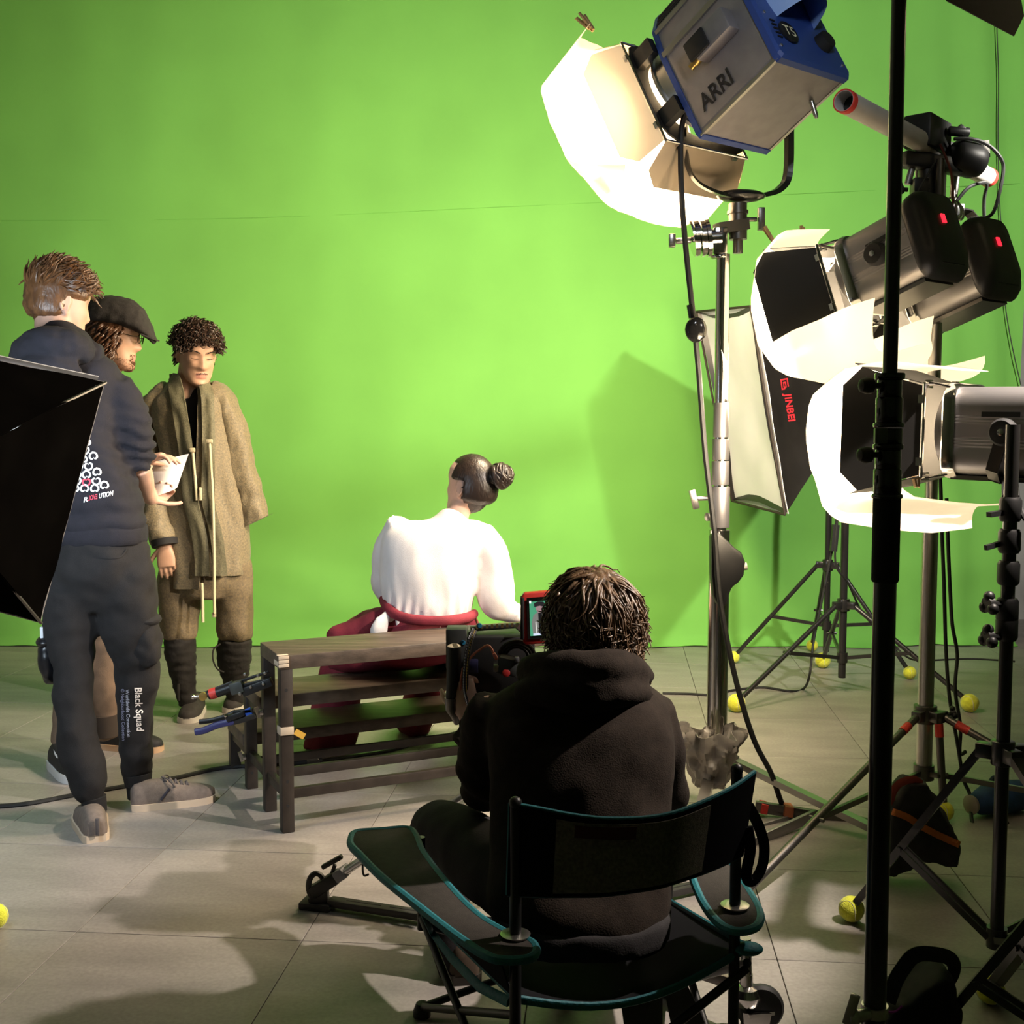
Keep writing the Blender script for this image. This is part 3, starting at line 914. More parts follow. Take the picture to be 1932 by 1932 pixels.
# crumpled plastic bag over the foot of the crank stand
def crumple(c, rx, ry, rz, seed, n=26, amp=.35, cut=None):
    mb = MB().ball(c, (rx, ry, rz), n, n // 2)
    for i, p in enumerate(mb.v):
        d = (p - c)
        q = V(d.x / rx, d.y / ry, d.z / rz) * 1.7 + V(seed, seed, seed)
        h = noise.noise(q) + .6 * abs(noise.noise(q * 2.3)) - .3 * abs(noise.noise(q * 4.1))
        mb.v[i] = c + d * (1 + amp * h)
    return mb
BAGM = mat('grey_plastic_bag', (.34, .31, .28), .28, var=.25, vscale=14)
bc0 = P(1340, 1500, 3.88); bc0.z = .10
def bagf(u, v):
    th = 2 * math.pi * u; r_ = .050 + .050 * v ** .7 + .012 * noise.noise(V(math.cos(th) * 2, math.sin(th) * 2, v * 3)) + .016 * v * math.sin(9 * th + 5 * noise.noise(V(math.cos(th), math.sin(th), v * 2)))
    fold = .018 * noise.noise(V(math.cos(th) * 3.5, math.sin(th) * 3.5, v * 5 + 4)) + .010 * abs(noise.noise(V(u * 40, v * 9, 1)))
    z = .19 * v + .035 * v * noise.noise(V(math.cos(th) * 1.6, math.sin(th) * 1.6, 7))
    return bc0 + V(math.cos(th) * (r_ + fold), math.sin(th) * (r_ + fold), z)
cb = MB().grid(bagf, 72, 22, .002)
tag(cb.build('plastic_bag', BAGM, None, angle=30), 'crumpled grey plastic bag around the foot of the chrome stand', 'bag')

# --- cable of the big lamp
cable('lamp_cable', [P(1382, 152, 3.8), P(1350, 160, 3.8), P(1310, 185, 3.85), P(1288, 230, 3.88), P(1284, 300, 3.88), P(1288, 400, 3.88), P(1297, 500, 3.88), P(1308, 600, 3.88), P(1318, 700, 3.9), P(1330, 850, 3.9), P(1348, 1005, 3.9), P(1358, 1130, 3.88), P(1385, 1270, 3.86), P(1420, 1390, 3.85), P(1455, 1460, 3.85), P(1482, 1530, 3.85), P(1530, 1580, 3.72), P(1600, 1602, 3.62), P(1660, 1590, 3.62)], .0095,
      'thick black cable running from the big lamp down beside the chrome stand')
sw = MB().ball(P(1313, 622, 3.86), (.036, .018, .042), 18, 10); sw.cyl(P(1306, 600, 3.88), P(1302, 575, 3.88), .012, n=10)
tag(sw.build('cable_switch', mat('glossy_black', (.01, .01, .01), .12)), 'round glossy black switch on the hanging lamp cable', 'switch')

# --- boom stand with the two hanging lamps
BX = P(1742, 1480, 3.9).x
bst = tripod_stand('boom_stand', 'steel stand with red taped legs under the hanging lamp pair', (BX, 3.9), [(.12, zt(970, 3.9), .0265), (zt(970, 3.9), zt(300, 3.9), .021)], zt(1352, 3.9) + .01,
                   [G(1398, 1712), V(BX + .62, 3.35, 0), G(1806, 1572) + V(0, .12, 0)], .14, .033, STEEL, DKSTEEL, .013, False, .62, REDTAPE)
MB().lathe(V(BX, 3.9, zt(1000, 3.9)), V(0, 0, 1), [(.036, 0), (.037, .004), (.037, .05), (.03, .06)], 22).build('clutch', BLACK, bst)
cl = MB(); knob(cl, V(BX + .03, 3.88, zt(1350, 3.9)), V(1, -.2, .3), .02, .05); cl.build('collar_knob', BLACK, bst)
# boom tube, clamp and rods
tubeA, tubeB = P(1592, 190, 3.42), P(1866, 335, 4.30)
dv = (tubeB - tubeA).normalized()
bt = thing('boom_tube', 'pale round tube with red taped ends clamped across the hanging lamps', 'tube', (tubeA + tubeB) / 2)
CARD = mat('pale_grey_tube', (.52, .49, .46), .6, var=.08, vscale=12)
N = 24; a, b = frame(dv)
def ringt(p, r_): return [p + a * (math.cos(2 * math.pi * k / N) * r_) + b * (math.sin(2 * math.pi * k / N) * r_) for k in range(N)]
MB().loft([ringt(tubeA + dv * .4, .028), ringt(tubeA, .028), ringt(tubeA, .0325), ringt(tubeB, .0325), ringt(tubeB, .028), ringt(tubeB - dv * .2, .028)], cap=True).build('tube', CARD, bt)
MB().cyl(tubeA + dv * .055, tubeA + dv * .056, .0275, n=20).build('tube_shade_disc', MATTE, bt)  # dark disc standing in for the shade inside the hollow tube
for p, q_ in ((tubeA, dv), (tubeB, -dv)):
    MB().loft([ringt(p - q_ * .001, .0295), ringt(p - q_ * .001, .0338), ringt(p + q_ * .022, .0338)], cap=False).build('red_tape', REDTAPE, bt)
cm = MB(); c = P(1752, 262, 3.9)
cm.bar(c - dv * .10 + V(0, 0, .008), c + dv * .08 + V(0, 0, .008), .095, .105); cm.bar(c + dv * .04 + V(0, 0, -.02), c + dv * .22 + V(0, -.03, -.02), .06, .06)
cm.bar(P(1700, 300, 3.85), P(1830, 318, 3.92), .06, .05); cm.lathe(P(1790, 290, 3.9), V(1, .1, -.25), [(.03, 0), (.055, .02), (.058, .09), (.045, .12), (.02, .13)], 18)
cmo = cm.build('boom_clamp', BLACK, bst, bevel=.010)
tk = MB(); tk.cyl(P(1840, 292, 3.9), P(1862, 294, 3.9), .011, n=10); tk.bar(P(1859, 266, 3.9), P(1861, 298, 3.9), .018, .02, V(0, 1, 0)); tk.build('t_handle', DKSTEEL, cmo)
tk = MB(); tk.cyl(P(1790, 247, 3.88), P(1828, 250, 3.88), .016, n=12); tk.bar(P(1808, 252, 3.88), P(1818, 240, 3.88), .024, .03); tk.build('lever', BLACK, cmo, bevel=.003)
for (x0, y0, x1, y1, Y, r_, mm) in ((1727, 296, 1712, 348, 3.86, .011, ALU), (1731, 300, 1731, 360, 3.92, .008, ALU), (1775, 300, 1772, 375, 3.84, .014, DKSTEEL), (1800, 310, 1797, 372, 3.95, .010, ALU), (1806, 330, 1800, 378, 4.0, .010, STEEL)):
    MB().cyl(P(x0, y0, Y), P(x1, y1, Y), r_, n=10).build('drop_rod', mm, bst)
sp = MB()
sp.cyl(P(1750, 305, 3.88), P(1750, 390, 3.88), .030, n=16); sp.box(P(1735, 352, 3.85), (.05, .05, .05)); sp.box(P(1735, 398, 3.86), (.07, .06, .04)); sp.box(P(1795, 398, 4.05), (.07, .06, .04))
sp.build_each('spigot', BLACK, bst, bevel=.004)
kb = MB(); knob(kb, P(1712, 358, 3.84), V(-1, -.2, 0), .02, .02); kb.build('spigot_knob', BLACK, bst)
cable('lamp_lead', [P(1800, 262, 3.86), P(1832, 262, 3.86), P(1862, 272, 3.87), P(1886, 295, 3.88), P(1893, 320, 3.9), P(1884, 370, 3.9), P(1872, 403, 3.92), P(1850, 414, 3.95), P(1834, 415, 4.0)], .006, 'black lead looping from the boom clamp to the farther hanging lamp')
cable('short_lead', [P(1806, 378, 3.95), P(1825, 356, 3.95), P(1846, 346, 3.96), P(1862, 347, 3.97), P(1857, 375, 4.0), P(1858, 420, 4.02), P(1866, 460, 4.05)], .006, 'black lead drooping from the pale tube end to a plug')
cable('red_black_wire', [P(1774, 272, 3.84), P(1788, 305, 3.82), P(1795, 330, 3.82), P(1798, 380, 3.84), P(1790, 410, 3.86)], .004, 'thin reddish wire below the boom clamp', mat('dull_red_wire', (.20, .04, .03), .6))
cable('thin_wire', [P(1768, 300, 3.8), P(1750, 330, 3.8), P(1734, 358, 3.8), P(1728, 378, 3.82)], .003, 'thin dark wire crossing the spigot under the boom clamp')
pl = MB().bar(P(1864, 445, 4.05), P(1878, 485, 4.05), .04, .04); pl.bar(P(1872, 470, 4.08), P(1884, 484, 4.08), .05, .03)
tag(pl.build('power_plug', BLACK, None, bevel=.005), 'black power plug at the back of the farther hanging lamp', 'plug')
kr = MB()
for x, y, r_ in ((1795, 392, .028), (1804, 396, .026), (1810, 400, .022)):
    cc = P(x, y, 3.84); pts = [cc + V(math.cos(t) * r_ * .6, math.sin(t) * .01, math.sin(t) * r_ * 1.2) for t in [2 * math.pi * k / 16 for k in range(16)]]
    kr.tube(pts, .004, 6, closed=True)
tag(kr.build('safety_carabiner', STEEL), 'steel safety carabiner between the two hanging lamps', 'carabiner')
cable('hanging_cable_pair', [P(1762, 548, 3.95), P(1768, 600, 3.95), P(1765, 680, 3.95), P(1764, 760, 3.97), P(1774, 900, 3.97), P(1777, 1000, 3.97), P(1781, 1100, 3.97), P(1785, 1230, 3.97), P(1792, 1320, 3.95), P(1806, 1400, 3.93), P(1818, 1470, 3.9), P(1830, 1500, 3.88), P(1834, 1550, 3.80), P(1850, 1566, 3.76), P(1902, 1552, 3.78)], .0065, 'black cable hanging beside the boom stand, nearer the pole')
cable('hanging_cable', [P(1786, 940, 4.0), P(1789, 1030, 4.0), P(1793, 1120, 4.0), P(1797, 1180, 4.0), P(1806, 1235, 4.0), P(1802, 1300, 3.98), P(1812, 1370, 3.96), P(1811, 1420, 3.95), P(1822, 1418, 3.93)], .0065, 'black cable hanging beside the boom stand, farther from the pole')
cable('bulb_lead', [P(1800, 455, 3.75), P(1825, 500, 3.78), P(1826, 530, 3.8), P(1810, 552, 3.82), P(1775, 552, 3.84), P(1748, 538, 3.84)], .0045, 'thin dark lead drooping behind the hanging lamp bodies')
# sandbag on the boom stand
SBM = mat('sandbag_nylon', (.018, .016, .013), .8, var=.3, vscale=30, bump=.3, bscale=60)
sbg = thing('sandbag', 'dark brown sandbag with an orange stripe hanging on the boom stand', 'sandbag', G(1745, 1660, .0))
sp_ = [(1737, 1478), (1752, 1474), (1764, 1500), (1775, 1528), (1792, 1545), (1806, 1590), (1814, 1610), (1813, 1640), (1780, 1636), (1740, 1628), (1715, 1650), (1690, 1662), (1672, 1662), (1668, 1600), (1675, 1545), (1700, 1505), (1718, 1478)]
sm_ = MB().prism([P(x, y, 3.24) for x, y in sp_], V(0, .09, 0))
bm_ = fuse(sm_, .012, 6); wrinkle(bm_, .012, (14, 14, 14), 2.0); wrinkle(bm_, .006, (40, 40, 8), 5)
bo = bm_.build('bag', SBM, sbg, angle=60)
bb = bm_.bvh()
def strip_decal(name, pts, wpx, bvh, parent, m, off=.004, n=24):
    q = catmull(pts, n); vs = []; fs = []
    for i, (x, y) in enumerate(q):
        x2, y2 = q[min(i + 1, len(q) - 1)]; x1, y1 = q[max(i - 1, 0)]
        L = math.hypot(x2 - x1, y2 - y1) or 1; nx, ny = -(y2 - y1) / L, (x2 - x1) / L
        vs += [(x + nx * wpx / 2, y + ny * wpx / 2), (x, y), (x - nx * wpx / 2, y - ny * wpx / 2)]
    for i in range(len(q) - 1):
        for k in (0, 1): fs.append((3*i + k, 3*i + k + 1, 3*i + k + 4, 3*i + k + 3))
    return decal(name, vs, fs, bvh, parent, m, off)
ORANGE = mat('orange_webbing', (.42, .12, .02), .8)
strip_decal('stripe', [(1683, 1531), (1712, 1542), (1740, 1560), (1775, 1578), (1811, 1594)], 13, bb, bo, ORANGE)
hm = MB().curve([P(1678, 1522, 3.26), P(1684, 1496, 3.25), P(1698, 1478, 3.25), P(1722, 1471, 3.25), P(1738, 1480, 3.26)], .012, n=8, k=6, flat=.25)
hm.build('handle', mat('sandbag_handle', (.30, .05, .03), .8), sbg)

# --- black stand at the right edge with the low lamp
rst = tripod_stand('light_stand', 'black stand at the right edge holding the low lamp', (RST.x, RST.y), [(.04, 1.32, .0165), (1.0, P(1905, 905, 3.12).z - .02, .013)], zt(1420, 2.8),
                   [G(1606, 1738), V(1.95, 2.95, 0), V(1.35, 2.0, 0)], .055, .034, BMETAL, BMETAL, .0125, True, .60, None, brace_pairs=True)
kb = MB()
for py, s in ((960, 1), (1020, -1), (1080, 1), (1150, -1), (1185, 1)):
    z = zt(py, 2.8); B = V(RST.x, RST.y, z)
    kb.lathe(B - V(0, 0, .03), V(0, 0, 1), [(.022, 0), (.026, .008), (.026, .05), (.022, .058)], 18)
kb.build_each('clutch', BLACK, rst)
for py in (1138, 1200):
    z = zt(py, 2.8); kk = MB(); knob(kk, V(RST.x - .02, RST.y - .01, z), V(-1, -.25, 0), .026, .025); kk.build('wing_knob', BLACK, rst)
tk = MB(); tk.bar(V(RST.x - .02, RST.y, zt(1025, 2.8)), V(RST.x - .065, RST.y - .02, zt(1032, 2.8)), .01, .012); tk.bar(V(RST.x - .01, RST.y, zt(966, 2.8)), V(RST.x - .06, RST.y - .02, zt(970, 2.8)), .016, .012); tk.build_each('lever', BLACK, rst)
yc = MB().bar(V(RST.x, RST.y, P(1905, 905, 3.12).z - .035), P(1905, 905, 3.12), .04, .03); yc.build('lamp_mount', BLACK, rst, bevel=.004)
cable('low_lamp_lead', [P(1914, 915, 3.0), P(1920, 945, 2.85), P(1932, 975, 2.78), P(1945, 1000, 2.78), P(1948, 1080, 2.8)], .006, 'black lead hanging from the low lamp at the right edge')

# --- near stand crossing the whole frame
NX, NY = P(1672, 1000, 2.0).x, 2.0
nst = thing('column_stand', 'glossy black stand column nearest the camera with foam grip and collars', 'light stand', (NX, NY, 0))
NB = V(NX, NY, 0)
def zn(py): return zt(py, NY)
MB().cyl(NB + V(0, 0, zn(720)), NB + V(0, 0, 2.52), .0122, n=20).build('pole', BMETAL, nst)
MB().cyl(NB + V(0, 0, .10), NB + V(0, 0, zn(1095)), .0195, n=22).build('pole', BMETAL, nst)
MB().lathe(NB + V(0, 0, zn(1098)), V(0, 0, 1), [(.0215, 0), (.0232, .004), (.0232, zn(935) - zn(1098) - .004), (.021, zn(935) - zn(1098))], 24).build('foam_grip', mat('foam_grip', (.006, .006, .006), .95, bump=.3, bscale=500), nst)
co = MB()
for y0, y1, r_ in ((940, 932, .0260), (932, 885, .0235), (885, 848, .0215), (848, 838, .0258), (838, 808, .0235), (806, 798, .0262), (798, 750, .0225), (750, 716, .0205), (716, 704, .0255)):
    co.lathe(NB + V(0, 0, zn(y0)), V(0, 0, 1), [(r_ * .96, 0), (r_, .002), (r_, zn(y1) - zn(y0) - .002), (r_ * .96, zn(y1) - zn(y0))], 26)
co.build('clutch_collar', mat('glossy_black_metal', (.012, .010, .009), .12, coat=.5), nst)
MB().box(NB + V(-.018, -.016, (zn(806) + zn(838)) / 2), (.022, .012, .026)).build('clutch_pad', DKSTEEL, nst, bevel=.002)
for py in (728, 858):
    kb = MB(); p = NB + V(-.018, -.008, zn(py)); kb.cyl(p, p + V(-.014, -.003, 0), .005, n=8)
    kb.lathe(p + V(-.012, -.003, 0), V(-1, -.2, 0), [(.006, 0), (.013, .004), (.0145, .014), (.011, .024), (.004, .028)], 12)
    kb.build('clamp_knob', mat('brown_black_knob', (.03, .022, .015), .5), nst)
wk = MB(); p = NB + V(-.015, -.015, zn(1905)); wk.cyl(p, p + V(-.03, -.01, 0), .011, n=12); wk.lathe(p + V(-.025, -.008, 0), V(-1, -.2, 0), [(.016, 0), (.018, .006), (.012, .016)], 14)
wk.bar(p + V(-.042, -.012, -.012), p + V(-.030, -.02, .045), .010, .016); wk.build('wing_screw', STEEL, nst, bevel=.002)
MB().cyl(NB + V(0, 0, zn(1915)), NB + V(0, 0, zn(1895)), .0235, n=22).build('chrome_collar', STEEL, nst)
# spread base below the frame and a braked caster wheel
for ft in (V(1.0, 2.25, .03), V(1.15, 1.72, .03), V(.35, 1.5, .03)):
    MB().bar(NB + V(0, 0, .16), ft, .03, .03).build('leg', STEEL, nst, bevel=.003)

# --- out of frame lamps that wash the set
def bare_lamp(label, loc, target, power, col, angle, radius, base, name='fresnel_lamp', visible_door=False):
    d = Vector(target) - Vector(loc); M = lf(loc, d); M3 = M.to_3x3()
    root = thing(name, label, 'studio lamp', loc, 'lamps above the frame')
    MB().loft([[M @ V(x, y, z) for x, z in rounded_rect(.26, .28, .05, 5)] for y in (-.32, -.03)]).build('body', DKSTEEL, root, angle=30)
    MB().lathe(M @ V(0, -.04, 0), M3 @ V(0, 1, 0), [(.125, 0), (.125, .04), (.105, .045), (.10, .02)], 28).build('lens_ring', BLACK, root)
    MB().lathe(M @ V(0, -.035, 0), M3 @ V(0, 1, 0), [(.10, 0), (.10, .01), (.05, .02), (0, .024)], 24).build('lens', LENS, root)
    barn_doors(M, root, .14, .15, 48, .2, GLEAF)
    yk = MB(); X = M3 @ V(1, 0, 0); c = M @ V(0, -.17, 0)
    for s in (-1, 1): yk.bar(c + X * (.155 * s), c + X * (.155 * s) - V(0, 0, .22), .03, .006, X)
    yk.bar(c - X * .158 - V(0, 0, .22), c + X * .158 - V(0, 0, .22), .03, .008); yk.build('yoke', BMETAL, root, smooth=False)
    spot_light('lamp_light', M @ V(0, .03, 0), d, power, col, angle, .35, radius, root)
    return c - V(0, 0, .225)
k1 = bare_lamp('dark lamp at the top right corner, only the tip of its barn door in view', V(.785, 2.27, 2.38), V(-.75, 3.9, .0), POWER['door'], (.90, .95, 1.0), 70, .06, None)
EX, EY = 1.20, 2.16
est = tripod_stand('folding_stand', 'black stand beyond the right edge, its leg and double struts crossing the bottom corner', (EX, EY), [(.05, 1.5, .018), (1.4, k1.z, .013)], .56,
                   [G(1752, 1985), G(1868, 1893), V(1.75, 1.7, 0)], .06, .032, BMETAL, BMETAL, .0125, True, .72, None, brace_pairs=True)
MB().bar(V(EX, EY, k1.z - .01), k1 + V(0, 0, .004), .03, .02).build('lamp_mount', BLACK, est)
k2 = bare_lamp('lamp on the black column stand, above the frame', V(NX + .02, NY + .12, 2.86), V(.25, 5.0, 2.15), POWER['top'], (.86, .93, 1.0), 62, .12, None)
MB().bar(NB + V(0, 0, 2.50), k2 + V(0, 0, .004), .03, .02).build('lamp_mount', BLACK, nst)
k4 = bare_lamp('hard lamp beyond the right edge casting the floor shadows', V(1.72, 2.62, 2.35), V(-.9, 3.5, .0), POWER['key'], (1.0, .86, .74), 64, .03, None)
tripod_stand('shadow_lamp_stand', 'black stand of the hard lamp beyond the right edge', (k4.x, k4.y), [(.05, 1.4, .018), (1.3, k4.z, .013)], .5,
             [V(k4.x + .5, k4.y - .2, 0), V(k4.x, k4.y - .55, 0), V(k4.x + .25, k4.y + .5, 0)], .10, 0, BMETAL, BMETAL, .011)
k3 = bare_lamp('lamp beyond the right edge washing the green cloth', V(2.15, 3.4, 2.55), V(1.15, 7.0, 2.15), POWER['wash'], (1.0, .95, .84), 88, .05, None)
tripod_stand('tall_stand', 'black stand of the cloth wash lamp beyond the right edge', (k3.x, k3.y), [(.05, 1.5, .018), (1.4, k3.z, .013)], .5,
             [V(2.6, 3.0, 0), V(2.7, 3.7, 0), V(2.15, 4.0, 0)], .10, 0, BMETAL, BMETAL, .011)

# ================================================================== SOFTBOXES
SBLK = mat('softbox_black_nylon', (.013, .011, .010), .38, var=.2, vscale=8, bump=.15, bscale=25)
SWHT = mat('softbox_white_front', (.86, .86, .88), .75, var=.04, vscale=5)
def softbox_shell(root, cor, apex, r_ap, bow=.03, n=14, sag=.03):
    """four cloth panels from the front rim to the back ring; rim order: tl, tr, br, bl"""
    cen = sum(cor, V(0, 0, 0)) / 4
    out = []
    for k in range(4):
        A, B = cor[k], cor[(k + 1) % 4]
        dirA = (A - cen).normalized() * r_ap; dirB = (B - cen).normalized() * r_ap
        mid = ((A + B) / 2 - cen).normalized()
        def fn(u, v, A=A, B=B, dA=dirA, dB=dirB, mid=mid):
            p = A.lerp(B, u).lerp((apex + dA).lerp(apex + dB, u), v)
            s = math.sin(math.pi * u) * math.sin(math.pi * min(1, v * 1.2))
            rim = -sag * math.sin(math.pi * u) * (1 - v)
            w = .006 * noise.noise(V(u * 6 + k, v * 5, 1.0 * k))
            return p + mid * (rim - bow * s + w)
        m = MB().grid(fn, n, n, .002)
        out.append((m, m.build('side_panel', SBLK, root, angle=60)))
    return out, cen
# white softbox by the cloth
N1, N2, F1, F2 = P(1416, 578, 5.55), P(1481, 971, 5.55), P(1314, 588, 6.2), P(1381, 945, 6.2)
cor = [F1, N1, N2, F2]
cen = sum(cor, V(0, 0, 0)) / 4
nrm = (N1 - F1).cross(N2 - N1).normalized()
if nrm.x > 0: nrm = -nrm
apex = cen - nrm * .62
sbx = thing('white_front_softbox', 'softbox with white front and black side printed in red, behind the lamps', 'softbox', V(apex.x, apex.y, 0))
pan, c_ = softbox_shell(sbx, cor, apex, .09, .05)
def face(u, v):
    p = F1.lerp(N1, u).lerp(F2.lerp(N2, u), v)
    return p + nrm * (-.02 + .012 * noise.noise(V(u * 3, v * 4, 2)) - .03 * math.sin(math.pi * u) * math.sin(math.pi * v))
MB().grid(face, 16, 24, .002).build('front_diffuser', SWHT, sbx, angle=80)
rm = MB()
for i in range(4): rm.cyl(cor[i], cor[(i + 1) % 4], .006, n=8)
rm.build('rim', mat('softbox_rim', (.03, .02, .015), .7), sbx)
near = pan[1][0].bvh()
RP = mat('red_print', (.55, .02, .03), .6)
text_decal('lettering', 'JINBEI', (1480, 744), (3.1, 19.2), (18, -2.0), near, sbx, RP, .03, .004, 1.05)
lg = [(1475, 718), (1487, 714), (1489, 734), (1477, 738)]
def px_rects(rects, q):
    vs = []; fs = []
    for x0, y0, x1, y1 in rects:
        o = len(vs)
        for u, v in ((x0, y0), (x1, y0), (x1, y1), (x0, y1)):
            a = [q[0][k] * (1 - u) * (1 - v) + q[1][k] * u * (1 - v) + q[2][k] * u * v + q[3][k] * (1 - u) * v for k in (0, 1)]
            vs.append(tuple(a))
        fs.append((o, o + 1, o + 2, o + 3))
    return vs, fs
vs, fs = px_rects([(0, 0, 1, .14), (0, 0, .16, 1), (.84, 0, 1, .8), (.3, .3, .7, .44), (.3, .3, .44, .86), (.3, .72, .7, .86), (.56, .44, .7, .72), (0, .86, .5, 1)], [(1472, 716), (1486, 713), (1489, 733), (1475, 736)])
decal('logo', vs, fs, near, sbx, RP, .004)
hl = MB().lathe(apex + nrm * .02, -nrm, [(.085, 0), (.09, .02), (.075, .04), (.07, .30), (.06, .31)], 22)
hl.build('strobe_head', BLACK, sbx)
SBX_Y = 6.22
s_b = P(1563, 1000, SBX_Y)
tripod_stand('softbox_stand', 'black stand of the white softbox, tennis balls on its feet, nearest the cloth', (s_b.x, SBX_Y), [(.10, 1.3, .0165), (1.2, apex.z - .06, .013)], zt(1066, SBX_Y),
             [G(1384, 1251), G(1716, 1281), V(s_b.x + .06, SBX_Y + .52, 0)], zt(1180, SBX_Y), .034, BMETAL, BMETAL, .0115, False, .55)
MB().bar(V(s_b.x, SBX_Y, apex.z - .09), apex - nrm * .12 - V(0, 0, .06), .035, .05).build('tilt_bracket', BLACK, sbx)
s_a = P(1592, 1100, 5.66)
sa = tripod_stand('backlight_stand', 'black stand behind the low lamp, its yellow tennis ball feet spread widest', (s_a.x, 5.66), [(.08, 1.2, .0185), (1.1, 1.62, .015)], zt(1141, 5.66),
             [G(1389, 1343), G(1829, 1343), G(1552, 1260)], zt(1240, 5.66), .042, BMETAL, BMETAL, .012, False, .50)
hd = MB().bar(P(1577, 990, 5.6), P(1572, 1040, 5.6), .03, .03); hd.build('cord_grip', BLACK, sa)
sb2 = MB().bar(V(s_a.x, 5.66, 1.62), V(s_a.x, 5.66, 1.74), .10, .12); sb2.build('strobe_body', BLACK, sa, bevel=.015)
MB().lathe(V(s_a.x - .05, 5.66, 1.68), V(-1, .3, 0), [(.05, 0), (.07, .09), (.066, .09), (.03, .02)], 20).build('reflector', ALU, sa)
cable('stand_cable', [P(1582, 960, 5.5), P(1576, 1060, 5.5), P(1600, 1100, 5.55), P(1630, 1160, 5.7), P(1680, 1210, 5.9), P(1712, 1240, 5.9), P(1745, 1246, 6.0), P(1830, 1243, 6.05), P(1915, 1248, 5.95)], .005, 'thin black cable dropping behind the low lamp to the floor at right')
cable('floor_cable', [G(1250, 1308, .006), G(1300, 1309, .006), G(1345, 1311, .006), G(1385, 1302, .006), G(1440, 1297, .006), G(1490, 1304, .006), G(1515, 1300, .006), P(1527, 1275, 5.5), P(1535, 1210, 5.6), P(1553, 1120, 5.62), P(1573, 1020, 5.62), P(1580, 960, 5.6)], .006, 'black cable on the floor leading up to the wide footed stand')

# black softbox at the left
A_, B_, C_, D_ = P(196, 722, 2.92), P(75, 1173, 2.85), P(-640, 985, 2.45), P(-520, 575, 2.50)
cor2 = [D_, A_, B_, C_]
cen2 = sum(cor2, V(0, 0, 0)) / 4
nr2 = (A_ - D_).cross(B_ - A_).normalized()
if nr2.y < 0: nr2 = -nr2
ap2 = cen2 - nr2 * .42
sb3 = thing('black_softbox', 'black softbox seen from behind at the left edge', 'softbox', V(ap2.x - .05, ap2.y, 0))
GBLK = mat('softbox_gloss_black', (.003, .0026, .0022), .5, spec=.0, var=.3, vscale=6, bump=.2, bscale=18)
SBLK2 = SBLK; SBLK = GBLK
softbox_shell(sb3, cor2, ap2, .08, .02, sag=0)
SBLK = SBLK2
def face2(u, v):
    p = D_.lerp(A_, u).lerp(C_.lerp(B_, u), v); return p + nr2 * (.012 + .004 * math.sin(math.pi * u) * math.sin(math.pi * v))
FRONTLIT = mat('softbox_lit_front', (.85, .87, .9), .8, emit=(.85, .93, 1.0), estr=2.0)
MB().grid(lambda u, v: face2(u, 1 - v), 10, 10, .002).build('front_diffuser', FRONTLIT, sb3, angle=80)
rm = MB()
for i in range(4): rm.cyl(cor2[i] + nr2 * .004, cor2[(i + 1) % 4] + nr2 * .004, .0035, n=8)
rm.build('rim', mat('softbox_lip', (.30, .28, .27), .5), sb3)
lp = MB()
lp.bar(D_ + nr2 * .0 - V(0, 0, -.006), A_.lerp(D_, .02) + V(0, 0, .004), .022, .003, nr2 + V(0, -.6, .5)); lp.build('top_lip', mat('lip_sheen_white', (.75, .75, .76), .25), sb3)  # white strip put in for the sheen along the top edge
rd = MB()
for q_ in cor2: rd.cyl(q_ - nr2 * .02, ap2, .004, n=6)
rd.build_each('rod', DKSTEEL, sb3)
MB().lathe(ap2 + nr2 * .02, -nr2, [(.07, 0), (.075, .02), (.065, .04), (.06, .26), (.05, .27)], 22).build('strobe_head', BLACK, sb3)
area_light('softbox_light', cen2 + nr2 * .03, nr2 + V(.12, 0, -.05), POWER['softbox'], COOL, .42, .6, sb3)
LB = ap2 - nr2 * .15
tripod_stand('left_softbox_stand', 'black stand carrying the left softbox, one tennis ball foot at the left edge', (LB.x, LB.y), [(.08, .8, .0165), (.7, LB.z - .04, .013)], .42,
             [G(-8, 1752), V(LB.x - .5, LB.y - .3, 0), V(LB.x + .05, LB.y - .6, 0)], .16, .033, BMETAL, BMETAL, .0115)
MB().bar(V(LB.x, LB.y, LB.z - .05), LB, .035, .04).build('tilt_bracket', BLACK, sb3)

# ================================================================== THREE STEP BENCH
BROT = R(25.5); bd_ = V(math.cos(BROT), math.sin(BROT), 0); bn_ = V(-math.sin(BROT), math.cos(BROT), 0)
BO = V(-.742, 3.68, 0)           # near left corner
WOODD = mat('dark_stained_wood', (.082, .060, .045), .50, var=.35, vscale=6, bump=.12, bscale=40, stretch=(1, 6, 6))
LEGM = mat('dark_painted_leg', (.028, .021, .017), .45, var=.3, vscale=20, bump=.1, bscale=60)
bench = thing('step_bench', 'dark wooden three step bench in front of the seated person in white', 'bench', BO)
BL = 1.22; BDp = .275
def bp(a, b, z): return BO + bd_ * a + bn_ * b + V(0, 0, z)
MBn = Matrix((bd_, bn_, V(0, 0, 1))).transposed()
for k, ht in enumerate((.583, .388, .193)):
    b0 = k * BDp + (0.0 if k == 0 else .012)
    MB().box(bp(BL / 2, b0 + BDp / 2 - .004, ht - .023), (BL, BDp - .006, .046), MBn).build('step_plank', WOODD, bench, bevel=.004)
for k in range(4):
    ht = (.54, .54, .345, .150)[k] - 0.0
    b = (.022, BDp - .022, 2 * BDp - .020, 3 * BDp - .018)[k]
    for a in (.022, BL - .022):
        l = MB().box(bp(a, b, ht / 2), (.040, .040, ht), MBn).build('leg', LEGM, bench, bevel=.003)
        if k < 3 and a < .1:
            for z in ((.09, .17, .47) if k == 0 else (.12,) if k == 1 else (.06,)):
                MB().lathe(bp(a - .002, b - .0195, z), -bn_, [(.0055, 0), (.0055, .0012)], 12).build('bolt_hole', MATTE, l)
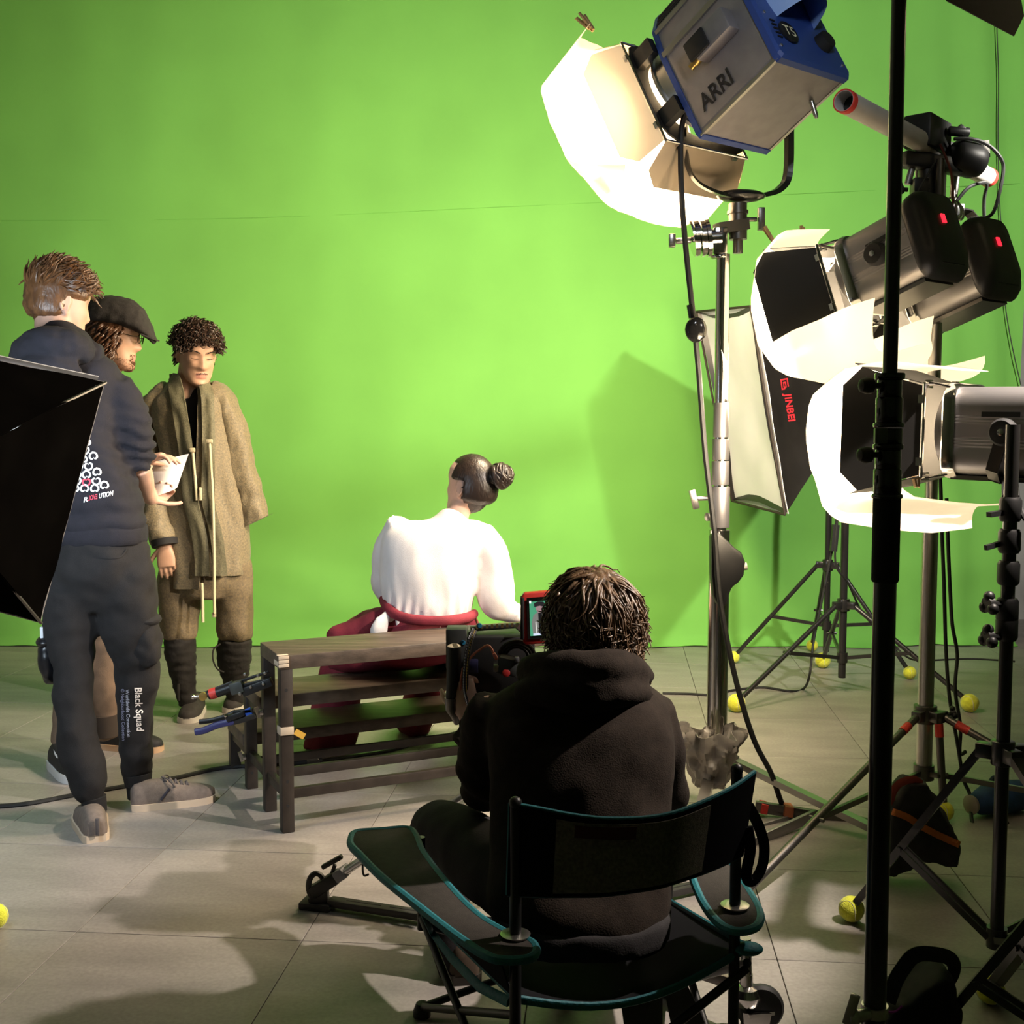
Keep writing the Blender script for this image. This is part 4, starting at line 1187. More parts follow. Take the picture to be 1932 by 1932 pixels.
for k, b in ((0, .022), (1, BDp - .022)):
    MB().box(bp(BL / 2, b, .125), (BL - .084, .024, .032), MBn).build('long_rail', LEGM, bench, bevel=.002)
MB().box(bp(BL / 2, 2 * BDp - .02, .125 - .03), (BL - .084, .02, .03), MBn).build('long_rail', LEGM, bench, bevel=.002)
for a in (.022, BL - .022):
    MB().box(bp(a, BDp / 2, .125), (.024, BDp - .084, .032), MBn).build('end_rail', LEGM, bench, bevel=.002)
    MB().box(bp(a, 1.5 * BDp, .125), (.024, BDp - .05, .032), MBn).build('end_rail', LEGM, bench, bevel=.002)
    MB().box(bp(a, 1.5 * BDp - .006, .325), (.026, BDp - .03, .034), MBn).build('end_rail', LEGM, bench, bevel=.002)
    MB().box(bp(a, 2.5 * BDp - .006, .132), (.026, BDp - .03, .034), MBn).build('end_rail', LEGM, bench, bevel=.002)
for b, z in ((BDp - .03, .345), (2 * BDp - .03, .12)):
    w = MB(); p = bp(-.0, b, z); w.lathe(p, -bd_, [(.012, 0), (.012, .012), (.006, .016)], 12)
    w.bar(p - bd_ * .012 + V(0, 0, -.016), p - bd_ * .022 + V(0, 0, .020), .008, .012); w.build('wing_nut', STEEL, bench)
TAPE = mat('masking_tape', (.52, .43, .33), .7)
def box_part(name, a, b, z, sz, m, lab=None): return MB().box(bp(a, b, z), sz, MBn).build(name, m, bench, bevel=.001, label=lab)
for k in range(3): box_part('tape', .012 + .0 * k, -.0035, .577 - .013 * k, (.034, .0025, .011), TAPE)
box_part('tape', .010, .006, .5845, (.036, .016, .0025), TAPE)
box_part('tape', -.0015, .04, .553, (.0025, .055, .016), TAPE)
box_part('tape', .021, -.0008, .337, (.0425, .004, .026), TAPE); box_part('tape', -.0005, .020, .337, (.004, .042, .026), TAPE)
MB().bar(bp(.046, .0, .333), bp(.076, -.004, .313), .020, .002, bn_).build('tape', mat('yellow_tape', (.62, .36, .05), .6), bench)

# --- clamps hanging on the bench end
def pp(x, y, Y=3.86): return P(x, y, Y)
qc = thing('camera_clamp', 'black bracket tool with a red band held at the bench end', 'clamp', pp(450, 1320))
m = MB(); m.tube([pp(394, 1311), pp(412, 1306), pp(436, 1297)], [.017, .017, .0165], 14); m.build('handle', BLACK, qc)
m = MB(); m.tube([pp(397, 1310), pp(409, 1306)], .0185, 16); m.build('red_band', mat('red_rubber', (.55, .05, .04), .5), qc)
m = MB(); m.cyl(pp(378, 1313), pp(366, 1315), .006, n=10); m.ball(pp(364, 1315), .009, 12, 8); m.build('ball_stud', CHROME, qc)
m = MB(); m.lathe(pp(384, 1313, 3.85), V(0, -1, 0), [(.014, 0), (.014, .012), (.006, .013)], 16); m.build('pivot', mat('brass', (.55, .38, .12), .35, .9), qc)
m = MB(); m.bar(pp(384, 1312), pp(440, 1290), .022, .010, V(0, 1, 0)); m.build('arm', BLACK, qc, bevel=.002)
m = MB(); m.bar(pp(436, 1300), pp(460, 1293), .040, .040, V(0, 1, 0)); m.build('slider', mat('grey_green_plastic', (.06, .065, .06), .5), qc, bevel=.004)
for o_ in (-7, 7):
    m = MB(); m.bar(pp(446, 1284 + o_ * .6 + 8), pp(508, 1262 + o_ + 12), .010, .010); m.build('rail', BLACK, qc, bevel=.002)
m = MB(); m.bar(pp(458, 1306), pp(513, 1285), .030, .030, V(0, 1, 0)); m.build('jaw_block', BLACK, qc, bevel=.004)
m = MB()
for x, y in ((462, 1272), (487, 1275), (500, 1270), (473, 1296), (497, 1290)): m.lathe(pp(x, y, 3.845), V(0, -1, 0), [(.006, 0), (.005, .004), (.001, .005)], 10)
m.lathe(pp(453, 1308, 3.845), V(0, -1, 0), [(.008, 0), (.006, .006), (.001, .007)], 10)
m.build_each('screw', STEEL, qc)
sc = thing('spring_clamp', 'black spring clamp with blue handles gripping the bench end', 'clamp', pp(420, 1365))
m = MB(); m.curve([pp(368, 1381), pp(385, 1378), pp(410, 1368), pp(440, 1361), pp(460, 1356)], [.012, .0125] + [.012] * 31, n=10, k=8, flat=.7); m.build('handle', mat('violet_blue_handle', (.045, .045, .17), .45), sc)
m = MB(); m.curve([pp(376, 1362, 3.9), pp(400, 1359, 3.9), pp(425, 1352, 3.9), pp(445, 1343, 3.9)], .009, n=10, k=8, flat=.7); m.build('handle', BLACK, sc)
m = MB(); m.bar(pp(428, 1356), pp(462, 1344), .020, .030, V(0, 1, 0)); m.bar(pp(440, 1362), pp(482, 1350), .020, .016, V(0, 1, 0)); m.bar(pp(440, 1345), pp(478, 1340), .018, .014, V(0, 1, 0)); m.build('jaws', BLACK, sc, bevel=.004)
m = MB(); m.bar(pp(462, 1345), pp(475, 1340), .024, .014, V(0, 1, 0)); m.build('jaw_tip', mat('bright_blue_plastic', (.02, .10, .55), .4), sc, bevel=.003)
m = MB(); m.lathe(pp(426, 1350, 3.845), V(0, -1, 0), [(.007, 0), (.005, .005), (.001, .006)], 10); m.build('rivet', CHROME, sc)

# ================================================================== FLOOR CABLES AND ODDS
cable('stage_cable', [G(-60, 1522, .007), G(0, 1521, .007), G(60, 1515, .007), G(140, 1500, .007), G(220, 1486, .007), G(320, 1470, .007), G(400, 1452, .007), G(450, 1446, .007), G(500, 1444, .007), G(550, 1438, .007)], .0085, 'thick black cable on the floor from the left edge to the bench')
pg = MB(); pg.tube([G(546, 1440, .018), G(562, 1440, .022), G(580, 1438, .028), G(592, 1436, .028), G(596, 1435, .02)], [.012, .016, .028, .028, .02], 14); pg.tube([G(588, 1436, .028), G(606, 1434, .028)], .018, 12)
tag(pg.build('cable_connector', BLACK), 'black round power connector on the floor under the bench', 'connector')
cable('under_cable', [G(606, 1435, .01), G(680, 1425, .006), G(740, 1415, .006), G(800, 1398, .006), G(860, 1382, .006), G(950, 1360, .006)], .006, 'thin black cable on the floor under the bench toward the camera')
# blue roll on the floor at the right
bl = MB(); c0, c1 = G(1836, 1515, .05), G(1925, 1500, .05)
bl.tube([c0, c0.lerp(c1, .12), c0.lerp(c1, .3), c0.lerp(c1, .7), c1], [.028, .040, .052, .056, .050], 18)
for i, p in enumerate(bl.v): bl.v[i] = p + V(0, 0, .010 * noise.noise(p * 22)); 
for i, p in enumerate(bl.v):
    if p.z < 0.003: p.z = .003
bl2 = thing('blue_jacket_roll', 'rolled blue cloth lying on the floor behind the boom stand', 'cloth', c0)
bl.build('roll', mat('blue_cloth', (.02, .06, .17), .8, var=.3, vscale=25), bl2, angle=70)
MB().lathe(c0 + V(0, 0, -.005), c0 - c1, [(.030, 0), (.034, .012), (.020, .02)], 14).build('pale_end', mat('pale_lining', (.4, .34, .3), .8), bl2)
MB().curve([c0.lerp(c1, .5) + V(0, -.02, .05), c0.lerp(c1, .45) + V(0, 0, .075), c0.lerp(c1, .35) + V(0, 0, .06)], .010, n=8, k=5).build('strap', mat('dark_blue_strap', (.01, .02, .05), .8), bl2)

# tote bag in the corner
tbg = thing('tote_bag', 'black tote bag with a tall handle and purple edge in the bottom right corner', 'bag', G(1745, 1960, .0))
TBM = mat('black_canvas', (.008, .008, .009), .9, var=.2, vscale=40)
tp = [(1685, 1905), (1720, 1895), (1745, 1868), (1775, 1848), (1800, 1842), (1812, 1860), (1818, 1900), (1824, 1990), (1826, 2050), (1660, 2050), (1662, 1960)]
tmh = MB().prism([P(x, y, 2.30) for x, y in tp], V(0, .14, 0)); tf_ = fuse(tmh, .010, 8); wrinkle(tf_, .008, (18, 18, 18), 3)
for p in tf_.v:
    if p.z < .004: p.z = .004
tf_.build('bag', TBM, tbg, angle=70)
def strap3(pts, w, m, parent, name, Y):
    q = [Vector(x) for x in catmull([tuple(P(x, y, yy)) for x, y, yy in pts], 8)]
    mb = MB(); rings = []
    for i, p in enumerate(q):
        t = (q[min(i + 1, len(q) - 1)] - q[max(i - 1, 0)]).normalized(); s = t.cross(V(0, 1, 0)).normalized()
        s = (s * .92 + V(0, .38, 0)).normalized()
        n_ = t.cross(s).normalized() * .003
        rings.append([p - s * w / 2 - n_, p + s * w / 2 - n_, p + s * w / 2 + n_, p - s * w / 2 + n_])
    mb.loft(rings); return mb.build(name, m, parent, angle=60)
strap3([(1676, 1890, 2.3), (1690, 1850, 2.3), (1705, 1825, 2.31), (1722, 1805, 2.32), (1745, 1799, 2.33), (1785, 1805, 2.35), (1800, 1820, 2.36), (1798, 1840, 2.37), (1785, 1862, 2.38)], .030, TBM, tbg, 'handle', 2.3)
MB().curve([P(1660, 1904, 2.295), P(1675, 1909, 2.295), P(1690, 1908, 2.295), P(1702, 1898, 2.295)], .0025, n=6, k=6).build('purple_edge', mat('purple_piping', (.30, .02, .35), .6), tbg)

# ================================================================== PEOPLE: tools
def LPt(px, py, Y, rpx, k=1.0):
    p = P(px, py, Y); r_ = rpx * Y / F
    return (p, r_, r_ * k)
def limb(mb, pts, ref=V(0, 1, 0), n=20, k=4, scale=1.0, power=2.0, mi=0):
    """tapered tube: pts = (point, side radius, depth radius)"""
    q = catmull([(p.x, p.y, p.z, a * scale, b * scale) for p, a, b in pts], k)
    cs = [V(*x[:3]) for x in q]; rings = []
    for i, x in enumerate(q):
        t = cs[min(i + 1, len(cs) - 1)] - cs[max(i - 1, 0)]
        if t.length < 1e-7: t = V(0, 0, 1)
        t.normalize(); B = ref - t * ref.dot(t)
        if B.length < 1e-3: B = V(0, 0, 1) - t * t.z
        B.normalize(); A = t.cross(B)
        ring = []
        for j in range(n):
            th = 2 * math.pi * j / n; c, s_ = math.cos(th), math.sin(th)
            if power != 2.0:
                c = math.copysign(abs(c) ** (2 / power), c); s_ = math.copysign(abs(s_) ** (2 / power), s_)
            ring.append(cs[i] + A * (c * x[3]) + B * (s_ * x[4]))
        rings.append(ring)
    mb.loft(rings, mi=mi)
    return mb
def torso(mb, secs, scale=1.0, n=28, power=2.4, yaw=0.0):
    """secs: (px, py, Y, half width px, half depth m), bottom to top"""
    q = catmull([(*P(px, py, Y), hw * Y / F, hd) for px, py, Y, hw, hd in secs], 4)
    rings = []
    ca, sa = math.cos(yaw), math.sin(yaw)
    for x, y, z, a, b in q:
        ring = []
        for j in range(n):
            th = 2 * math.pi * j / n; c, s_ = math.cos(th), math.sin(th)
            c = math.copysign(abs(c) ** (2 / power), c) * a * scale; s_ = math.copysign(abs(s_) ** (2 / power), s_) * b * scale
            ring.append(V(x + c * ca - s_ * sa, y + c * sa + s_ * ca, z))
        rings.append(ring)
    mb.loft(rings); return mb

HZ = [-.118, -.112, -.098, -.075, -.045, -.015, .015, .045, .072, .094, .109, .116, .1185]
HW = [.010, .027, .045, .0585, .0660, .0700, .0725, .0745, .0710, .0590, .0400, .0200, .002]
HF = [.070, .084, .0905, .0880, .0870, .0880, .0875, .0915, .0880, .0740, .0500, .0240, .002]
HB = [.040, .020, -.008, -.038, -.068, -.087, -.098, -.100, -.094, -.078, -.052, -.026, -.004]
def head_mesh(mb, M, s=1.0, eyes_down=True, mi=0):
    nz, na = 72, 72
    g = lambda x, c, w: math.exp(-((x - c) / w) ** 2)
    rings = []
    for i in range(nz + 1):
        t = i / nz; z = -.118 + .2365 * (0.5 - 0.5 * math.cos(math.pi * t))
        w = float(np.interp(z, HZ, HW)); f = float(np.interp(z, HZ, HF)); b = float(np.interp(z, HZ, HB))
        yc, hd = (f + b) / 2, (f - b) / 2; ring = []
        for j in range(na):
            th = 2 * math.pi * j / na; c, q = math.cos(th), math.sin(th)
            e = 2 / 2.25
            x = math.copysign(abs(c) ** e, c) * w; y = yc + math.copysign(abs(q) ** e, q) * hd
            if q > 0:
                ax = abs(x); k = q
                nw = .0095 + .0075 * g(z, -.030, .013)
                npf = float(np.interp(z, [-.046, -.040, -.032, -.024, -.008, .010, .026, .036], [0, .009, .021, .024, .017, .010, .005, 0]))
                y += npf * math.exp(-(x / (nw * 1.25)) ** 2) * .88
                y -= .0085 * g(ax, .031, .0175) * g(z, .016, .0125) * k
                y += .0055 * g(ax, .031, .0120) * g(z, .0125, .0075) * k
                y -= .0022 * g(ax, .031, .0130) * g(z, .0060, .0022) * k
                y += .0028 * g(ax, .026, .020) * g(z, .0335, .0090) * k
                y += .0060 * g(x, 0, .019) * g(z, -.0585, .0055) + .0065 * g(x, 0, .016) * g(z, -.0705, .0060)
                y -= .0035 * g(x, 0, .022) * g(z, -.0645, .0022)
                y -= .0030 * g(x, 0, .018) * g(z, -.081, .006)
                y += .0060 * g(x, 0, .018) * g(z, -.100, .012)
                y += .0050 * g(ax, .044, .016) * g(z, -.014, .016) * k
                y -= .0035 * g(ax, .044, .012) * g(z, -.050, .018) * k
            ring.append(M @ (V(x, y, z) * s))
        rings.append(ring)
    mb.loft(rings, mi=mi)
    for sx in (-1, 1):      # ears
        pts = []
        for k in range(15):
            t = R(-60 + 285 * k / 14)
            pts.append(M @ (V(sx * (.0770 + .010 * max(0, -math.sin(t - .2))), -.012 - .017 * math.cos(t) * (1 if k < 12 else .6), .002 + .029 * math.sin(t)) * s))
        mb.tube(pts, .0052 * s, 8)
        lobe = M @ (V(sx * .074, -.006, -.028) * s); mb.ball(lobe, .0085 * s, 10, 8)
        mb.ball(M @ (V(sx * .0735, -.010, .002) * s), (.008 * s, .015 * s, .026 * s), 12, 8, M.to_3x3())
    return mb

def head_matrix(loc, facing, up=V(0, 0, 1)):
    y = Vector(facing).normalized(); x = y.cross(Vector(up)).normalized(); z = x.cross(y)
    M = Matrix((x, y, z)).transposed().to_4x4(); M.translation = loc
    return M

def hand(mb, wrist, fwd, palm, side, s=1.0, curl=(.5, .55, .6, .65), tcurl=.3, spread=.06):
    f = Vector(fwd).normalized(); pn = Vector(palm); pn = (pn - f * pn.dot(f)).normalized(); lat = f.cross(pn) * side
    lim = []
    for d, a, b in ((-.015, .026, .020), (.01, .030, .018), (.05, .039, .0155), (.085, .040, .0125), (.098, .037, .010)):
        lim.append((wrist + f * (d * s), a * s, b * s))
    limb(mb, lim, ref=pn, n=18)
    for k, (off, L, r_) in enumerate(((-.0285, .066, .0083), (-.0095, .078, .0088), (.0100, .073, .0086), (.0285, .056, .0078))):
        p = wrist + (f * (.083 - abs(off) * .12) + lat * (-off)) * s
        d = (f + lat * (-off * spread * 20)).normalized(); pts = [p - d * .012 * s]; ang = 0
        pts.append(p)
        for j, fr in enumerate((.45, .32, .25)):
            ang += curl[k] * (1.0, 1.15, .75)[j]
            dd = d * math.cos(ang) + pn * math.sin(ang)
            p = p + dd * (L * fr * s); pts.append(p)
        mb.tube(pts, [r_ * s, r_ * s, r_ * .97 * s, r_ * .9 * s, r_ * .78 * s], 10)
        mb.ball(pts[-1], r_ * .8 * s, 10, 6)
    p = wrist + (f * .022 + lat * .028 + pn * .004) * s; d = (lat * .72 + f * .62 + pn * .25).normalized(); pts = [p - d * .01 * s, p]
    for j, L in enumerate((.036, .030, .024)):
        dd = (d + pn * (tcurl * j) + f * (.35 * j)).normalized(); p = p + dd * (L * s); pts.append(p)
    mb.tube(pts, [.013 * s, .0125 * s, .0105 * s, .0098 * s, .008 * s], 10); mb.ball(pts[-1], .0085 * s, 10, 6)
    return mb

SKIN_A = mat('skin_pale', (.60, .37, .28), .5, var=.08, vscale=25)
SKIN_B = mat('skin_warm', (.52, .31, .21), .5, var=.08, vscale=25)
LIPS = mat('lips', (.50, .24, .19), .45)
def skin_build(mb, M, s, root, skin, voxel=.0048, smooth=2):
    o = fuse(mb, voxel, smooth)
    Mi = M.inverted()
    for i, f in enumerate(o.f):
        c = Mi @ ((o.v[f[0]] + o.v[f[2]]) / 2) / s
        if c.y > .080 and abs(c.x) < .024 - .25 * abs(c.z + .0645) and -.0765 < c.z < -.0535: o.m[i] = 1
    return o.build('body', [skin, LIPS], root, angle=80)

def hair_ball(M, s, thick, rough=.006, freq=30, nu=72, nv=48, seed=0.0, sink=.10):
    """scalp of hair: thick(u) gives its depth in metres over the skull, negative where skin shows"""
    mb = MB().ball(V(0, 0, 0), 1.0, nu, nv)
    for i, p in enumerate(mb.v):
        d = p.normalized()
        base = V(d.x * .0755, d.y * .0985 - .006, d.z * .112 + .006)
        t = thick(d)
        h = base.length
        k = 1 + t / h if t > -.0005 else 1 - sink
        q = base * k
        if t > 0: q += d * (rough * (noise.noise(d * freq * .1 * 3 + V(seed, 0, 0)) + .5 * noise.noise(d * freq * .7)))
        mb.v[i] = M @ (q * s)
    return mb
def sph(az, el):
    """az 0 = face, +90 = the head's right side"""
    a, e = R(az), R(el); return V(math.sin(a) * math.cos(e), math.cos(a) * math.cos(e), math.sin(e))
def clumps(mb, M, s, n, pick, path, r0=.006, sides=5, rng=None):
    rng = rng or random.Random(3)
    k = 0; tries = 0
    while k < n and tries < n * 60:
        tries += 1
        d = V(rng.gauss(0, 1), rng.gauss(0, 1), rng.gauss(0, 1)).normalized()
        if not pick(d): continue
        base = V(d.x * .0765, d.y * .0995 - .006, d.z * .113 + .006)
        pts = path(base, d, rng)
        m_ = len(pts); rr = r0 * rng.uniform(.7, 1.25)
        mb.tube([M @ (p * s) for p in pts], [rr * s * (1 - .82 * (i / (m_ - 1)) ** 1.6) for i in range(m_)], sides)
        k += 1
    return mb
def combed(flow, n=9, step=.10, off0=.004, off1=.020, flick=0.0, jit=.25):
    """strand that follows the skull: flow(d) gives the combing direction"""
    def path(b, d, rng):
        pts = []; dd = d.copy(); j = V(rng.gauss(0, jit), rng.gauss(0, jit), rng.gauss(0, jit)); o1 = off1 * rng.uniform(.6, 1.3); ph = rng.uniform(0, 6.3)
        for k in range(n):
            t = k / (n - 1); e = V(dd.x * .0765, dd.y * .0995 - .006, dd.z * .113 + .006)
            off = off0 + (o1 - off0) * math.sin(min(1, t * 1.4) * math.pi / 2) + flick * t ** 3 * rng.uniform(.5, 1.2)
            pts.append(e + dd * off)
            f = flow(dd) + j + V(math.sin(ph + k), math.cos(ph + k), 0) * .25; f = f - dd * f.dot(dd)
            if f.length > 1e-4: f.normalize()
            dd = (dd + f * step).normalized()
        return pts
    return path
def hair_mat(name, c, c2):
    return mat(name, c, .42, var=.5, vscale=55, col2=c2, bump=.35, bscale=180, stretch=(1, 1, .35))

def shoe(root, heel, toe_dir, upper, sole, L=.275, wf=1.0, laces=None, name='shoe', sole_h=.024, lift=0.0):
    y = Vector((toe_dir[0], toe_dir[1], 0)).normalized(); x = y.cross(V(0, 0, 1)); org = V(heel.x, heel.y, lift)
    M = Matrix((x, y, V(0, 0, 1))).transposed().to_4x4(); M.translation = org
    st = [(0, .022, .050), (.012, .031, .066), (.05, .036, .076), (.09, .038, .078), (.12, .041, .070), (.16, .045, .056), (.20, .0465, .046), (.235, .042, .039), (.26, .030, .031), (.272, .014, .022)]
    k = L / .275; rings = []
    for yy, w, h in st:
        ring = []
        for j in range(17):
            t = math.pi * j / 16
            ring.append(M @ V(math.copysign(abs(math.cos(t)) ** .75, math.cos(t)) * w * wf, yy * k, sole_h - .004 + h * math.sin(t) ** .85))
        rings.append(ring)
    up = MB().loft(rings).build(name, upper, root, angle=60)
    outl = [(w * wf + .005, yy * k) for yy, w, h in st]
    poly = [M @ V(a, b, .0) for a, b in outl] + [M @ V(-a, b, .0) for a, b in outl[::-1]]
    MB().prism(poly, V(0, 0, sole_h)).build('sole', sole, up, angle=40)
    if laces:
        lm = MB()
        for i in range(5):
            yy = (.105 + .018 * i) * k; h = sole_h + float(np.interp(yy / k, [s_[0] for s_ in st], [s_[2] for s_ in st])) - .001
            w = .020
            lm.tube([M @ V(-w, yy, h - .007), M @ V(0, yy + .004, h + .003), M @ V(w, yy + .008, h - .007)], .0028, 6)
            lm.tube([M @ V(w, yy, h - .007), M @ V(0, yy + .004, h + .003), M @ V(-w, yy + .008, h - .007)], .0028, 6)
        yy = .10 * k; h = sole_h + .078
        for sgn in (-1, 1): lm.curve([M @ V(0, yy, h), M @ V(sgn * .03, yy + .02, h - .004), M @ V(sgn * .04, yy + .04, h - .028), M @ V(sgn * .015, yy + .03, h - .012)], .0026, n=6, k=5)
        lm.build('laces', laces, up)
    return up, M

def garment(name, mb, material, root, voxel=.011, smooth=6, amp=.006, scale=(10, 10, 14), seed=0.0, fn=None, ridge=False, extra=None):
    o = fuse(mb, voxel, smooth)
    if amp: wrinkle(o, amp, scale, seed, fn, ridge)
    if extra: extra(o)
    ob = o.build(name, material, root, angle=85)
    return o, ob

# ================================================================== PERSON 1: navy hoodie, back to the camera
p1 = thing('person', 'person in navy hoodie and black cargo joggers seen from behind holding white papers', 'person', G(210, 1560))
Y1 = 3.82
HOOD = mat('navy_fleece', (.0095, .0085, .0140), .92, var=.15, vscale=40, bump=.2, bscale=350)
JOG = mat('charcoal_fleece', (.0100, .0085, .0088), .92, var=.15, vscale=40, bump=.2, bscale=350)
JOGP = mat('shiny_black_nylon', (.008, .008, .010), .32, var=.2, vscale=20)
tor1 = [(191, 1024, Y1, 83, .125), (187, 985, Y1, 84, .130), (178, 930, Y1, 82, .132), (160, 870, Y1, 79, .130), (142, 815, Y1, 80, .128), (130, 765, Y1, 92, .125), (124, 720, Y1, 104, .115), (121, 690, Y1, 98, .100), (118, 668, Y1, 76, .085), (115, 650, Y1, 50, .07)]
rarm = [LPt(212, 722, 3.83, 36), LPt(234, 765, 3.85, 38), LPt(248, 815, 3.86, 37), LPt(257, 852, 3.88, 35), LPt(263, 880, 3.90, 31)]
rfor = [LPt(262, 878, 3.90, 22), LPt(270, 905, 3.98, 20), LPt(276, 928, 4.06, 16), LPt(284, 940, 4.12, 14)]
larm = [LPt(32, 722, 3.83, 36), LPt(20, 780, 3.86, 37), LPt(28, 850, 3.92, 34), LPt(60, 900, 4.02, 30), LPt(130, 905, 4.12, 28)]
lfor = [LPt(130, 905, 4.12, 22), LPt(200, 890, 4.16, 19), LPt(262, 872, 4.16, 15)]
lleg = [LPt(150, 1030, Y1, 50), LPt(138, 1100, Y1, 54), LPt(133, 1165, Y1, 52), LPt(136, 1240, Y1, 42), LPt(139, 1320, Y1 - .02, 37), LPt(148, 1400, Y1 - .03, 39), LPt(160, 1455, Y1 - .04, 37), LPt(169, 1488, Y1 - .05, 33), LPt(176, 1508, Y1 - .05, 23), LPt(178, 1518, Y1 - .05, 20)]
rleg = [LPt(228, 1030, Y1, 50), LPt(238, 1100, Y1, 56), LPt(243, 1165, Y1 + .02, 54), LPt(256, 1240, Y1 + .06, 45), LPt(258, 1320, Y1 + .1, 37), LPt(256, 1400, Y1 + .13, 35), LPt(257, 1440, Y1 + .15, 32), LPt(259, 1460, Y1 + .16, 28), LPt(260, 1472, Y1 + .16, 21)]
hp1 = P(112, 577, 3.86)
MH1 = head_matrix(hp1, V(.72, .68, -.16), V(.05, 0, 1))
bm = MB()
torso(bm, tor1, .70); limb(bm, rarm, scale=.60); limb(bm, rfor); limb(bm, larm, scale=.60); limb(bm, lfor); limb(bm, lleg + [LPt(182, 1555, Y1 - .04, 20)], scale=.6); limb(bm, rleg + [LPt(262, 1510, Y1 + .17, 20)], scale=.6)
limb(bm, [LPt(112, 665, Y1, 42), LPt(104, 632, Y1 + .01, 36), LPt(104, 605, 3.84, 36), LPt(110, 575, 3.86, 34)])
head_mesh(bm, MH1, 1.0)
hand(bm, P(284, 940, 4.12), V(.10, .55, .10), V(.7, -.2, .6), 1, .92, (.85, .9, .95, 1.0))
hand(bm, P(262, 872, 4.16), V(1, .05, .30), V(0, -.1, -1), 1, .95, (.30, .35, .4, .45))
skin_build(bm, MH1, 1.0, p1, SKIN_A)
# hoodie
hm = MB(); torso(hm, tor1, 1.0); limb(hm, rarm); limb(hm, larm)
limb(hm, [LPt(120, 680, Y1, 78, .9), LPt(116, 655, Y1, 60, 1.0), LPt(112, 638, Y1 + .02, 46, 1.1)])
def p1w(p): return 1.0
hz, ho = garment('hoodie', hm, HOOD, p1, .011, 6, .010, (8, 8, 13), 1.0)
# folds bunched at the pushed-up sleeve and above the hem
def slv(o):
    n = normals(o)
    for i, p in enumerate(o.v):
        q = (p - P(258, 850, 3.88)).length
        w = math.exp(-(q / .13) ** 2)
        if w > .02: o.v[i] = p + Vector(n[i]) * (.010 * w * math.sin(p.z * 150 + p.x * 40 + 3 * noise.noise(p * 12)))
        z = p.z - P(190, 1000, Y1).z
        w2 = math.exp(-((z - .05) / .07) ** 2)
        if w2 > .02: o.v[i] = o.v[i] + Vector(n[i]) * (.006 * w2 * math.sin(p.z * 95 + 2.5 * noise.noise(V(p.x * 6, p.y * 6, 0))))
bpy.data.objects.remove(ho)
slv(hz); ho = hz.build('hoodie', HOOD, p1, angle=85)
hb = MB(); torso(hb, [(191, 1026, Y1, 82, .125), (190, 1010, Y1, 86, .133), (189, 990, Y1, 85, .131)], 1.0); hb = fuse(hb, .010, 3); hb.build('hem_band', HOOD, p1, angle=80)
# hood lying on the shoulders
hd = MB()
limb(hd, [LPt(38, 690, 3.80, 18), LPt(46, 662, 3.72, 26), LPt(85, 650, 3.665, 32), LPt(130, 652, 3.675, 31), LPt(165, 664, 3.76, 26), LPt(176, 668, 3.90, 20)])
limb(hd, [LPt(48, 690, 3.70, 26), LPt(95, 694, 3.665, 38), LPt(145, 686, 3.70, 28)])
limb(hd, [LPt(62, 668, 3.90, 12), LPt(58, 652, 3.82, 15), LPt(75, 640, 3.745, 17), LPt(108, 637, 3.715, 18), LPt(140, 642, 3.75, 17), LPt(160, 654, 3.83, 15), LPt(160, 668, 3.92, 12)], n=14)
hd = fuse(hd, .0075, 3); wrinkle(hd, .009, (14, 14, 22), 4.0); hd.build('hood', HOOD, p1, angle=80)
# joggers
jm = MB(); limb(jm, lleg); limb(jm, rleg)
torso(jm, [(190, 1150, Y1, 40, .07), (190, 1120, Y1, 66, .105), (190, 1085, Y1, 79, .126), (190, 1050, Y1, 82, .130), (190, 1010, Y1, 78, .120)])
jz, jo = garment('joggers', jm, JOG, p1, .011, 8, .013, (9, 9, 11), 7.0)
bj = jz.bvh()
def pocket(px, py, Y, rx, ry, rz, m, seed):
    mb = MB().ball(P(px, py, Y), (rx, ry, rz), 24, 16)
    mb = fuse(mb, .008, 2); wrinkle(mb, .010, (16, 16, 16), seed)
    o = mb.build('cargo_pocket', m, p1, angle=80)
    f = MB().ball(P(px, py, Y) + V(0, -.006, rz * .72), (rx * 1.02, ry * 1.05, rz * .24), 20, 10); f.build('pocket_flap', m, o)
pocket(279, 1208, 3.84, .046, .060, .098, JOG, 2); pocket(94, 1245, Y1, .034, .060, .092, JOGP, 9)
MB().box(P(80, 1193, 3.78), (.010, .016, .036)).build('white_tag', mat('white_tag', (.7, .72, .75), .6), p1)
strip_decal('back_pocket', [(165, 1040), (185, 1050), (205, 1053), (228, 1050), (240, 1035)], 3, bj, jo, mat('pocket_seam', (.008, .007, .008), .9), .003, 8)
for pts in ([LPt(176, 1504, Y1 - .05, 24), LPt(180, 1532, Y1 - .05, 22)], [LPt(259, 1458, Y1 + .16, 28), LPt(261, 1480, Y1 + .16, 25)]):
    limb(MB(), pts)
    m_ = MB(); limb(m_, pts, n=24); m_.build('cuff', JOG, p1)
SOCK = mat('black_sock', (.007, .007, .008), .9)
m_ = MB(); limb(m_, [LPt(179, 1524, Y1 - .05, 21), LPt(182, 1552, Y1 - .045, 19)]); m_.build('sock', SOCK, p1)
m_ = MB(); limb(m_, [LPt(260, 1478, Y1 + .16, 22), LPt(261, 1505, Y1 + .16, 20)]); m_.build('sock', SOCK, p1)
CANV = mat('taupe_canvas', (.17, .135, .115), .85, var=.15, vscale=60, bump=.2, bscale=400)
SOLE = mat('cream_rubber', (.62, .50, .38), .6)
LACE = mat('dark_lace', (.10, .085, .085), .8)
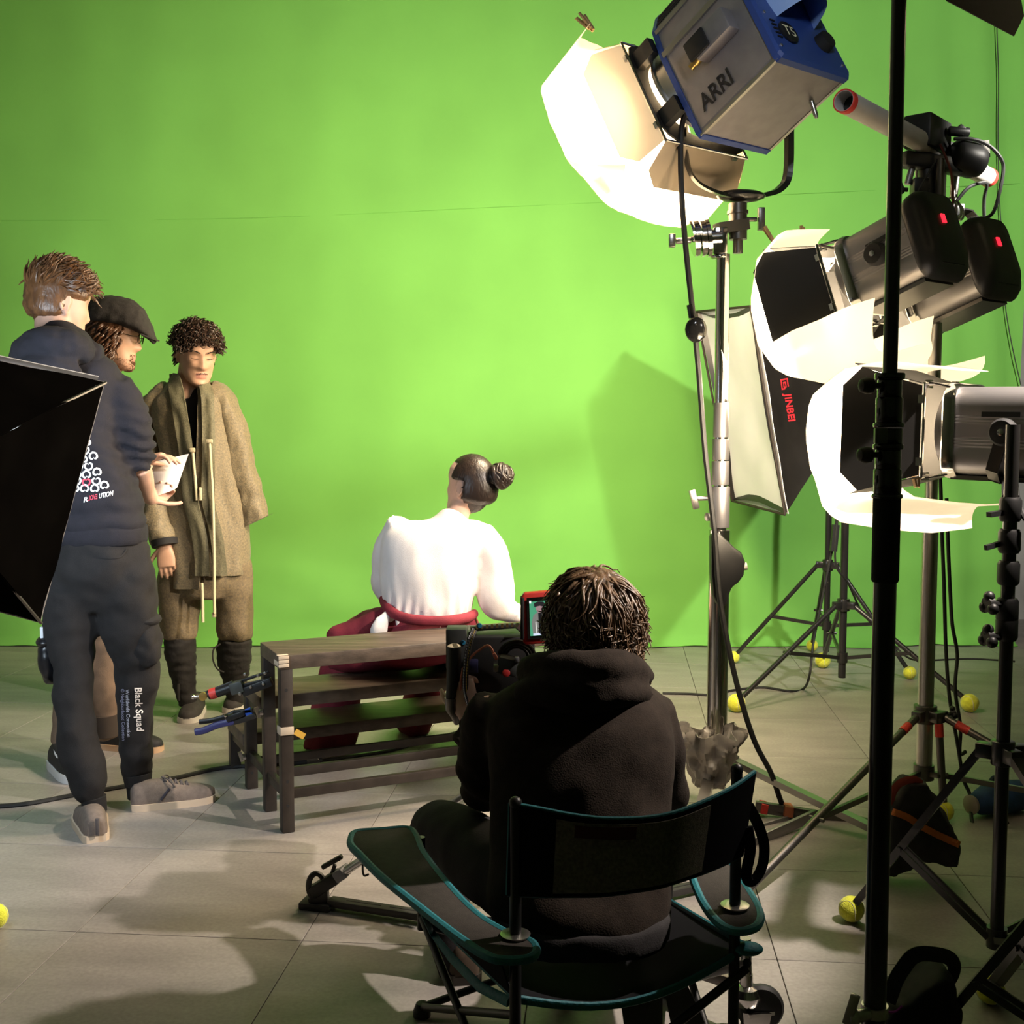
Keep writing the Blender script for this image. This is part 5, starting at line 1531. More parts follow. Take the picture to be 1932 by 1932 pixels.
h1 = G(180, 1592); shoe(p1, h1 + V(0, .01, 0), (-.48, 1), CANV, SOLE, .28, 1.12, None)
m_ = MB(); m_.box(P(184, 1560, h1.y - .002) , (.012, .010, .055)); m_.build('heel_tab', LACE, p1, bevel=.002)
h2 = G(237, 1531); sh2, Msh = shoe(p1, h2 + V(.012, .02, 0), (.95, .40), CANV, SOLE, .285, 1.1, LACE)
for yy in (.125, .15):
    m_ = MB(); m_.tube([Msh @ V(.047, yy - .03, .035), Msh @ V(.041, yy, .07)], .005, 6, flat=.4); m_.build('side_stripe', mat('navy_stripe', (.03, .03, .05), .8), sh2)
    break
# prints
WPR = mat('white_print', (.80, .80, .80), .7)
RPR = mat('crimson_print', (.55, .05, .09), .7)
bh = hz.bvh()
def heart_pts(cx, cy, w, h, rot, k):
    base = [(0, -.5), (.33, -.5 + .14), (.5, -.05), (.5, .22), (.3, .42), (.12, .42), (0, .26), (-.12, .42), (-.3, .42), (-.5, .22), (-.5, -.05), (-.33, -.36)]
    c, s_ = math.cos(rot), math.sin(rot)
    return [(cx + (x * w * c - (-y) * h * s_) * k, cy + (x * w * s_ + (-y) * h * c) * k) for x, y in base]
def hearts(name, lst, m):
    vs = []; fs = []
    for cx, cy, rot in lst:
        o = len(vs); A = heart_pts(cx, cy, 17.5, 17, rot, 1.0); B = heart_pts(cx, cy, 17.5, 17, rot, .60)
        vs += A + B; n = 12
        for k in range(n): fs.append((o + k, o + (k + 1) % n, o + n + (k + 1) % n, o + n + k))
    decal(name, vs, fs, bh, ho, m, .003)
HL = []
rows = [(834, [163]), (850, [160.5]), (860, [176]), (866, [156.5]), (880, [167, 148.5]), (890, [183]), (895, [163, 145]), (908, [181.5, 145]), (915, [197]), (921, [178.5, 159.5, 141]), (929, [142])]
flip = {834: 1, 850: 0, 860: 1, 866: 1, 880: 0, 890: 1, 895: 1, 908: 0, 915: 1, 921: 1, 929: 1}
for y, xs in rows:
    for x in xs: HL.append((x, y, -.12 + (math.pi if flip[y] else 0)))
hearts('heart_print', [h for h in HL if not (h[1] == 929)], WPR)
hearts('red_heart_print', [(163, 910, -.12)], RPR)
text_decal('print_lettering', 'R', (157, 948), (14, -3.2), (1.5, -13), bh, ho, WPR, .03, .003)
def mirrored(txt, x0, y0, w, h, skew, m):
    vs, fs = text_mesh(txt, .03); mx = max(v[0] for v in vs)
    decal('print_lettering', [(x0 + (mx - x) / mx * w, y0 + skew * (mx - x) / mx * w - y * h) for x, y in vs], fs, bh, ho, m, .003)
mirrored('EVOL', 166, 944.5, 18, 13, -.20, RPR)
text_decal('print_lettering', 'UTION', (186, 940.5), (8.6, -1.9), (1.5, -13), bh, ho, WPR, .03, .003)
# leg print, reading downwards
text_decal('leg_lettering', 'Black Squad', (254, 1297), (.9, 17.3), (19.5, -.5), bj, jo, mat('warm_white_print', (.85, .78, .72), .7), .02, .003)
text_decal('leg_lettering', 'Worldwide Connection', (237, 1301), (.3, 9.3), (9.5, 0), bj, jo, mat('grey_print', (.50, .50, .58), .7), .015, .003)
text_decal('leg_lettering', '\u00a9 Neighborhood Collection', (228, 1300), (.2, 8.5), (9, 0), bj, jo, mat('violet_grey_print', (.30, .29, .40), .7), .01, .003)
# hair: faded sides, longer ginger brown top swept up in front
H1M = hair_mat('ginger_brown_hair', (.17, .075, .028), (.060, .026, .011))
H1F = mat('faded_hair', (.20, .105, .065), .6, var=.25, vscale=80, bump=.3, bscale=300)
def th1(d):
    az = math.degrees(math.atan2(d.x, d.y)); el = math.degrees(math.asin(max(-1, min(1, d.z))))
    if abs(az) < 48 and el < 40: return -1
    if abs(az) < 95 and el < 8: return -1
    if el < -32: return -1
    top = max(0, min(1, (el - 5) / 30)); fr = max(0, math.cos(R(az))) * max(0, min(1, (el - 30) / 30))
    return .009 * max(.05, min(1, (el + 30) / 14)) + .020 * top + .010 * fr
hm = hair_ball(MH1, 1.0, th1, .004, 40, seed=2)
def pk1(d): return d.z > .32 and not (d.y > .80)
def pa1(b, d, rng):
    c = V(rng.uniform(-.5, .5), .55, .30); pts = [b * .98]
    L = rng.uniform(.006, .010) * (1 + .35 * max(0, d.y))
    p = b.copy()
    for k in range(5):
        v = d * (1.0 - .15 * k) + c * (.35 + .28 * k) + V(0, 0, .25 if d.y > .4 else .0); p = p + v.normalized() * L; pts.append(p.copy())
    return pts
clumps(hm, MH1, 1.0, 900, pk1, combed(lambda d: V(.1, 1, .6), 6, .07, .012, .034, .014, .40), .0045, 5, random.Random(11))
hm.build('hair', H1M, p1, angle=70)
# script papers in his hands
pap = thing('script_papers', 'white script pages held by the person in the navy hoodie', 'paper', P(305, 900, 4.16))
WP = mat('white_paper', (.86, .84, .82), .7)
for k in range(3):
    def pg_(u, v, k=k):
        x = 268 + 60 * u + 22 * v + 3 * k; y = 946 - 62 * u * .35 - 72 * v + 26 * u * v * .3 - 2 * k
        return P(x, y, 4.18 + .02 * k + .05 * v + .05 * math.sin(u * 2.6) * v - .04 * math.sin(math.pi * u))
    MB().grid(pg_, 12, 12, .0006).build('page', WP, pap, angle=80)

# ================================================================== PERSON 2: flat cap, behind
p2 = thing('person', 'person in a dark flat cap and glasses with wavy hair standing behind the hoodie', 'person', G(190, 1440))
Y2 = 4.52
tor2 = [(188, 1040, Y2, 58, .13), (186, 960, Y2, 56, .135), (184, 880, Y2, 58, .14), (182, 810, Y2, 58, .14), (182, 760, Y2, 55, .13), (184, 735, Y2, 42, .11), (190, 715, Y2, 30, .08)]
rl2 = [LPt(205, 1040, Y2, 40), LPt(205, 1120, Y2, 38), LPt(202, 1200, Y2, 35), LPt(200, 1290, Y2, 30), LPt(201, 1370, Y2 + .02, 24), LPt(205, 1395, Y2 + .02, 20)]
ll2 = [LPt(165, 1040, Y2, 40), LPt(155, 1120, Y2 - .02, 38), LPt(145, 1210, Y2 - .04, 33), LPt(132, 1300, Y2 - .06, 27), LPt(120, 1370, Y2 - .08, 22), LPt(112, 1405, Y2 - .08, 20)]
hp2 = P(214, 634, 4.52)
MH2 = head_matrix(hp2, V(.95, .12, -.20), V(.10, 0, 1))
bm = MB(); torso(bm, tor2, .75); limb(bm, rl2, scale=.7); limb(bm, ll2, scale=.7)
limb(bm, [LPt(192, 735, Y2, 30), LPt(200, 700, Y2, 27), LPt(208, 660, Y2, 27)])
a2 = [LPt(196, 762, 4.36, 26), LPt(180, 850, 4.36, 24), LPt(205, 925, 4.34, 21)]; a2b = [LPt(205, 925, 4.34, 17), LPt(235, 900, 4.36, 14), LPt(248, 890, 4.38, 12)]
a3 = [LPt(180, 762, 4.70, 26), LPt(180, 850, 4.72, 24), LPt(200, 925, 4.72, 21)]; a3b = [LPt(200, 925, 4.72, 17), LPt(230, 905, 4.68, 14), LPt(245, 895, 4.64, 12)]
for a in (a2, a3): limb(bm, a, scale=.7)
for a in (a2b, a3b): limb(bm, a)
hand(bm, P(248, 890, 4.38), V(.6, .5, .1), V(0, 1, 0), 1, .9); hand(bm, P(245, 895, 4.64), V(.6, -.5, .1), V(0, -1, 0), -1, .9)
head_mesh(bm, MH2, 1.04); skin_build(bm, MH2, 1.04, p2, SKIN_B)
SH2 = mat('dark_shirt', (.03, .03, .035), .9, var=.2, vscale=20)
m_ = MB(); torso(m_, tor2); limb(m_, a2); limb(m_, a3); garment('shirt', m_, SH2, p2, .012, 6, .006, seed=12)
TAN = mat('brown_chino', (.20, .135, .09), .9, var=.2, vscale=18, bump=.15, bscale=300)
m_ = MB(); limb(m_, rl2); limb(m_, ll2); torso(m_, [(186, 1090, Y2, 56, .13), (187, 1030, Y2, 58, .135)]); garment('trousers', m_, TAN, p2, .011, 6, .007, seed=14)
for q_ in ([LPt(200, 1345, Y2 + .01, 27), LPt(203, 1385, Y2 + .02, 24)],):
    m_ = MB(); limb(m_, q_, n=24); m_.build('rolled_cuff', mat('dark_cuff', (.05, .035, .025), .9), p2)
BSH = mat('black_mesh_shoe', (.016, .015, .016), .7, var=.2, vscale=60)
h = G(190, 1415); shoe(p2, h + V(-.02, .04, 0), (1, -.22), BSH, mat('tan_rubber', (.55, .36, .22), .6), .285, 1.0, None)
h = G(98, 1450); su, Ms = shoe(p2, h + V(0, .03, 0), (.62, -.78), BSH, mat('white_rubber', (.75, .75, .76), .5), .285, 1.0, None, sole_h=.032)
sw = [(100.5, 1414), (103, 1424), (107, 1430), (111, 1431), (115, 1427), (117, 1419), (114, 1424), (110, 1426), (107, 1424), (103.5, 1418)]
sbm = bpy.data.objects[su.name]; wv = [su.parent.location + v_.co for v_ in su.data.vertices]
bvs = BVHTree.FromPolygons([tuple(v_) for v_ in wv], [tuple(p_.vertices) for p_ in su.data.polygons])
decal('swoosh_mark', sw, [tuple(range(len(sw)))], bvs, su, mat('white_mark', (.85, .85, .85), .6), .004)
# hair, cap, glasses, beard
H2M = hair_mat('wavy_brown_hair', (.13, .055, .024), (.035, .016, .009))
def th2(d):
    az = math.degrees(math.atan2(d.x, d.y)); el = math.degrees(math.asin(max(-1, min(1, d.z))))
    if abs(az) < 62: return -1
    if el < -38: return -1
    return .012
hm = hair_ball(MH2, 1.04, th2, .006, 30, seed=6)
def pk2(d):
    az = abs(math.degrees(math.atan2(d.x, d.y))); return az > 66 and -.25 < d.z < .35
def pa2(b, d, rng):
    pts = [b * .98]; p = b.copy(); ph = rng.uniform(0, 6.3); L = rng.uniform(.011, .016)
    for k in range(8):
        v = d * (.55 if k < 2 else .10) + V(0, -.10, -1.0) + V(math.sin(ph + k * 1.3), math.cos(ph + k * 1.3), 0) * .75
        p = p + v.normalized() * L; pts.append(p.copy())
    return pts
clumps(hm, MH2, 1.04, 520, pk2, pa2, .0050, 5, random.Random(4)); hm.build('hair', H2M, p2, angle=70)
BRD = mat('short_beard', (.16, .075, .04), .8, var=.3, vscale=120)
m_ = MB(); r_ = random.Random(9)
for k in range(900):
    a = R(r_.uniform(-70, 70)); z = r_.uniform(-.118, -.052)
    if abs(a) < R(19) and -.077 < z < -.055: continue
    if z > -.072 and abs(a) > R(32): continue
    w = float(np.interp(z, HZ, HW)); f = float(np.interp(z, HZ, HF))
    b0 = V(math.sin(a) * w * 1.0, f * math.cos(a) ** .8 + .001, z); d = V(math.sin(a), math.cos(a), -.5).normalized()
    m_.tube([MH2 @ (b0 * 1.04), MH2 @ ((b0 + d * .006) * 1.04)], [.0012, .0004], 4)
m_.build('beard', BRD, p2)
GLM = mat('glasses_frame', (.05, .035, .015), .3, .5)
m_ = MB()
for sx in (-1, 1):
    pts = [MH2 @ (V(sx * .033 + .020 * math.cos(t), .1005 + .003 * math.cos(t) * -sx, .010 + .017 * math.sin(t)) * 1.04) for t in [2 * math.pi * k / 20 for k in range(20)]]
    m_.tube(pts, .0016, 6, closed=True)
    m_.tube([MH2 @ (V(sx * .053, .099, .014) * 1.04), MH2 @ (V(sx * .073, .07, .014) * 1.04), MH2 @ (V(sx * .080, -.015, .016) * 1.04)], .0016, 6)
m_.tube([MH2 @ (V(-.013, .101, .013) * 1.04), MH2 @ (V(0, .107, .015) * 1.04), MH2 @ (V(.013, .101, .013) * 1.04)], .0014, 6)
m_.build('glasses', GLM, p2)
CAPM = mat('black_felt_cap', (.022, .019, .018), .95, var=.2, vscale=60, bump=.25, bscale=300)
cap = MB(); rings = []
# flat cap: crown swept forward and down over the stiff brim
prof = [(-.116, .004, .040, .030), (-.112, .004, .070, .055), (-.085, .006, .088, .086), (-.045, .009, .096, .100), (.0, .012, .098, .104), (.045, .014, .097, .098), (.085, .014, .092, .082), (.110, .008, .084, .056), (.130, .000, .070, .034), (.143, -.008, .046, .016), (.150, -.012, .020, .008)]
for y, z0, w, h in prof:
    ring = []
    for j in range(24):
        t = 2 * math.pi * j / 24; c, s_ = math.cos(t), math.sin(t)
        ring.append(MH2 @ (V(w * c, y, .042 + z0 + (h * .92 * s_ if s_ > 0 else .020 * s_) - .10 * max(0, y - .02)) * 1.04))
    rings.append(ring)
cap.loft(rings); cap = fuse(cap, .006, 4); wrinkle(cap, .003, (30, 30, 30), 5)
co = cap.build('flat_cap', CAPM, p2, angle=80)
bm_ = MB(); pts = []
for k in range(13):
    t = R(-70 + 140 * k / 12); pts.append(V(.080 * math.sin(t), .080 + .084 * math.cos(t), .034 - .014 * math.cos(t)))
poly = [MH2 @ (p * 1.04) for p in pts]
bm_.prism(poly, MH2.to_3x3() @ V(0, 0, -.006)); bm_.build('brim', CAPM, co, angle=50)

# ================================================================== PERSON 3: gold brown jacket costume
p3 = thing('person', 'person with curly dark hair wearing a gold brown open jacket costume', 'person', G(400, 1360))
Y3 = 5.2
mp3 = Y3 / F
GOLD = mat('gold_brown_brocade', (.26, .205, .115), .62, var=.32, vscale=130, bump=.35, bscale=240, sheen=.2, col2=(.135, .115, .075))
GOLDP = mat('gold_brown_linen', (.22, .165, .09), .75, var=.30, vscale=110, bump=.3, bscale=260, col2=(.125, .10, .065))
OLIVE = mat('olive_lapel', (.15, .14, .085), .7, var=.25, vscale=140, bump=.25, bscale=300)
BLKT = mat('black_tee', (.010, .009, .009), .9)
tor3 = [(400, 1090, Y3, 55, .125), (395, 1020, Y3, 60, .125), (382, 940, Y3, 62, .125), (374, 870, Y3, 60, .125), (366, 810, Y3, 62, .12), (360, 770, Y3, 68, .11), (358, 745, Y3, 58, .09), (358, 725, Y3, 36, .07)]
ra3 = [LPt(285, 768, Y3, 20), LPt(284, 850, Y3, 18), LPt(290, 930, Y3 - .05, 16), LPt(306, 1010, Y3 - .12, 13), LPt(311, 1030, Y3 - .14, 12)]
la3 = [LPt(424, 768, Y3, 20), LPt(446, 850, Y3, 18), LPt(462, 920, Y3, 15), LPt(474, 955, Y3 - .02, 12)]
rl3 = [LPt(350, 1080, Y3, 38), LPt(340, 1140, Y3, 32), LPt(339, 1200, Y3, 25), LPt(345, 1260, Y3, 22), LPt(352, 1310, Y3, 16), LPt(356, 1335, Y3, 16)]
ll3 = [LPt(435, 1080, Y3, 36), LPt(442, 1140, Y3 + .03, 32), LPt(443, 1200, Y3 + .05, 26), LPt(443, 1260, Y3 + .1, 24), LPt(444, 1300, Y3 + .12, 16), LPt(443, 1325, Y3 + .13, 16)]
hp3 = P(371, 669, Y3 - .05)
MH3 = head_matrix(hp3, V(.50, -.82, -.34), V(0, 0, 1)); S3 = 1.06
bm = MB(); torso(bm, tor3, .78); limb(bm, ra3, scale=.9); limb(bm, la3, scale=.9); limb(bm, rl3, scale=.75); limb(bm, ll3, scale=.75)
limb(bm, [LPt(358, 748, Y3, 36), LPt(360, 722, Y3 - .01, 27), LPt(364, 695, Y3 - .03, 26), LPt(367, 675, Y3 - .04, 25)])
head_mesh(bm, MH3, S3)
hand(bm, P(311, 1028, Y3 - .14), V(.10, -.12, -1), V(-.10, 1, -.1), -1, 1.0, (.28, .34, .40, .46), .05)
hand(bm, P(474, 950, Y3 - .02), V(.1, 0, -1), V(-.5, .7, 0), -1, .6, (.4, .4, .4, .4))
skin_build(bm, MH3, S3, p3, SKIN_B, .0042, 1)
# eyes looking down, brows, moustache
BROWM = mat('brow_hair', (.025, .015, .010), .8)
m_ = MB()
for sx in (-1, 1):
    pts = [MH3 @ (V(sx * (.016 + .030 * k / 6), float(np.interp(k, [0, 3, 6], [.0885, .0880, .0790])) + .0035, .0075 + .0022 * math.sin(math.pi * k / 6) * -1 + .001) * S3) for k in range(7)]
    m_.tube(pts, .0014, 5)
m_.build('eyelashes', mat('lash_dark', (.02, .012, .008), .8), p3)
m_ = MB(); r_ = random.Random(5)
for sx in (-1, 1):
    for k in range(46):
        t = r_.random(); x = .014 + .036 * t; z = .0335 + .006 * math.sin(t * 2.4) + r_.uniform(-.0022, .0022); y = float(np.interp(x, [.014, .032, .05], [.0985, .0955, .083])) + .0012
        m_.tube([MH3 @ (V(sx * x, y, z) * S3), MH3 @ (V(sx * (x + .006), y - .0012, z + .0015) * S3)], [.0010, .0004], 4)
m_.build('eyebrows', BROWM, p3)['kind'] = 'stuff'
m_ = MB()
for k in range(60):
    x = r_.uniform(-.022, .022); z = -.050 + r_.uniform(-.003, .002) - abs(x) * .15
    m_.tube([MH3 @ (V(x, .0965 - abs(x) * .22, z) * S3), MH3 @ (V(x * 1.15, .0965 - abs(x) * .22, z - .004) * S3)], [.0008, .0003], 4)
m_.build('moustache', BROWM, p3)['kind'] = 'stuff'
m_ = MB()
for k in range(50):
    x = r_.uniform(-.014, .014); z = -.1 + r_.uniform(-.010, .004)
    m_.tube([MH3 @ (V(x, .0965 - abs(x) * .1, z) * S3), MH3 @ (V(x, .0975 - abs(x) * .1, z - .004) * S3)], [.0008, .0003], 4)
m_.build('goatee', BROWM, p3)['kind'] = 'stuff'
# curls
H3M = hair_mat('dark_curls', (.060, .030, .018), (.014, .008, .006))
def th3(d):
    az = math.degrees(math.atan2(d.x, d.y)); el = math.degrees(math.asin(max(-1, min(1, d.z))))
    if abs(az) < 55 and el < 30: return -1
    if abs(az) < 100 and el < 4: return -1
    if el < -30: return -1
    top = max(0, min(1, (el - 2) / 26)); return .010 + .013 * top
hm = hair_ball(MH3, S3, th3, .008, 40, seed=8)
def pk3(d):
    az = abs(math.degrees(math.atan2(d.x, d.y))); return d.z > .28 and (az > 40 or d.z > .52)
def pa3(b, d, rng):
    pts = []; a, c = frame(d); ph = rng.uniform(0, 6.3); L = rng.uniform(.032, .058); rr = rng.uniform(.006, .011)
    out = d + V(rng.uniform(-.35, .35), rng.uniform(-.1, .5), rng.uniform(-.35, .2)); out.normalize()
    for k in range(14):
        t = k / 13; ang = ph + t * 11
        pts.append(b + out * (L * t) + (a * math.cos(ang) + c * math.sin(ang)) * rr * min(1, t * 3) + V(0, 0, -.014 * t * t))
    return pts
clumps(hm, MH3, S3, 760, pk3, pa3, .0052, 5, random.Random(21))
def pk3b(d):
    az = abs(math.degrees(math.atan2(d.x, d.y))); return az > 95 and -.35 < d.z < .3
def pa3b(b, d, rng):
    pts = [b]; p = b.copy()
    for k in range(4): p = p + (d * .5 + V(rng.uniform(-.3, .3), -.1, -.8)).normalized() * .008; pts.append(p.copy())
    return pts
clumps(hm, MH3, S3, 260, pk3b, pa3b, .004, 5, random.Random(22))
hm.build('hair', H3M, p3, angle=70)
# black shirt
m_ = MB(); torso(m_, tor3, .84); m_ = fuse(m_, .012, 5); m_.build('black_shirt', BLKT, p3, angle=80)
# trousers: baggy to the knee
m_ = MB()
limb(m_, [LPt(352, 1060, Y3, 50), LPt(340, 1110, Y3, 44), LPt(337, 1160, Y3, 38), LPt(338, 1195, Y3, 35), LPt(338, 1206, Y3, 31)], n=24)
limb(m_, [LPt(432, 1060, Y3, 42), LPt(441, 1110, Y3 + .02, 38), LPt(443, 1160, Y3 + .04, 36), LPt(443, 1195, Y3 + .05, 34), LPt(443, 1207, Y3 + .05, 31)], n=24)
torso(m_, [(388, 1125, Y3, 44, .12), (392, 1090, Y3, 70, .13), (392, 1040, Y3, 62, .12)])
garment('trousers', m_, GOLDP, p3, .011, 5, .010, (10, 10, 8), 31)
GAIT = mat('black_gaiter', (.016, .014, .013), .9, var=.3, vscale=30, bump=.4, bscale=60)
for q_ in ([LPt(338, 1198, Y3, 30), LPt(341, 1235, Y3, 29), LPt(346, 1275, Y3, 24), LPt(351, 1308, Y3, 19), LPt(355, 1330, Y3, 18)], [LPt(443, 1200, Y3 + .05, 31), LPt(442, 1230, Y3 + .07, 33), LPt(443, 1262, Y3 + .1, 29), LPt(444, 1300, Y3 + .12, 20), LPt(443, 1325, Y3 + .13, 18)]):
    m_ = MB(); limb(m_, q_, n=24); o = fuse(m_, .009, 3); wrinkle(o, .006, (14, 14, 45), 3); o.build('gaiter', GAIT, p3, angle=80)
m_ = MB().curve([P(416, 1215, 5.15), P(403, 1225, 5.13), P(402, 1245, 5.12), P(410, 1262, 5.13), P(422, 1268, 5.16)], .004, n=6, k=6); m_.build('gaiter_loop', GAIT, p3)
m_ = MB().curve([P(337, 1290, 5.1), P(336, 1305, 5.09), P(337, 1322, 5.09)], .007, n=6, k=5, flat=.4); m_.build('gaiter_tie', GAIT, p3)
SL3 = mat('charcoal_slip_on', (.035, .030, .028), .8, var=.2, vscale=50)
WS3 = mat('pale_sole', (.62, .58, .52), .6)
h = G(356, 1348); shoe(p3, h + V(.02, .10, 0), (.06, -1), SL3, WS3, .27, 1.05)
h = G(446, 1330); shoe(p3, h + V(.0, .10, 0), (.05, -1), SL3, WS3, .27, 1.0)
# jacket shell, open at the front
rings_j = [(1104, 398, 66, .150, 401, 7), (1060, 398, 68, .150, 401, 4), (1000, 392, 74, .150, 394, 3), (945, 384, 76, .150, 380, 3), (900, 378, 73, .148, 377.5, 5), (850, 374, 70, .146, 375, 8.5), (800, 366, 71, .140, 371, 12), (770, 360, 76, .130, 368, 14), (748, 358, 74, .115, 366, 15.5), (730, 358, 52, .095, 362, 15), (716, 358, 36, .080, 358, 15), (706, 358, 30, .075, 356, 18)]
q = catmull([(py, cx, hw, ry, gc, gh) for py, cx, hw, ry, gc, gh in rings_j], 4)
def ring_pts(row, off=0.0, n=64, hem=0.0):
    py, cx, hw, ry, gc, gh = row
    phr = math.asin(max(-.98, min(.98, (gc + gh - cx) / hw))); phl = math.asin(max(-.98, min(.98, (gc - gh - cx) / hw)))
    c = P(cx, py, Y3); out = []
    for j in range(n + 1):
        ph = phr + (2 * math.pi + phl - phr) * j / n
        sx = math.copysign(abs(math.sin(ph)) ** .85, math.sin(ph)); cy = math.copysign(abs(math.cos(ph)) ** .85, math.cos(ph))
        out.append(V(c.x + sx * (hw * mp3 + off), Y3 - cy * (ry + off), c.z))
    return out
def jk(u, v):
    k = v * (len(q) - 1); i = min(int(k), len(q) - 2); w = k - i
    row = tuple(a * (1 - w) + b * w for a, b in zip(q[i], q[i + 1]))
    n = 64; pts = ring_pts(row, 0, n); p = pts[int(round(u * n))]
    low = 1 - v
    d = V(p.x - P(row[1], row[0], Y3).x, p.y - Y3, 0).normalized()
    f = .012 * low * math.sin(u * 38 + 2 * noise.noise(V(u * 5, v * 3, 0))) + .016 * noise.noise(V(u * 11, v * 4, 4)) + .006 * noise.noise(V(u * 30, v * 14, 2))
    hem = 0
    if v < .001: hem = .060 * (1 if u < .5 else 0)
    p = p + d * f
    if u < .5 and v < .12: p = p + V(0, 0, .055 * (1 - v / .12))     # the wearer's left panel hangs a little shorter
    return p
jko = MB().grid(jk, 64, 60, .005)
jo3 = jko.build('jacket', GOLD, p3, angle=80)
# shoulders and sleeves
m_ = MB()
limb(m_, [LPt(322, 738, Y3, 22, 1.7), LPt(298, 752, Y3, 26, 1.5), LPt(284, 785, Y3, 28, 1.25), LPt(284, 850, Y3 - .01, 29, 1.2), LPt(288, 920, Y3 - .05, 28, 1.2), LPt(300, 985, Y3 - .10, 27, 1.2), LPt(311, 1024, Y3 - .13, 25, 1.2)])
o = fuse(m_, .011, 5); wrinkle(o, .014, (9, 9, 8), 17); wrinkle(o, .007, (22, 22, 20), 3); o.build('sleeve', GOLD, p3, angle=85)
m_ = MB()
limb(m_, [LPt(396, 738, Y3, 22, 1.7), LPt(418, 752, Y3, 24, 1.5), LPt(434, 790, Y3, 24, 1.3), LPt(448, 850, Y3, 27, 1.2), LPt(463, 915, Y3, 30, 1.0), LPt(477, 965, Y3, 30, .9), LPt(485, 995, Y3, 30, .85), LPt(490, 1015, Y3, 29, .8)])
o = fuse(m_, .011, 5); wrinkle(o, .013, (10, 10, 6), 27); wrinkle(o, .006, (26, 26, 12), 5)
zc = P(480, 978, Y3)
for i, p in enumerate(o.v):      # slanted cuff
    lim = P(485, 983, Y3).z + (p.x - P(485, 983, Y3).x) * .48
    if p.z < lim: o.v[i] = V(p.x, p.y, lim)
o.build('sleeve', GOLD, p3, angle=50)
for pts, rr in (([P(311, 1018, Y3 - .13), P(313, 1030, Y3 - .135)], 25.5 * mp3),):
    m_ = MB(); limb(m_, [(pts[0], rr, rr * 1.2), (pts[1], rr * .98, rr * 1.18)]); m_.build('cuff_lining', mat('black_lining', (.01, .01, .012), .8), p3)
# lapel bands along the opening
def lapel(side):
    def fn(u, v):
        k = (.06 + .94 * v) * (len(q) - 1); i = min(int(k), len(q) - 2); w = k - i
        row = list(a * (1 - w) + b * w for a, b in zip(q[i], q[i + 1]))
        py, cx, hw, ry, gc, gh = row
        wd = 27 if side < 0 else 24
        x = gc + side * gh + side * u * wd * (1.0 if v < .8 else 1.0 - .4 * (v - .8) / .2)
        s_ = max(-.97, min(.97, (x - cx) / hw)); ph = math.asin(abs(s_) ** (1 / .85)) if abs(s_) < 1 else 1.5
        cy = math.cos(ph) ** .85
        z = P(cx, py, Y3).z
        return V(P(x, py, Y3 - ry * cy).x, Y3 - (ry + .012 + .010 * noise.noise(V(u * 2, v * 9, side))) * cy - .004, z)
    return MB().grid(fn, 8, 50, .006)
for s_ in (-1, 1): lapel(s_).build('lapel', OLIVE, p3, angle=80)
CORD = mat('cream_cord', (.66, .58, .38), .8, bump=.3, bscale=200)
yf = Y3 - .175
for pts in ([(363, 848), (366, 880), (369, 915), (371, 944)], [(395, 830), (398, 880), (401, 930), (403, 1000), (404, 1080), (404, 1120), (405, 1158)], [(381, 1100), (382, 1130), (383, 1174)]):
    MB().curve([P(x, y, yf - (.0 if y < 1000 else .01)) for x, y in pts], .0065, n=8, k=6).build('cord', CORD, p3)
for x, y, w, h in ((363, 849, 10, 8), (395, 832, 12, 7), (378, 932, 5, 24), (404, 1160, 7, 9)):
    MB().box(P(x, y, yf - .006), (w * mp3, .010, h * mp3)).build('cord_knot', CORD, p3, bevel=.003)

# ================================================================== PERSON 4: seated woman
p4 = thing('person', 'person with a hair bun in white kimono top and dark red skirt on the bench', 'person', V(-.33, 4.36, .39))
Y4 = 4.36; mp4 = Y4 / F
WHT = mat('white_cotton', (.80, .76, .75), .85, var=.04, vscale=15, bump=.12, bscale=300)
RED = mat('maroon_cotton', (.18, .014, .028), .85, var=.25, vscale=14, bump=.2, bscale=250)
tor4 = [(806, 1205, Y4, 84, .14), (805, 1172, Y4, 78, .13), (806, 1145, Y4, 82, .14), (808, 1105, Y4, 90, .145), (811, 1060, Y4, 94, .145), (818, 1020, Y4, 98, .135), (826, 995, Y4, 92, .115), (838, 984, Y4, 66, .09), (852, 978, Y4, 34, .07)]
la4 = [LPt(762, 988, Y4, 32), LPt(742, 1030, Y4 + .03, 34), LPt(733, 1075, Y4 + .10, 33), LPt(728, 1105, Y4 + .2, 28), LPt(745, 1120, Y4 + .35, 24)]
ra4 = [LPt(900, 1008, Y4, 32), LPt(926, 1045, Y4, 35), LPt(934, 1095, Y4, 36), LPt(937, 1135, Y4 + .0, 35), LPt(950, 1153, Y4 + .02, 24), LPt(985, 1155, Y4 + .0, 17)]
hp4 = P(887, 921, Y4 + .02)
MH4 = head_matrix(hp4, V(-.78, .60, .10), V(.16, -.10, 1)); S4 = .98
bm = MB(); torso(bm, tor4, .72); limb(bm, la4, scale=.6); limb(bm, ra4, scale=.6)
limb(bm, [LPt(856, 992, Y4, 32), LPt(864, 968, Y4, 22), LPt(876, 945, Y4 + .01, 22), LPt(884, 930, Y4 + .02, 22)])
head_mesh(bm, MH4, S4)
hand(bm, P(985, 1156, Y4), V(1, 0, -.05), V(0, 0, -1), 1, .9, (.15, .15, .2, .2), .1)
hand(bm, P(745, 1120, Y4 + .35), V(.3, .8, -.3), V(.6, 0, -.6), -1, .9)
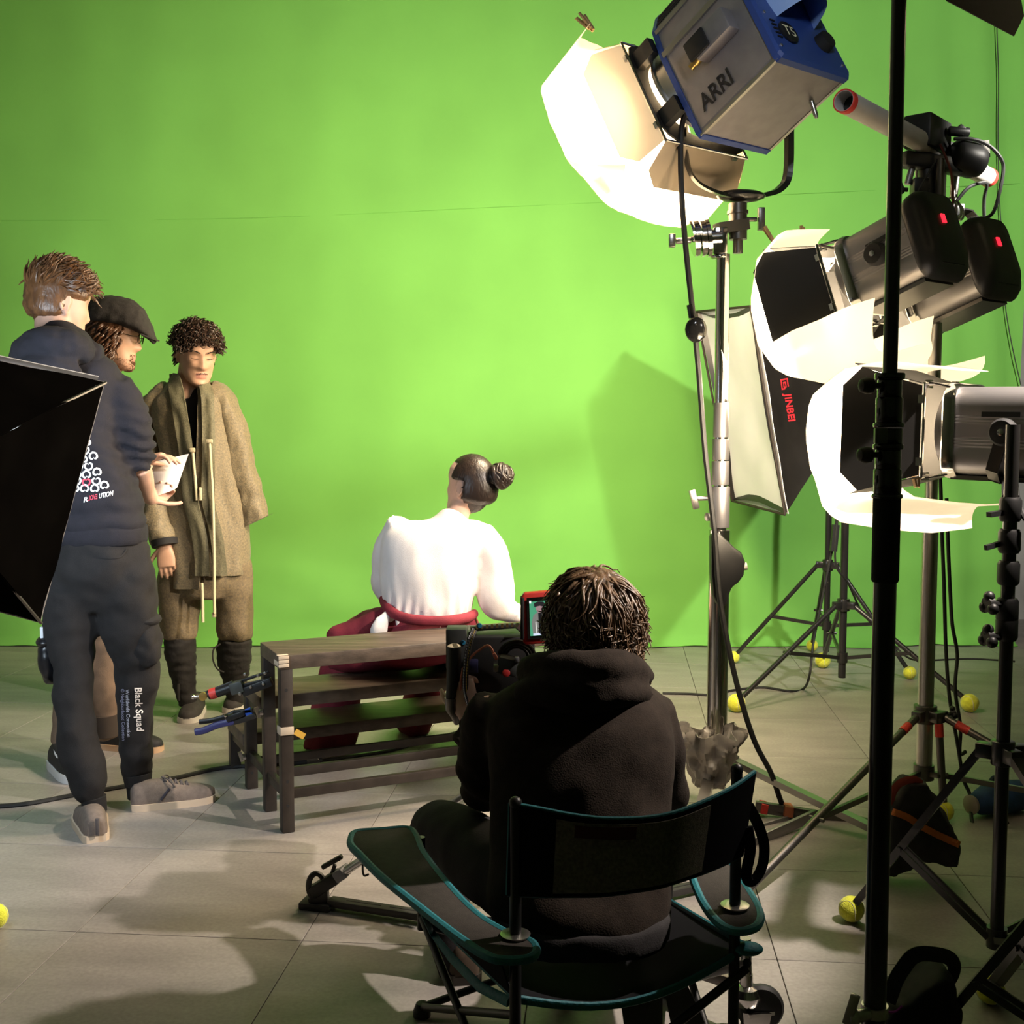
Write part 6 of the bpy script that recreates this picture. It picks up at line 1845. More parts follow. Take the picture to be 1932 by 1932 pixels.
legs4 = [([LPt(770, 1185, Y4 - .02, 60), LPt(730, 1200, Y4 + .12, 58), LPt(680, 1215, Y4 + .30, 52), LPt(660, 1240, Y4 + .36, 48)], [LPt(655, 1235, Y4 + .36, 46), LPt(640, 1300, Y4 + .35, 46), LPt(628, 1380, Y4 + .33, 48), LPt(620, 1420, Y4 + .32, 50)]),
         ([LPt(840, 1185, Y4 - .02, 60), LPt(850, 1205, Y4 + .15, 56), LPt(830, 1225, Y4 + .40, 48), LPt(825, 1240, Y4 + .46, 44)], [LPt(825, 1240, Y4 + .46, 42), LPt(805, 1300, Y4 + .5, 36), LPt(775, 1370, Y4 + .55, 34), LPt(765, 1385, Y4 + .55, 34)])]
for a, b in legs4: limb(bm, a, scale=.7); limb(bm, b, scale=.5)
skin_build(bm, MH4, S4, p4, SKIN_A, .0052, 2)
m_ = MB(); torso(m_, tor4); limb(m_, la4); limb(m_, ra4)
limb(m_, [LPt(848, 1000, Y4, 50, 1.2), LPt(854, 988, Y4 + .0, 36, 1.3), LPt(858, 979, Y4 + .01, 28, 1.35)], n=24)
limb(m_, [LPt(735, 1060, Y4 + .06, 28), LPt(724, 1100, Y4 + .1, 26), LPt(742, 1122, Y4 + .1, 20)])
def k4(o):
    n = normals(o); zb = P(806, 1172, Y4).z
    for i, p in enumerate(o.v):
        h = p.z - zb; w = math.exp(-(h / .11) ** 2)
        if w > .02:
            a = math.atan2(p.x - P(806, 1172, Y4).x, p.y - Y4)
            o.v[i] = p + Vector(n[i]) * (.007 * w * math.sin(a * 24 + 9 * p.x + 5 * noise.noise(p * 6)) * (.5 + noise.noise(p * 9)))
    n = normals(o)
    for i, p in enumerate(o.v):
        # long folds from the shoulders
        s_ = math.sin((p.x * 1.0 + (p.z - 1) * .35) * 42 + 2.2 * noise.noise(p * 3.5))
        o.v[i] = o.v[i] + Vector(n[i]) * (.0045 * s_ * (0.4 + .6 * abs(noise.noise(p * 4))))
kz, ko = garment('kimono_top', m_, WHT, p4, .010, 5, .007, (7, 7, 5), 41, extra=k4)
m_ = MB()
limb(m_, [LPt(800, 966, Y4 - .075, 10), LPt(822, 985, Y4 - .10, 13), LPt(852, 992, Y4 - .11, 14), LPt(882, 985, Y4 - .09, 13), LPt(896, 972, Y4 - .03, 10)], n=12)
# red skirt: waistband, seat, legs falling over the bench
m_ = MB()
torso(m_, [(806, 1215, Y4, 100, .19), (806, 1200, Y4, 102, .18), (806, 1185, Y4, 92, .16), (806, 1168, Y4, 80, .137), (806, 1160, Y4, 78, .134)])
for a, b in legs4: limb(m_, a); limb(m_, b)
limb(m_, [LPt(745, 1150, Y4 - .05, 14, .6), LPt(715, 1172, Y4 - .06, 24, .8), LPt(680, 1190, Y4 - .05, 24, 1.0), LPt(640, 1197, Y4 - .03, 20, 1.0), LPt(620, 1200, Y4 + .0, 12, 1.0)])
limb(m_, [LPt(860, 1225, Y4 - .06, 26), LPt(780, 1235, Y4 - .07, 30), LPt(700, 1240, Y4 - .04, 28), LPt(620, 1248, Y4 + .02, 16)])
def k5(o):
    for i, p in enumerate(o.v):
        if p.y < Y4 + .12:
            d = (p - BO).dot(bn_)
            if p.z < .395 and d < 2 * BDp + .01: o.v[i] = V(p.x, p.y, max(p.z, .391))
        if p.z < .006: o.v[i] = V(p.x, p.y, .006)
        d = (p - BO).dot(bn_)
        if d < BDp + .014 and p.z < .60: o.v[i] = o.v[i] + bn_ * (BDp + .014 - d)
garment('red_skirt', m_, RED, p4, .012, 5, .012, (9, 9, 7), 51, extra=k5)
m_ = MB()
torso(m_, [(806, 1178, Y4, 84, .146), (806, 1172, Y4, 84, .146), (806, 1160, Y4, 82, .142), (806, 1156, Y4, 80, .139)])
wb = [LPt(722, 1130, Y4 - .02, 8, .9), LPt(733, 1150, Y4 - .11, 10, .8), LPt(760, 1165, Y4 - .165, 10, .7), LPt(800, 1171, Y4 - .18, 10, .7), LPt(845, 1171, Y4 - .17, 10, .7), LPt(882, 1165, Y4 - .10, 10, .8), LPt(895, 1158, Y4 - .02, 9, .9)]
m2 = MB(); limb(m2, wb, n=14); m2.build('waistband', RED, p4, angle=70)
m2 = MB(); limb(m2, [LPt(738, 1150, Y4 - .10, 5, .6), LPt(727, 1164, Y4 - .13, 11, .5), LPt(717, 1182, Y4 - .14, 17, .5), LPt(712, 1200, Y4 - .13, 19, .5)], n=18); o = fuse(m2, .008, 3); wrinkle(o, .005, (20, 20, 20), 2); o.build('white_underskirt', WHT, p4, angle=80)
# hair and bun
H4M = hair_mat('sleek_black_hair', (.022, .012, .008), (.007, .004, .0035))
def th4(d):
    az = math.degrees(math.atan2(d.x, d.y)); el = math.degrees(math.asin(max(-1, min(1, d.z))))
    if abs(az) < 66 and el < 42: return -1
    if abs(az) < 100 and el < 12: return -1
    if el < -32: return -1
    return .015 * max(.05, min(1, (el + 32) / 14))
hm = hair_ball(MH4, S4, th4, .0015, 60, seed=3)
bunc = P(945, 897, Y4 - .05)
MB0 = lf(V(0, 0, 0), V(.8, -.2, .5)).to_3x3()
bn = MB().ball(bunc, (.044, .042, .040), 24, 16, MB0)
for k in range(4):
    pts = [bunc + MB0 @ V(math.cos(t) * (.040 - .006 * k), (.012 * k - .012) + .006 * math.sin(2 * t), math.sin(t) * (.040 - .006 * k)) for t in [2 * math.pi * j / 20 for j in range(20)]]
    bn.tube(pts, .014, 8, closed=True)
bn = fuse(bn, .004, 10); wrinkle(bn, .0025, (28, 28, 28), 2)
hm.tube([P(915, 910, Y4 - .04), P(930, 903, Y4 - .045), bunc], [.030, .022, .02], 14)
hm.build('hair', H4M, p4, angle=70); 
rb = random.Random(6)
for k in range(26):
    ax = (MB0 @ V(rb.gauss(0, .5), 1, rb.gauss(0, .5))).normalized(); u_, w_ = frame(ax); off = ax * rb.uniform(-.026, .030); rr = math.sqrt(max(.0004, .044 ** 2 - off.length ** 2)); t0 = rb.uniform(0, 6.3)
    bn.tube([bunc + off + (u_ * math.cos(t0 + 4.6 * j / 15) + w_ * math.sin(t0 + 4.6 * j / 15)) * rr * (1.0 - .12 * abs(j / 7.5 - 1) ** 3) for j in range(16)], [.0075 - .003 * abs(j / 7.5 - 1) for j in range(16)], 6)
bn.build('hair_bun', H4M, p4, angle=80)

# ================================================================== PERSON 5: camera operator
p5 = thing('person', 'person in a dark brown hoodie with tousled brown hair operating the camera from the chair', 'person', V(.15, 2.35, .33))
Y5 = 2.45
BRH = mat('dark_brown_fleece', (.020, .0140, .0105), .95, var=.2, vscale=50, bump=.25, bscale=350, spec=.2)
BPN = mat('black_cotton_trousers', (.013, .011, .013), .9, var=.2, vscale=30, bump=.15, bscale=300)
tor5 = [(1095, 1745, 2.30, 165, .16), (1095, 1690, 2.31, 178, .165), (1095, 1610, 2.35, 178, .16), (1095, 1520, 2.39, 176, .15), (1095, 1430, 2.42, 180, .145), (1092, 1365, 2.44, 180, .14), (1092, 1318, 2.46, 164, .125), (1095, 1292, 2.47, 130, .105), (1100, 1270, 2.48, 85, .085)]
la5 = [LPt(938, 1335, 2.48, 54), LPt(914, 1390, 2.52, 52), LPt(908, 1450, 2.58, 46), LPt(915, 1488, 2.64, 40), LPt(905, 1450, 2.74, 36), LPt(893, 1395, 2.84, 34), LPt(888, 1368, 2.87, 32)]
ra5 = [LPt(1222, 1338, 2.46, 52), LPt(1240, 1400, 2.48, 50), LPt(1250, 1465, 2.52, 45), LPt(1262, 1505, 2.60, 42), LPt(1200, 1470, 2.72, 36), LPt(1130, 1430, 2.82, 32)]
hp5 = P(1120, 1184, 2.50)
MH5 = head_matrix(hp5, V(-.26, .95, -.12), V(.03, 0, 1)); S5 = .96
ll5 = [LPt(1010, 1690, 2.32, 78), LPt(930, 1640, 2.48, 74), LPt(860, 1580, 2.66, 66), LPt(826, 1562, 2.76, 54), LPt(822, 1600, 2.79, 48), LPt(838, 1690, 2.77, 48), LPt(858, 1780, 2.74, 46), LPt(872, 1845, 2.72, 38), LPt(880, 1880, 2.71, 28)]
rl5 = [LPt(1180, 1690, 2.34, 78), LPt(1190, 1640, 2.52, 72), LPt(1200, 1590, 2.72, 62), LPt(1205, 1580, 2.82, 52), LPt(1205, 1640, 2.85, 46), LPt(1200, 1740, 2.84, 44), LPt(1195, 1830, 2.82, 38), LPt(1192, 1850, 2.82, 28)]
bm = MB(); torso(bm, tor5, .76); limb(bm, la5, scale=.7); limb(bm, ra5, scale=.7); limb(bm, ll5, scale=.78); limb(bm, rl5, scale=.78)
limb(bm, [LPt(1100, 1300, 2.47, 66), LPt(1106, 1258, 2.48, 52), LPt(1110, 1215, 2.49, 50), LPt(1112, 1180, 2.50, 48)])
head_mesh(bm, MH5, S5)
hand(bm, P(884, 1352, 2.88), V(-.25, .2, 1), V(.3, 1, .1), 1, .95, (.8, .85, .85, .85), .5)
hand(bm, P(1120, 1425, 2.84), V(-.8, .3, .1), V(0, 0, -1), 1, .95, (.7, .7, .7, .7))
skin_build(bm, MH5, S5, p5, SKIN_A, .0055, 2)
m_ = MB(); torso(m_, tor5); limb(m_, la5); limb(m_, ra5)
limb(m_, [LPt(1096, 1320, 2.46, 130, .9), LPt(1100, 1285, 2.47, 104, 1.0), LPt(1104, 1262, 2.48, 76, 1.1)])
def k6(o):
    n = normals(o)
    for i, p in enumerate(o.v):
        for c, rad in ((P(905, 1470, 2.66), .11), (P(890, 1390, 2.85), .09)):
            w = math.exp(-((p - c).length / rad) ** 2)
            if w > .03: o.v[i] = o.v[i] + Vector(n[i]) * (.009 * w * math.sin(p.z * 110 + p.x * 60 + 3 * noise.noise(p * 10)))
hz5, ho5 = garment('hoodie', m_, BRH, p5, .010, 6, .009, (8, 8, 8), 61, extra=k6)
m_ = MB()
limb(m_, [LPt(1000, 1285, 2.52, 24), LPt(1005, 1262, 2.44, 30), LPt(1050, 1258, 2.37, 34), LPt(1110, 1258, 2.345, 36), LPt(1165, 1258, 2.37, 34), LPt(1205, 1268, 2.45, 28), LPt(1210, 1285, 2.53, 22)])
limb(m_, [LPt(985, 1312, 2.42, 26), LPt(1040, 1300, 2.365, 44), LPt(1100, 1302, 2.35, 50), LPt(1160, 1300, 2.37, 42), LPt(1215, 1312, 2.43, 24)])
o = fuse(m_, .009, 5); wrinkle(o, .007, (12, 12, 18), 8); o.build('hood', BRH, p5, angle=80)
m_ = MB(); limb(m_, ll5); limb(m_, rl5); torso(m_, [(1095, 1760, 2.28, 170, .16), (1095, 1700, 2.30, 176, .165)])
garment('trousers', m_, BPN, p5, .011, 5, .007, (9, 9, 9), 71)
BRS = mat('brown_suede', (.06, .04, .025), .85)
h = G(872, 1925); shoe(p5, V(P(880, 1880, 2.70).x + .0, 2.66, 0), (-.15, 1), BRS, mat('dark_sole', (.03, .025, .02), .7), .28, 1.1, LACE)
shoe(p5, V(P(1195, 1850, 2.82).x, 2.76, 0), (.1, 1), BRS, mat('dark_sole', (.03, .025, .02), .7), .28, 1.1, LACE)
H5M = hair_mat('tousled_brown_hair', (.17, .095, .045), (.045, .026, .014))
def th5(d):
    az = math.degrees(math.atan2(d.x, d.y)); el = math.degrees(math.asin(max(-1, min(1, d.z))))
    if abs(az) < 50 and el < 35: return -1
    if el < -48: return -1
    return .011 + .008 * max(0, d.z)
hm = hair_ball(MH5, S5, th5, .006, 30, seed=5)
def pk5(d):
    az = abs(math.degrees(math.atan2(d.x, d.y))); return d.z > -.45 and (az > 52 or d.z > .6)
crown = V(.05, -.35, .93).normalized()
def pa5(b, d, rng):
    away = d - crown * d.dot(crown); 
    if away.length < .2: away = V(rng.gauss(0, 1), rng.gauss(0, 1), 0)
    away.normalize(); ph = rng.uniform(0, 6.3)
    pts = [b * .98]; p = b.copy(); L = rng.uniform(.004, .0075)
    fl = .9 if (d.x > .35 and d.z < .15) else 0.1
    for k in range(8):
        t = k / 7
        v = d * (.75 - .75 * t) + away * (.5 + .2 * t) + V(0, 0, -.20 - .75 * t) + V(math.sin(ph + k * .8), math.cos(ph + k * .8), 0) * .30 + V(fl, 0, .5 * fl) * t * 1.1
        p = p + v.normalized() * L; pts.append(p.copy())
    return pts
clumps(hm, MH5, S5, 1500, pk5, combed(lambda d: (d - crown * d.dot(crown)).normalized() + V(0, 0, -.3), 10, .11, .008, .022, .022, .28), .0050, 5, random.Random(31))
hm.build('hair', H5M, p5, angle=75)

# ================================================================== CAMP CHAIR
CB0, CB1 = V(.006, 2.0, 0), V(.418, 2.125, 0)     # rear posts, left and right
cr = (CB1 - CB0).normalized(); cf = V(-cr.y, cr.x, 0)
cf2 = V(-.31, .53, 0).normalized()
ch = thing('camping_chair', 'dark folding camping chair with turquoise piping under the camera operator', 'chair', (CB0 + CB1) / 2)
CFAB = mat('chair_canvas', (.026, .020, .017), .85, var=.2, vscale=60, bump=.25, bscale=500)
CMESH = mat('chair_back_mesh', (.17, .145, .12), .9, var=.25, vscale=160, bump=.4, bscale=700)
CDRK = mat('chair_dark_panel', (.006, .006, .008), .85, spec=.1)
TEAL = mat('turquoise_piping', (.012, .16, .20), .6, bump=.3, bscale=150)
TUBE = mat('chair_tube', (.010, .010, .011), .4)
def zpx(py, Y): return P(966, py, Y).z
post_t = [P(966, 1515, 2.0).z, P(966, 1452, 2.125).z]
for b, zt_ in ((CB0, post_t[0]), (CB1, post_t[1])):
    m_ = MB().cyl(b + V(0, 0, .02), b + V(0, 0, zt_), .0105, n=14); m_.ball(b + V(0, 0, zt_), .012, 12, 8); m_.build('back_post', TUBE, ch)
# back panel, sagging backwards between the posts
TL, TR_ = P(962, 1516, 2.0), P(1424, 1456, 2.125)
def back(u, v):
    top = TL.lerp(TR_, u); bl_, br_ = P(957, 1688, 2.0), P(1400, 1612, 2.125); bot = bl_.lerp(br_, u)
    p = top.lerp(bot, v)
    sag = math.sin(math.pi * u)
    p = p - cf * (.075 * sag) + V(0, 0, -.030 * sag * (1 - v) - (.0) * v)
    p = p + V(0, 0, .022 * (u ** 3) * (1 - v) * 0 + .004 * noise.noise(V(u * 5, v * 4, 3)))
    return p
MB().grid(back, 30, 14, .004).build('back_panel', CDRK, ch, angle=80)
MB().grid(lambda u, v: back(.155 + u * .60, .07 + v * .88) - cf * .0045, 24, 10, .002).build('mesh_panel', CMESH, ch, angle=80)
MB().grid(lambda u, v: back(.215 + u * .22, .10 + v * .16) - cf * .008, 8, 4, .001).build('sewn_patch', mat('dull_red_patch', (.06, .012, .010), .9), ch, angle=80)
MB().tube([back(u / 24, 0) for u in range(25)], .0042, 7).build('piping', TEAL, ch)
MB().tube([back(0, v / 8) for v in range(9)], .0036, 7).build('piping', TEAL, ch)
MB().tube([back(u / 24, 1.0) for u in range(25)], .004, 7).build('piping', mat('dark_turquoise_piping', (.008, .05, .065), .7), ch)
# armrests
def armrest(out_px, z, lbl, thick=.012):
    pts = [G(x, y, z) for x, y in out_px]
    m_ = MB().prism(pts, V(0, 0, -thick)); a = m_.build('armrest', CFAB, ch, angle=50, bevel=.003)
    q_ = [Vector(x) for x in catmull([tuple(p) for p in pts + [pts[0]]], 5)][:-1]
    MB().tube([p - V(0, 0, thick * .45) for p in q_], .0085, 8, closed=True).build('piping', TEAL, a)
    return a
la = [(664, 1572), (676, 1566), (720, 1563), (768, 1560), (785, 1574), (800, 1608), (850, 1672), (905, 1726), (968, 1762), (1000, 1772), (1012, 1788), (998, 1803), (950, 1806), (915, 1796), (860, 1760), (790, 1706), (720, 1650), (680, 1610), (662, 1590)]
arml = armrest(la, .418, 'left')
ra = [(1302, 1640), (1330, 1618), (1372, 1622), (1392, 1650), (1420, 1690), (1434, 1720), (1428, 1742), (1400, 1752), (1370, 1746), (1345, 1725), (1322, 1690)]
armr = armrest(ra, .415, 'right')
for b, a in ((CB0, arml), (CB1, armr)):
    MB().lathe(b + V(0, 0, .419), V(0, 0, 1), [(.020, 0), (.026, .001), (.027, .004), (.020, .006), (.0115, .006)], 24).build('grommet', STEEL, a)
for fx in (G(690, 1585, .41), G(1330, 1640, .41)):
    pass
# seat
FL, FR = P(795, 1712, 2.52), P(1262, 1700, 2.62)
BLs, BRs = P(975, 1885, 2.02), P(1410, 1788, 2.125)
def seat(u, v):
    p = BLs.lerp(BRs, u).lerp(FL.lerp(FR, u), v)
    return p - V(0, 0, .075 * math.sin(math.pi * u) * math.sin(math.pi * (.15 + .7 * v)) + .02 * math.sin(math.pi * u) * (1 - v))
MB().grid(seat, 20, 16, .005).build('seat', CDRK, ch, angle=80)
for f_ in (lambda t: seat(0, t), lambda t: seat(t, 0), lambda t: seat(1, t)):
    MB().tube([f_(k / 16) for k in range(17)], .0085, 8, flat=.5).build('piping', TEAL, ch)
MB().ball(P(1412, 1790, 2.12), (.028, .02, .012), 14, 8).build('seat_corner', TEAL, ch)
# side sling between left armrest and seat
def sling(u, v):
    a_ = G(790, 1706, .41).lerp(G(950, 1806, .41), u); b_ = FL.lerp(BLs, u)
    return a_.lerp(b_, v)
MB().grid(lambda u, v: sling(.06 + .9 * u, v), 10, 4, .003).build('side_sling', CDRK, ch, angle=80)
MB().tube([G(790, 1706, .40), P(815, 1760, 2.44), P(850, 1805, 2.34), P(905, 1862, 2.16), P(960, 1890, 2.04)], .010, 8, flat=.35).build('side_strap', TEAL, ch)
# crossing legs
ffl, ffr = CB0 + cf2 * .52, CB1 + cf2 * .50
for a_, b_ in ((CB0 + V(0, 0, .02), FL + V(0, 0, -.02)), (FL * 1 - V(0, 0, FL.z - .02) + cr * .0, BLs - V(0, 0, .03)),
               (CB1 + V(0, 0, .02), V(FR.x, FR.y, FR.z - .02)), (V(FR.x, FR.y, .02), BRs - V(0, 0, .03)),
               (CB0 + V(0, 0, .02), BRs - V(0, 0, .04)), (CB1 + V(0, 0, .02), BLs - V(0, 0, .06)),
               (V(FL.x, FL.y, .02), FR - V(0, 0, .04)), (V(FR.x, FR.y, .02), FL - V(0, 0, .04))):
    MB().cyl(a_, b_, .0085, n=12).build('leg', TUBE, ch)
for b in (CB0, CB1, V(FL.x, FL.y, 0), V(FR.x, FR.y, 0)):
    MB().lathe(b, V(0, 0, 1), [(.020, 0), (.020, .012), (.013, .03)], 14).build('foot', BLACK, ch)
for b, z in ((FL, .41), (FR, .40)):
    MB().cyl(V(b.x, b.y, b.z - .05), V(b.x, b.y, z), .0095, n=12).build('arm_post', TUBE, ch)
# hanging strap on the right and paper tags under the seat
strap3([(1412, 1520, 2.13), (1432, 1560, 2.14), (1442, 1600, 2.15), (1436, 1640, 2.15), (1418, 1664, 2.14), (1408, 1650, 2.13), (1416, 1600, 2.13), (1410, 1560, 2.12)], .020, CDRK, ch, 'carry_strap', 2.1)
TAG = mat('care_label', (.075, .07, .062), .8)
for (x0, y0, x1, y1, x2, y2, x3, y3, Y) in ((1168, 1868, 1250, 1860, 1250, 1950, 1180, 1955, 2.2), (1252, 1858, 1292, 1848, 1330, 1930, 1268, 1945, 2.22)):
    MB().prism([P(x0, y0, Y), P(x1, y1, Y), P(x2, y2, Y), P(x3, y3, Y)], V(0, .002, 0)).build('care_label', TAG, ch, smooth=False)
cable('thin_camera_lead', [P(800, 1932, 2.64), P(803, 1915, 2.64), P(815, 1902, 2.65), P(828, 1900, 2.66), P(835, 1910, 2.66)], .0035, 'thin black lead looping by the operator shoe')

# ================================================================== CAMERA TRIPOD
TC = V(-.01, 2.98, 0)
tpd = thing('camera_tripod', 'low silver camera tripod with black ground spreader in front of the chair', 'tripod', TC)
foot1 = G(603, 1712); foot2 = G(1372, 1672); foot3 = V(.12, 2.62, 0)
bowl = P(962, 1440, 2.98)
SILV = mat('anodised_silver', (.60, .60, .64), .30, .9)
for ft in (foot1, foot2, foot3):
    d = (bowl - ft - V(0, 0, .06)); h = V(d.x, d.y, 0).normalized(); s_ = V(-h.y, h.x, 0)
    p0 = ft + V(0, 0, .055)
    l = MB()
    l.cyl(p0 + s_ * .013, p0 + d * .96 + s_ * .013, .0085, n=12); l.cyl(p0 - s_ * .013, p0 + d * .96 - s_ * .013, .0085, n=12)
    lo = l.build('leg', SILV, tpd)
    m_ = MB(); m_.cyl(p0 + d * .02, p0 + d * .42, .012, n=12); m_.build('inner_leg', SILV, lo)
    for t in (.10, .30, .80):
        m_ = MB(); m_.bar(p0 + d * t, p0 + d * (t + .05), .052, .030); m_.build('leg_clamp', mat('grey_clamp', (.22, .22, .25), .5), lo, bevel=.004)
    for t in (.07, .84):
        m_ = MB(); q_ = p0 + d * t + V(0, 0, .018); m_.cyl(q_, q_ + V(.01, -.01, .028), .006, n=8); m_.bar(q_ + V(-.025, -.01, .020), q_ + V(.03, -.012, .052), .016, .012); m_.build('lock_lever', BLACK, lo, bevel=.003)
    m_ = MB(); q_ = p0 + d * .24 - V(0, .012, .006); m_.curve([q_, q_ - V(0, 0, .022), q_ + V(.004, 0, -.034), q_ + V(.016, 0, -.030)], .003, n=6, k=5); m_.build('cable_hook', BLACK, lo)
    m_ = MB(); m_.bar(p0 - d.normalized() * .02, p0 + d.normalized() * .07, .050, .034); m_.box(ft + V(0, 0, .035), (.05, .04, .055)); m_.build('foot_joint', BLACK, tpd, bevel=.005)
    m_ = MB(); m_.bar(ft - h * .05 + V(0, 0, .010), ft + h * .04 + V(0, 0, .010), .062, .020); m_.build('foot_plate', BLACK, tpd, bevel=.004)
    sp0 = ft + h * .03 + V(0, 0, .020); sp1 = TC + V(0, 0, .024) - h * .02
    sp1 = V(TC.x, TC.y - .06, .024)
    sb_ = MB(); sb_.bar(sp0, sp1, .036, .020); so = sb_.build('spreader_arm', mat('spreader_black', (.03, .028, .027), .5), tpd, bevel=.003)
    sl_ = MB(); dd = sp1 - sp0
    for t0, t1 in ((.10, .30), (.35, .62), (.68, .90)): sl_.bar(sp0 + dd * t0 + V(0, 0, .0103), sp0 + dd * t1 + V(0, 0, .0103), .004, .001)
    sl_.build('groove', MATTE, so, smooth=False)
# loop handle at the near left foot
pts = [P(597 + 15 * math.cos(t), 1672 + 24 * math.sin(t), foot1.y - .01) for t in [2 * math.pi * k / 24 for k in range(24)]]
MB().tube(pts, .008, 8, closed=True).build('carry_loop', BLACK, tpd)
MB().bar(P(592, 1690, foot1.y), P(598, 1712, foot1.y), .03, .03).build('loop_bracket', BLACK, tpd, bevel=.003)
MB().lathe(V(TC.x, TC.y - .06, .012), V(0, 0, 1), [(.05, 0), (.055, .006), (.055, .022), (.03, .03)], 24).build('spreader_hub', BLACK, tpd)
MB().lathe(bowl - V(0, 0, .03), V(0, 0, 1), [(.03, 0), (.055, .012), (.062, .04), (.062, .05), (.05, .055)], 26).build('bowl', BLACK, tpd)
fh = MB().lathe(bowl + V(0, 0, .02), V(0, 0, 1), [(.045, 0), (.050, .01), (.050, .05), (.04, .055)], 24); fh.box(bowl + V(0, 0, .10), (.09, .12, .06)); fho = fh.build('fluid_head', BLACK, tpd, bevel=.004)
MB().cyl(bowl + V(.05, 0, .09), P(1110, 1430, 2.80), .009, n=12).build('pan_handle', BLACK, tpd)
# braked caster of the rolling base
c0 = P(1408, 1862, 2.46)
MB().bar(c0 + V(-.02, .02, -.0), V(.10, 2.86, .06), .026, .026).build('dolly_arm', DKSTEEL, tpd, bevel=.002)
cs = MB().lathe(c0 + V(0, 0, -.045), V(0, 0, 1), [(.018, 0), (.030, .012), (.034, .03), (.026, .045), (.014, .05), (.014, .075)], 22)
cs.cyl(c0 + V(0, 0, .02), c0 + V(-.004, 0, .11), .013, n=14)
ca = cs.build('caster_stem', CHROME, tpd)
fk = MB(); fk.bar(c0 + V(-.006, -.01, -.05), c0 + V(.052, .006, -.05), .052, .008)
for yy in (-.028, .022):
    fk.prism([c0 + V(-.012, yy, -.046), c0 + V(.05, yy, -.046), c0 + V(.045, yy, -.075), c0 + V(.018, yy, -.115), c0 + V(-.004, yy, -.115)], V(0, .003, 0))
fk.bar(c0 + V(.050, 0, -.046), c0 + V(.056, .004, -.02), .02, .004)
fk.build('caster_fork', CHROME, ca, smooth=False)
wc = V(c0.x + .030, c0.y - .003, .052)
MB().lathe(wc + V(0, -.014, 0), V(0, 1, 0), [(.030, 0), (.046, .002), (.052, .009), (.052, .019), (.046, .026), (.030, .028)], 26).build('caster_wheel', RUBBER, ca)

# ================================================================== CINEMA CAMERA
YC = 2.98
cm = thing('cinema_camera', 'black cinema camera rig with red framed monitor in front of the operator', 'camera', P(930, 1340, YC))
def pc(x, y, Y=YC): return P(x, y, Y)
sc_ = YC / F
def pbox(name, x0, y0, x1, y1, Y0, Y1, m, bev=.003, parent=None, roll=0.0):
    c = (P(x0, y0, Y0) + P(x1, y1, Y0)) / 2 + V(0, (Y1 - Y0) / 2, 0)
    w = (x1 - x0) * Y0 / F; h = (y1 - y0) * Y0 / F
    M = Matrix.Rotation(roll, 3, 'Y')
    return MB().box(c, (w, abs(Y1 - Y0), h), M).build(name, m, parent or cm, bevel=bev)
body = pbox('camera_body', 872, 1200, 1010, 1318, 2.94, 3.12, BLACK, .006)
pbox('battery_plate', 841, 1187, 880, 1262, 2.92, 2.99, mat('dark_grey_plate', (.022, .024, .024), .5), .003)
pbox('base_plate', 866, 1316, 1005, 1326, 2.92, 3.14, BLACK, .002)
pbox('body_screen', 884, 1244, 902, 1270, 2.935, 2.94, mat('dark_blue_glass', (.02, .02, .05), .15), .001)
m_ = MB(); m_.tube([pc(857, 1220, 2.90), pc(856, 1290, 2.90), pc(854, 1320, 2.90)], 13.5 * sc_, 20); m_.build('side_grip', mat('grip_rubber', (.012, .012, .012), .5), cm)
m_ = MB(); m_.lathe(pc(857, 1222, 2.90), V(0, -.25, 1), [(12.5 * sc_, 0), (12.5 * sc_, .004), (9 * sc_, .006), (.001, .006)], 20); m_.build('grip_cap', mat('bone_cap', (.50, .42, .28), .5), cm)
m_ = MB(); m_.tube([pc(854, 1316, 2.90), pc(854, 1336, 2.90), pc(860, 1352, 2.91), pc(862, 1364, 2.92)], [15 * sc_, 14 * sc_, 9 * sc_, 6 * sc_], 16); m_.build('grip_mount', DKSTEEL, cm)
m_ = MB(); m_.bar(pc(888, 1186), pc(985, 1179, 3.0), .026, .012); m_.bar(pc(890, 1190), pc(893, 1205), .02, .02); m_.build('top_handle', BLACK, cm, bevel=.003)
m_ = MB()
for k in range(9): m_.box(pc(900 + k * 9.5, 1183 - k * .6, 2.965), (.006, .006, .010))
m_.build_each('handle_screw', mat('worn_brass', (.35, .26, .12), .4, .8), cm)
for x, y in ((903, 1180), (872, 1212)):
    MB().lathe(pc(x, y, 2.93), V(.3, -1, .1), [(.006, 0), (.007, .010), (.005, .014)], 12).build('blue_screw', mat('blue_anodised', (.02, .16, .30), .35, .6), cm)
ssd = pbox('recorder_drive', 938, 1243, 980, 1276, 2.86, 2.92, mat('drive_grey', (.035, .040, .040), .55), .004, roll=R(14))
MB().lathe(pc(955, 1270, 2.855), V(0, -1, .2), [(.010, 0), (.010, .003), (.008, .004), (.001, .004)], 16).build('record_button', mat('dark_red_button', (.22, .01, .01), .4), ssd)
pbox('drive_strap', 931, 1255, 941, 1268, 2.86, 2.93, STEEL, .001); pbox('drive_clip', 971, 1240, 979, 1250, 2.85, 2.87, mat('grey_usb', (.15, .15, .16), .4, .5), .001)
COR = mat('coral_cable', (.62, .20, .13), .5)
MB().curve([pc(872, 1330, 2.90), pc(869, 1295, 2.88), pc(874, 1262, 2.88), pc(890, 1238, 2.88), pc(905, 1226, 2.88), pc(919, 1218, 2.87), pc(927, 1224, 2.87), pc(932, 1236, 2.87), pc(936, 1244, 2.87)], .0032, n=7, k=6).build('usb_cable', COR, cm)
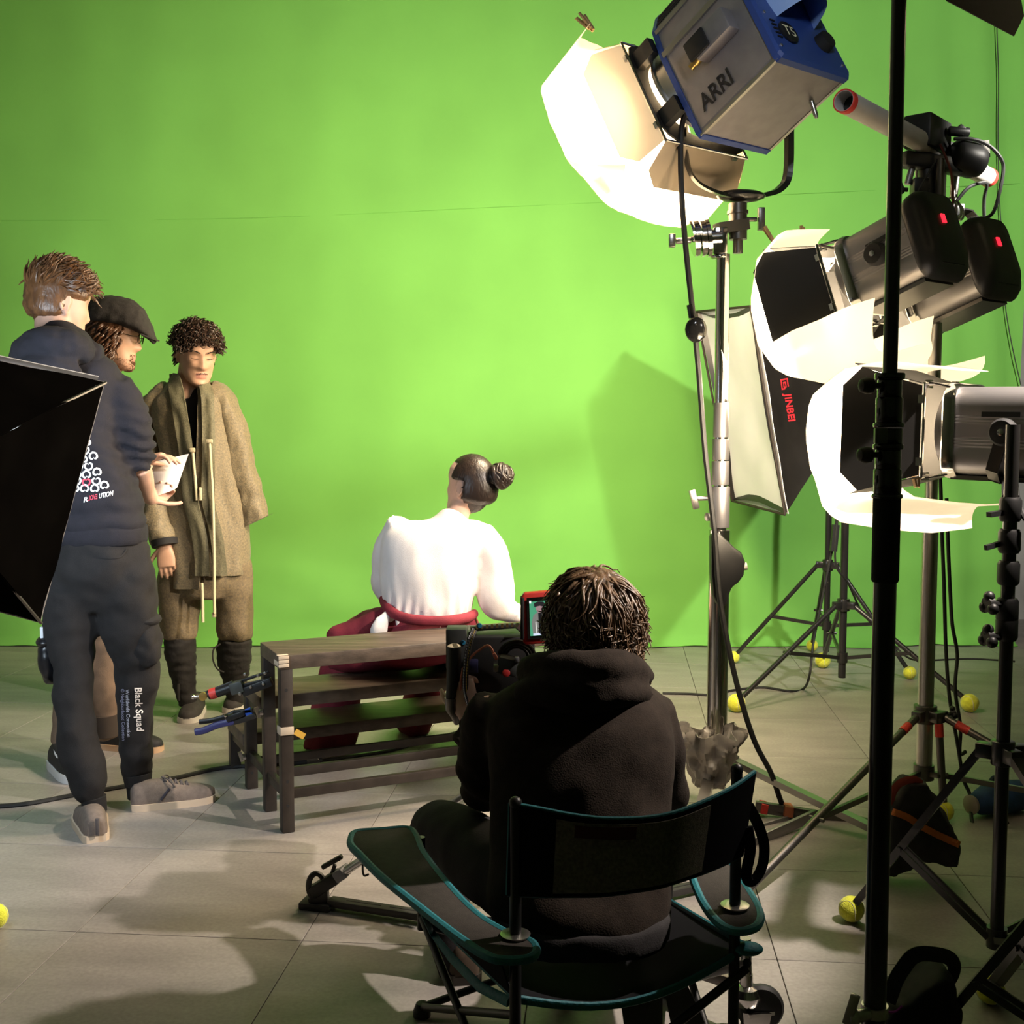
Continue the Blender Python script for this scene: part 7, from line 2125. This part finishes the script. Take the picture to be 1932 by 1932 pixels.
MB().bar(pc(931, 1232, 2.87), pc(938, 1244, 2.87), .013, .008).build('usb_plug', COR, cm, bevel=.002)
MB().curve([pc(872, 1326, 2.90), pc(874, 1350, 2.89), pc(885, 1358, 2.88), pc(900, 1360, 2.88)], .0032, n=7, k=6).build('usb_cable', COR, cm)
def braided(pts, c1):
    q_ = [Vector(x) for x in catmull([tuple(p) for p in pts], 12)]
    MB().tube(q_, .0042, 7).build('braided_cable', MATTE, cm)
    m_ = MB()
    for i in range(0, len(q_) - 1, 2): m_.ball(q_[i] + V(-.001, -.0036, 0), (.0016, .0010, .0034), 6, 4)
    m_.build('braid_flecks', c1, cm)
braided([pc(893, 1186, 2.90), pc(885, 1205, 2.88), pc(879, 1235, 2.87), pc(876, 1270, 2.87), pc(876, 1300, 2.87), pc(880, 1320, 2.87), pc(886, 1340, 2.88)], mat('grey_fleck', (.5, .5, .55), .6))
braided([pc(897, 1190, 2.91), pc(890, 1208, 2.89), pc(884, 1238, 2.88), pc(881, 1270, 2.88), pc(881, 1300, 2.88), pc(885, 1322, 2.88), pc(892, 1342, 2.88)], mat('yellow_fleck', (.6, .42, .10), .6))
for k, (rx, ry) in enumerate(((34, 30), (28, 24), (22, 20))):
    pts = [pc(975 + rx * math.cos(t), 1240 + ry * math.sin(t), 2.90 + .01 * k) for t in [R(-170 + 200 * j / 14) for j in range(15)]]
    MB().tube(pts, .0050, 7).build('coiled_cable', RUBBER, cm)
m_ = MB(); m_.bar(pc(975, 1180, 2.94), pc(1000, 1200, 2.96), .014, .014); m_.build('monitor_arm', DKSTEEL, cm)
LNS = MB().lathe(pc(940, 1262, 3.12), V(-.1, 1, 0), [(.055, 0), (.06, .01), (.06, .08), (.07, .085), (.07, .20), (.066, .20), (.05, .19)], 28); LNS.build('lens_barrel', BLACK, cm)
# monitor
MQ = [(984, 1120), (1066, 1113), (1070, 1212), (987, 1217)]
def mq(u, v, Y=2.84):
    a_ = [MQ[0][k] * (1 - u) * (1 - v) + MQ[1][k] * u * (1 - v) + MQ[2][k] * u * v + MQ[3][k] * (1 - u) * v for k in (0, 1)]
    return P(a_[0], a_[1], Y + .03 * u)
RFR = mat('red_silicone_frame', (.42, .018, .014), .45)
m_ = MB(); pts = [mq(u, v) for u, v in ((.06, 0), (.94, 0), (1, .06), (1, .94), (.94, 1), (.06, 1), (0, .94), (0, .06))]
m_.prism(pts, V(0, .030, 0)); mo = m_.build('monitor_case', RFR, cm, bevel=.003)
pbox('monitor_side', 982, 1127, 989, 1208, 2.838, 2.87, MATTE, .002)
MB().grid(lambda u, v: mq(.11 + .78 * u, .09 + .80 * v) - V(0, .0034, 0), 2, 2).build('monitor_bezel', mat('glass_black', (.006, .006, .006), .08), mo, smooth=False)
def lit(name, c, e=1.0): return mat(name, tuple(x * .2 for x in c), .4, emit=c, estr=e)
def scr(poly, m, name, k):
    m_ = MB(); m_.add([mq(.17 + .70 * u, .17 + .66 * v) - V(0, .0036 + .0004 * k, 0) for u, v in poly], [tuple(range(len(poly)))]); return m_.build(name, m, mo, smooth=False)
scr([(0, 0), (1, 0), (1, 1), (0, 1)], lit('screen_green', (.045, .22, .12), 1.0), 'screen_image', 0)
scr([(.10, .98), (.06, .62), (.12, .40), (.24, .32), (.44, .30), (.62, .38), (.72, .55), (.80, .98)], lit('screen_jacket', (.13, .13, .12), 1), 'screen_image', 1)
scr([(.29, .98), (.28, .34), (.40, .34), (.42, .98)], lit('screen_black', (.004, .004, .005), 1), 'screen_image', 2)
scr([(.24, .30), (.20, .20), (.24, .12), (.44, .12), (.46, .22), (.38, .34), (.30, .34)], lit('screen_face', (.22, .14, .15), 1), 'screen_image', 3)
scr([(.16, .16), (.15, .05), (.28, .0), (.46, .02), (.54, .12), (.46, .17), (.34, .13)], lit('screen_hair', (.01, .01, .012), 1), 'screen_image', 4)
for u in (.18, .50): scr([(u, .60), (u + .03, .60), (u + .05, .95), (u + .02, .95)], lit('screen_cord', (.45, .45, .42), 1), 'screen_image', 5)
scr([(.10, .93), (.78, .92), (.78, .98), (.10, .99)], lit('screen_bar', (.45, .5, .65), 1), 'screen_image', 6)
scr([(0, -.03), (.06, -.03), (.06, .04), (0, .04)], lit('screen_white', (.8, .8, .8), 1), 'screen_image', 6)
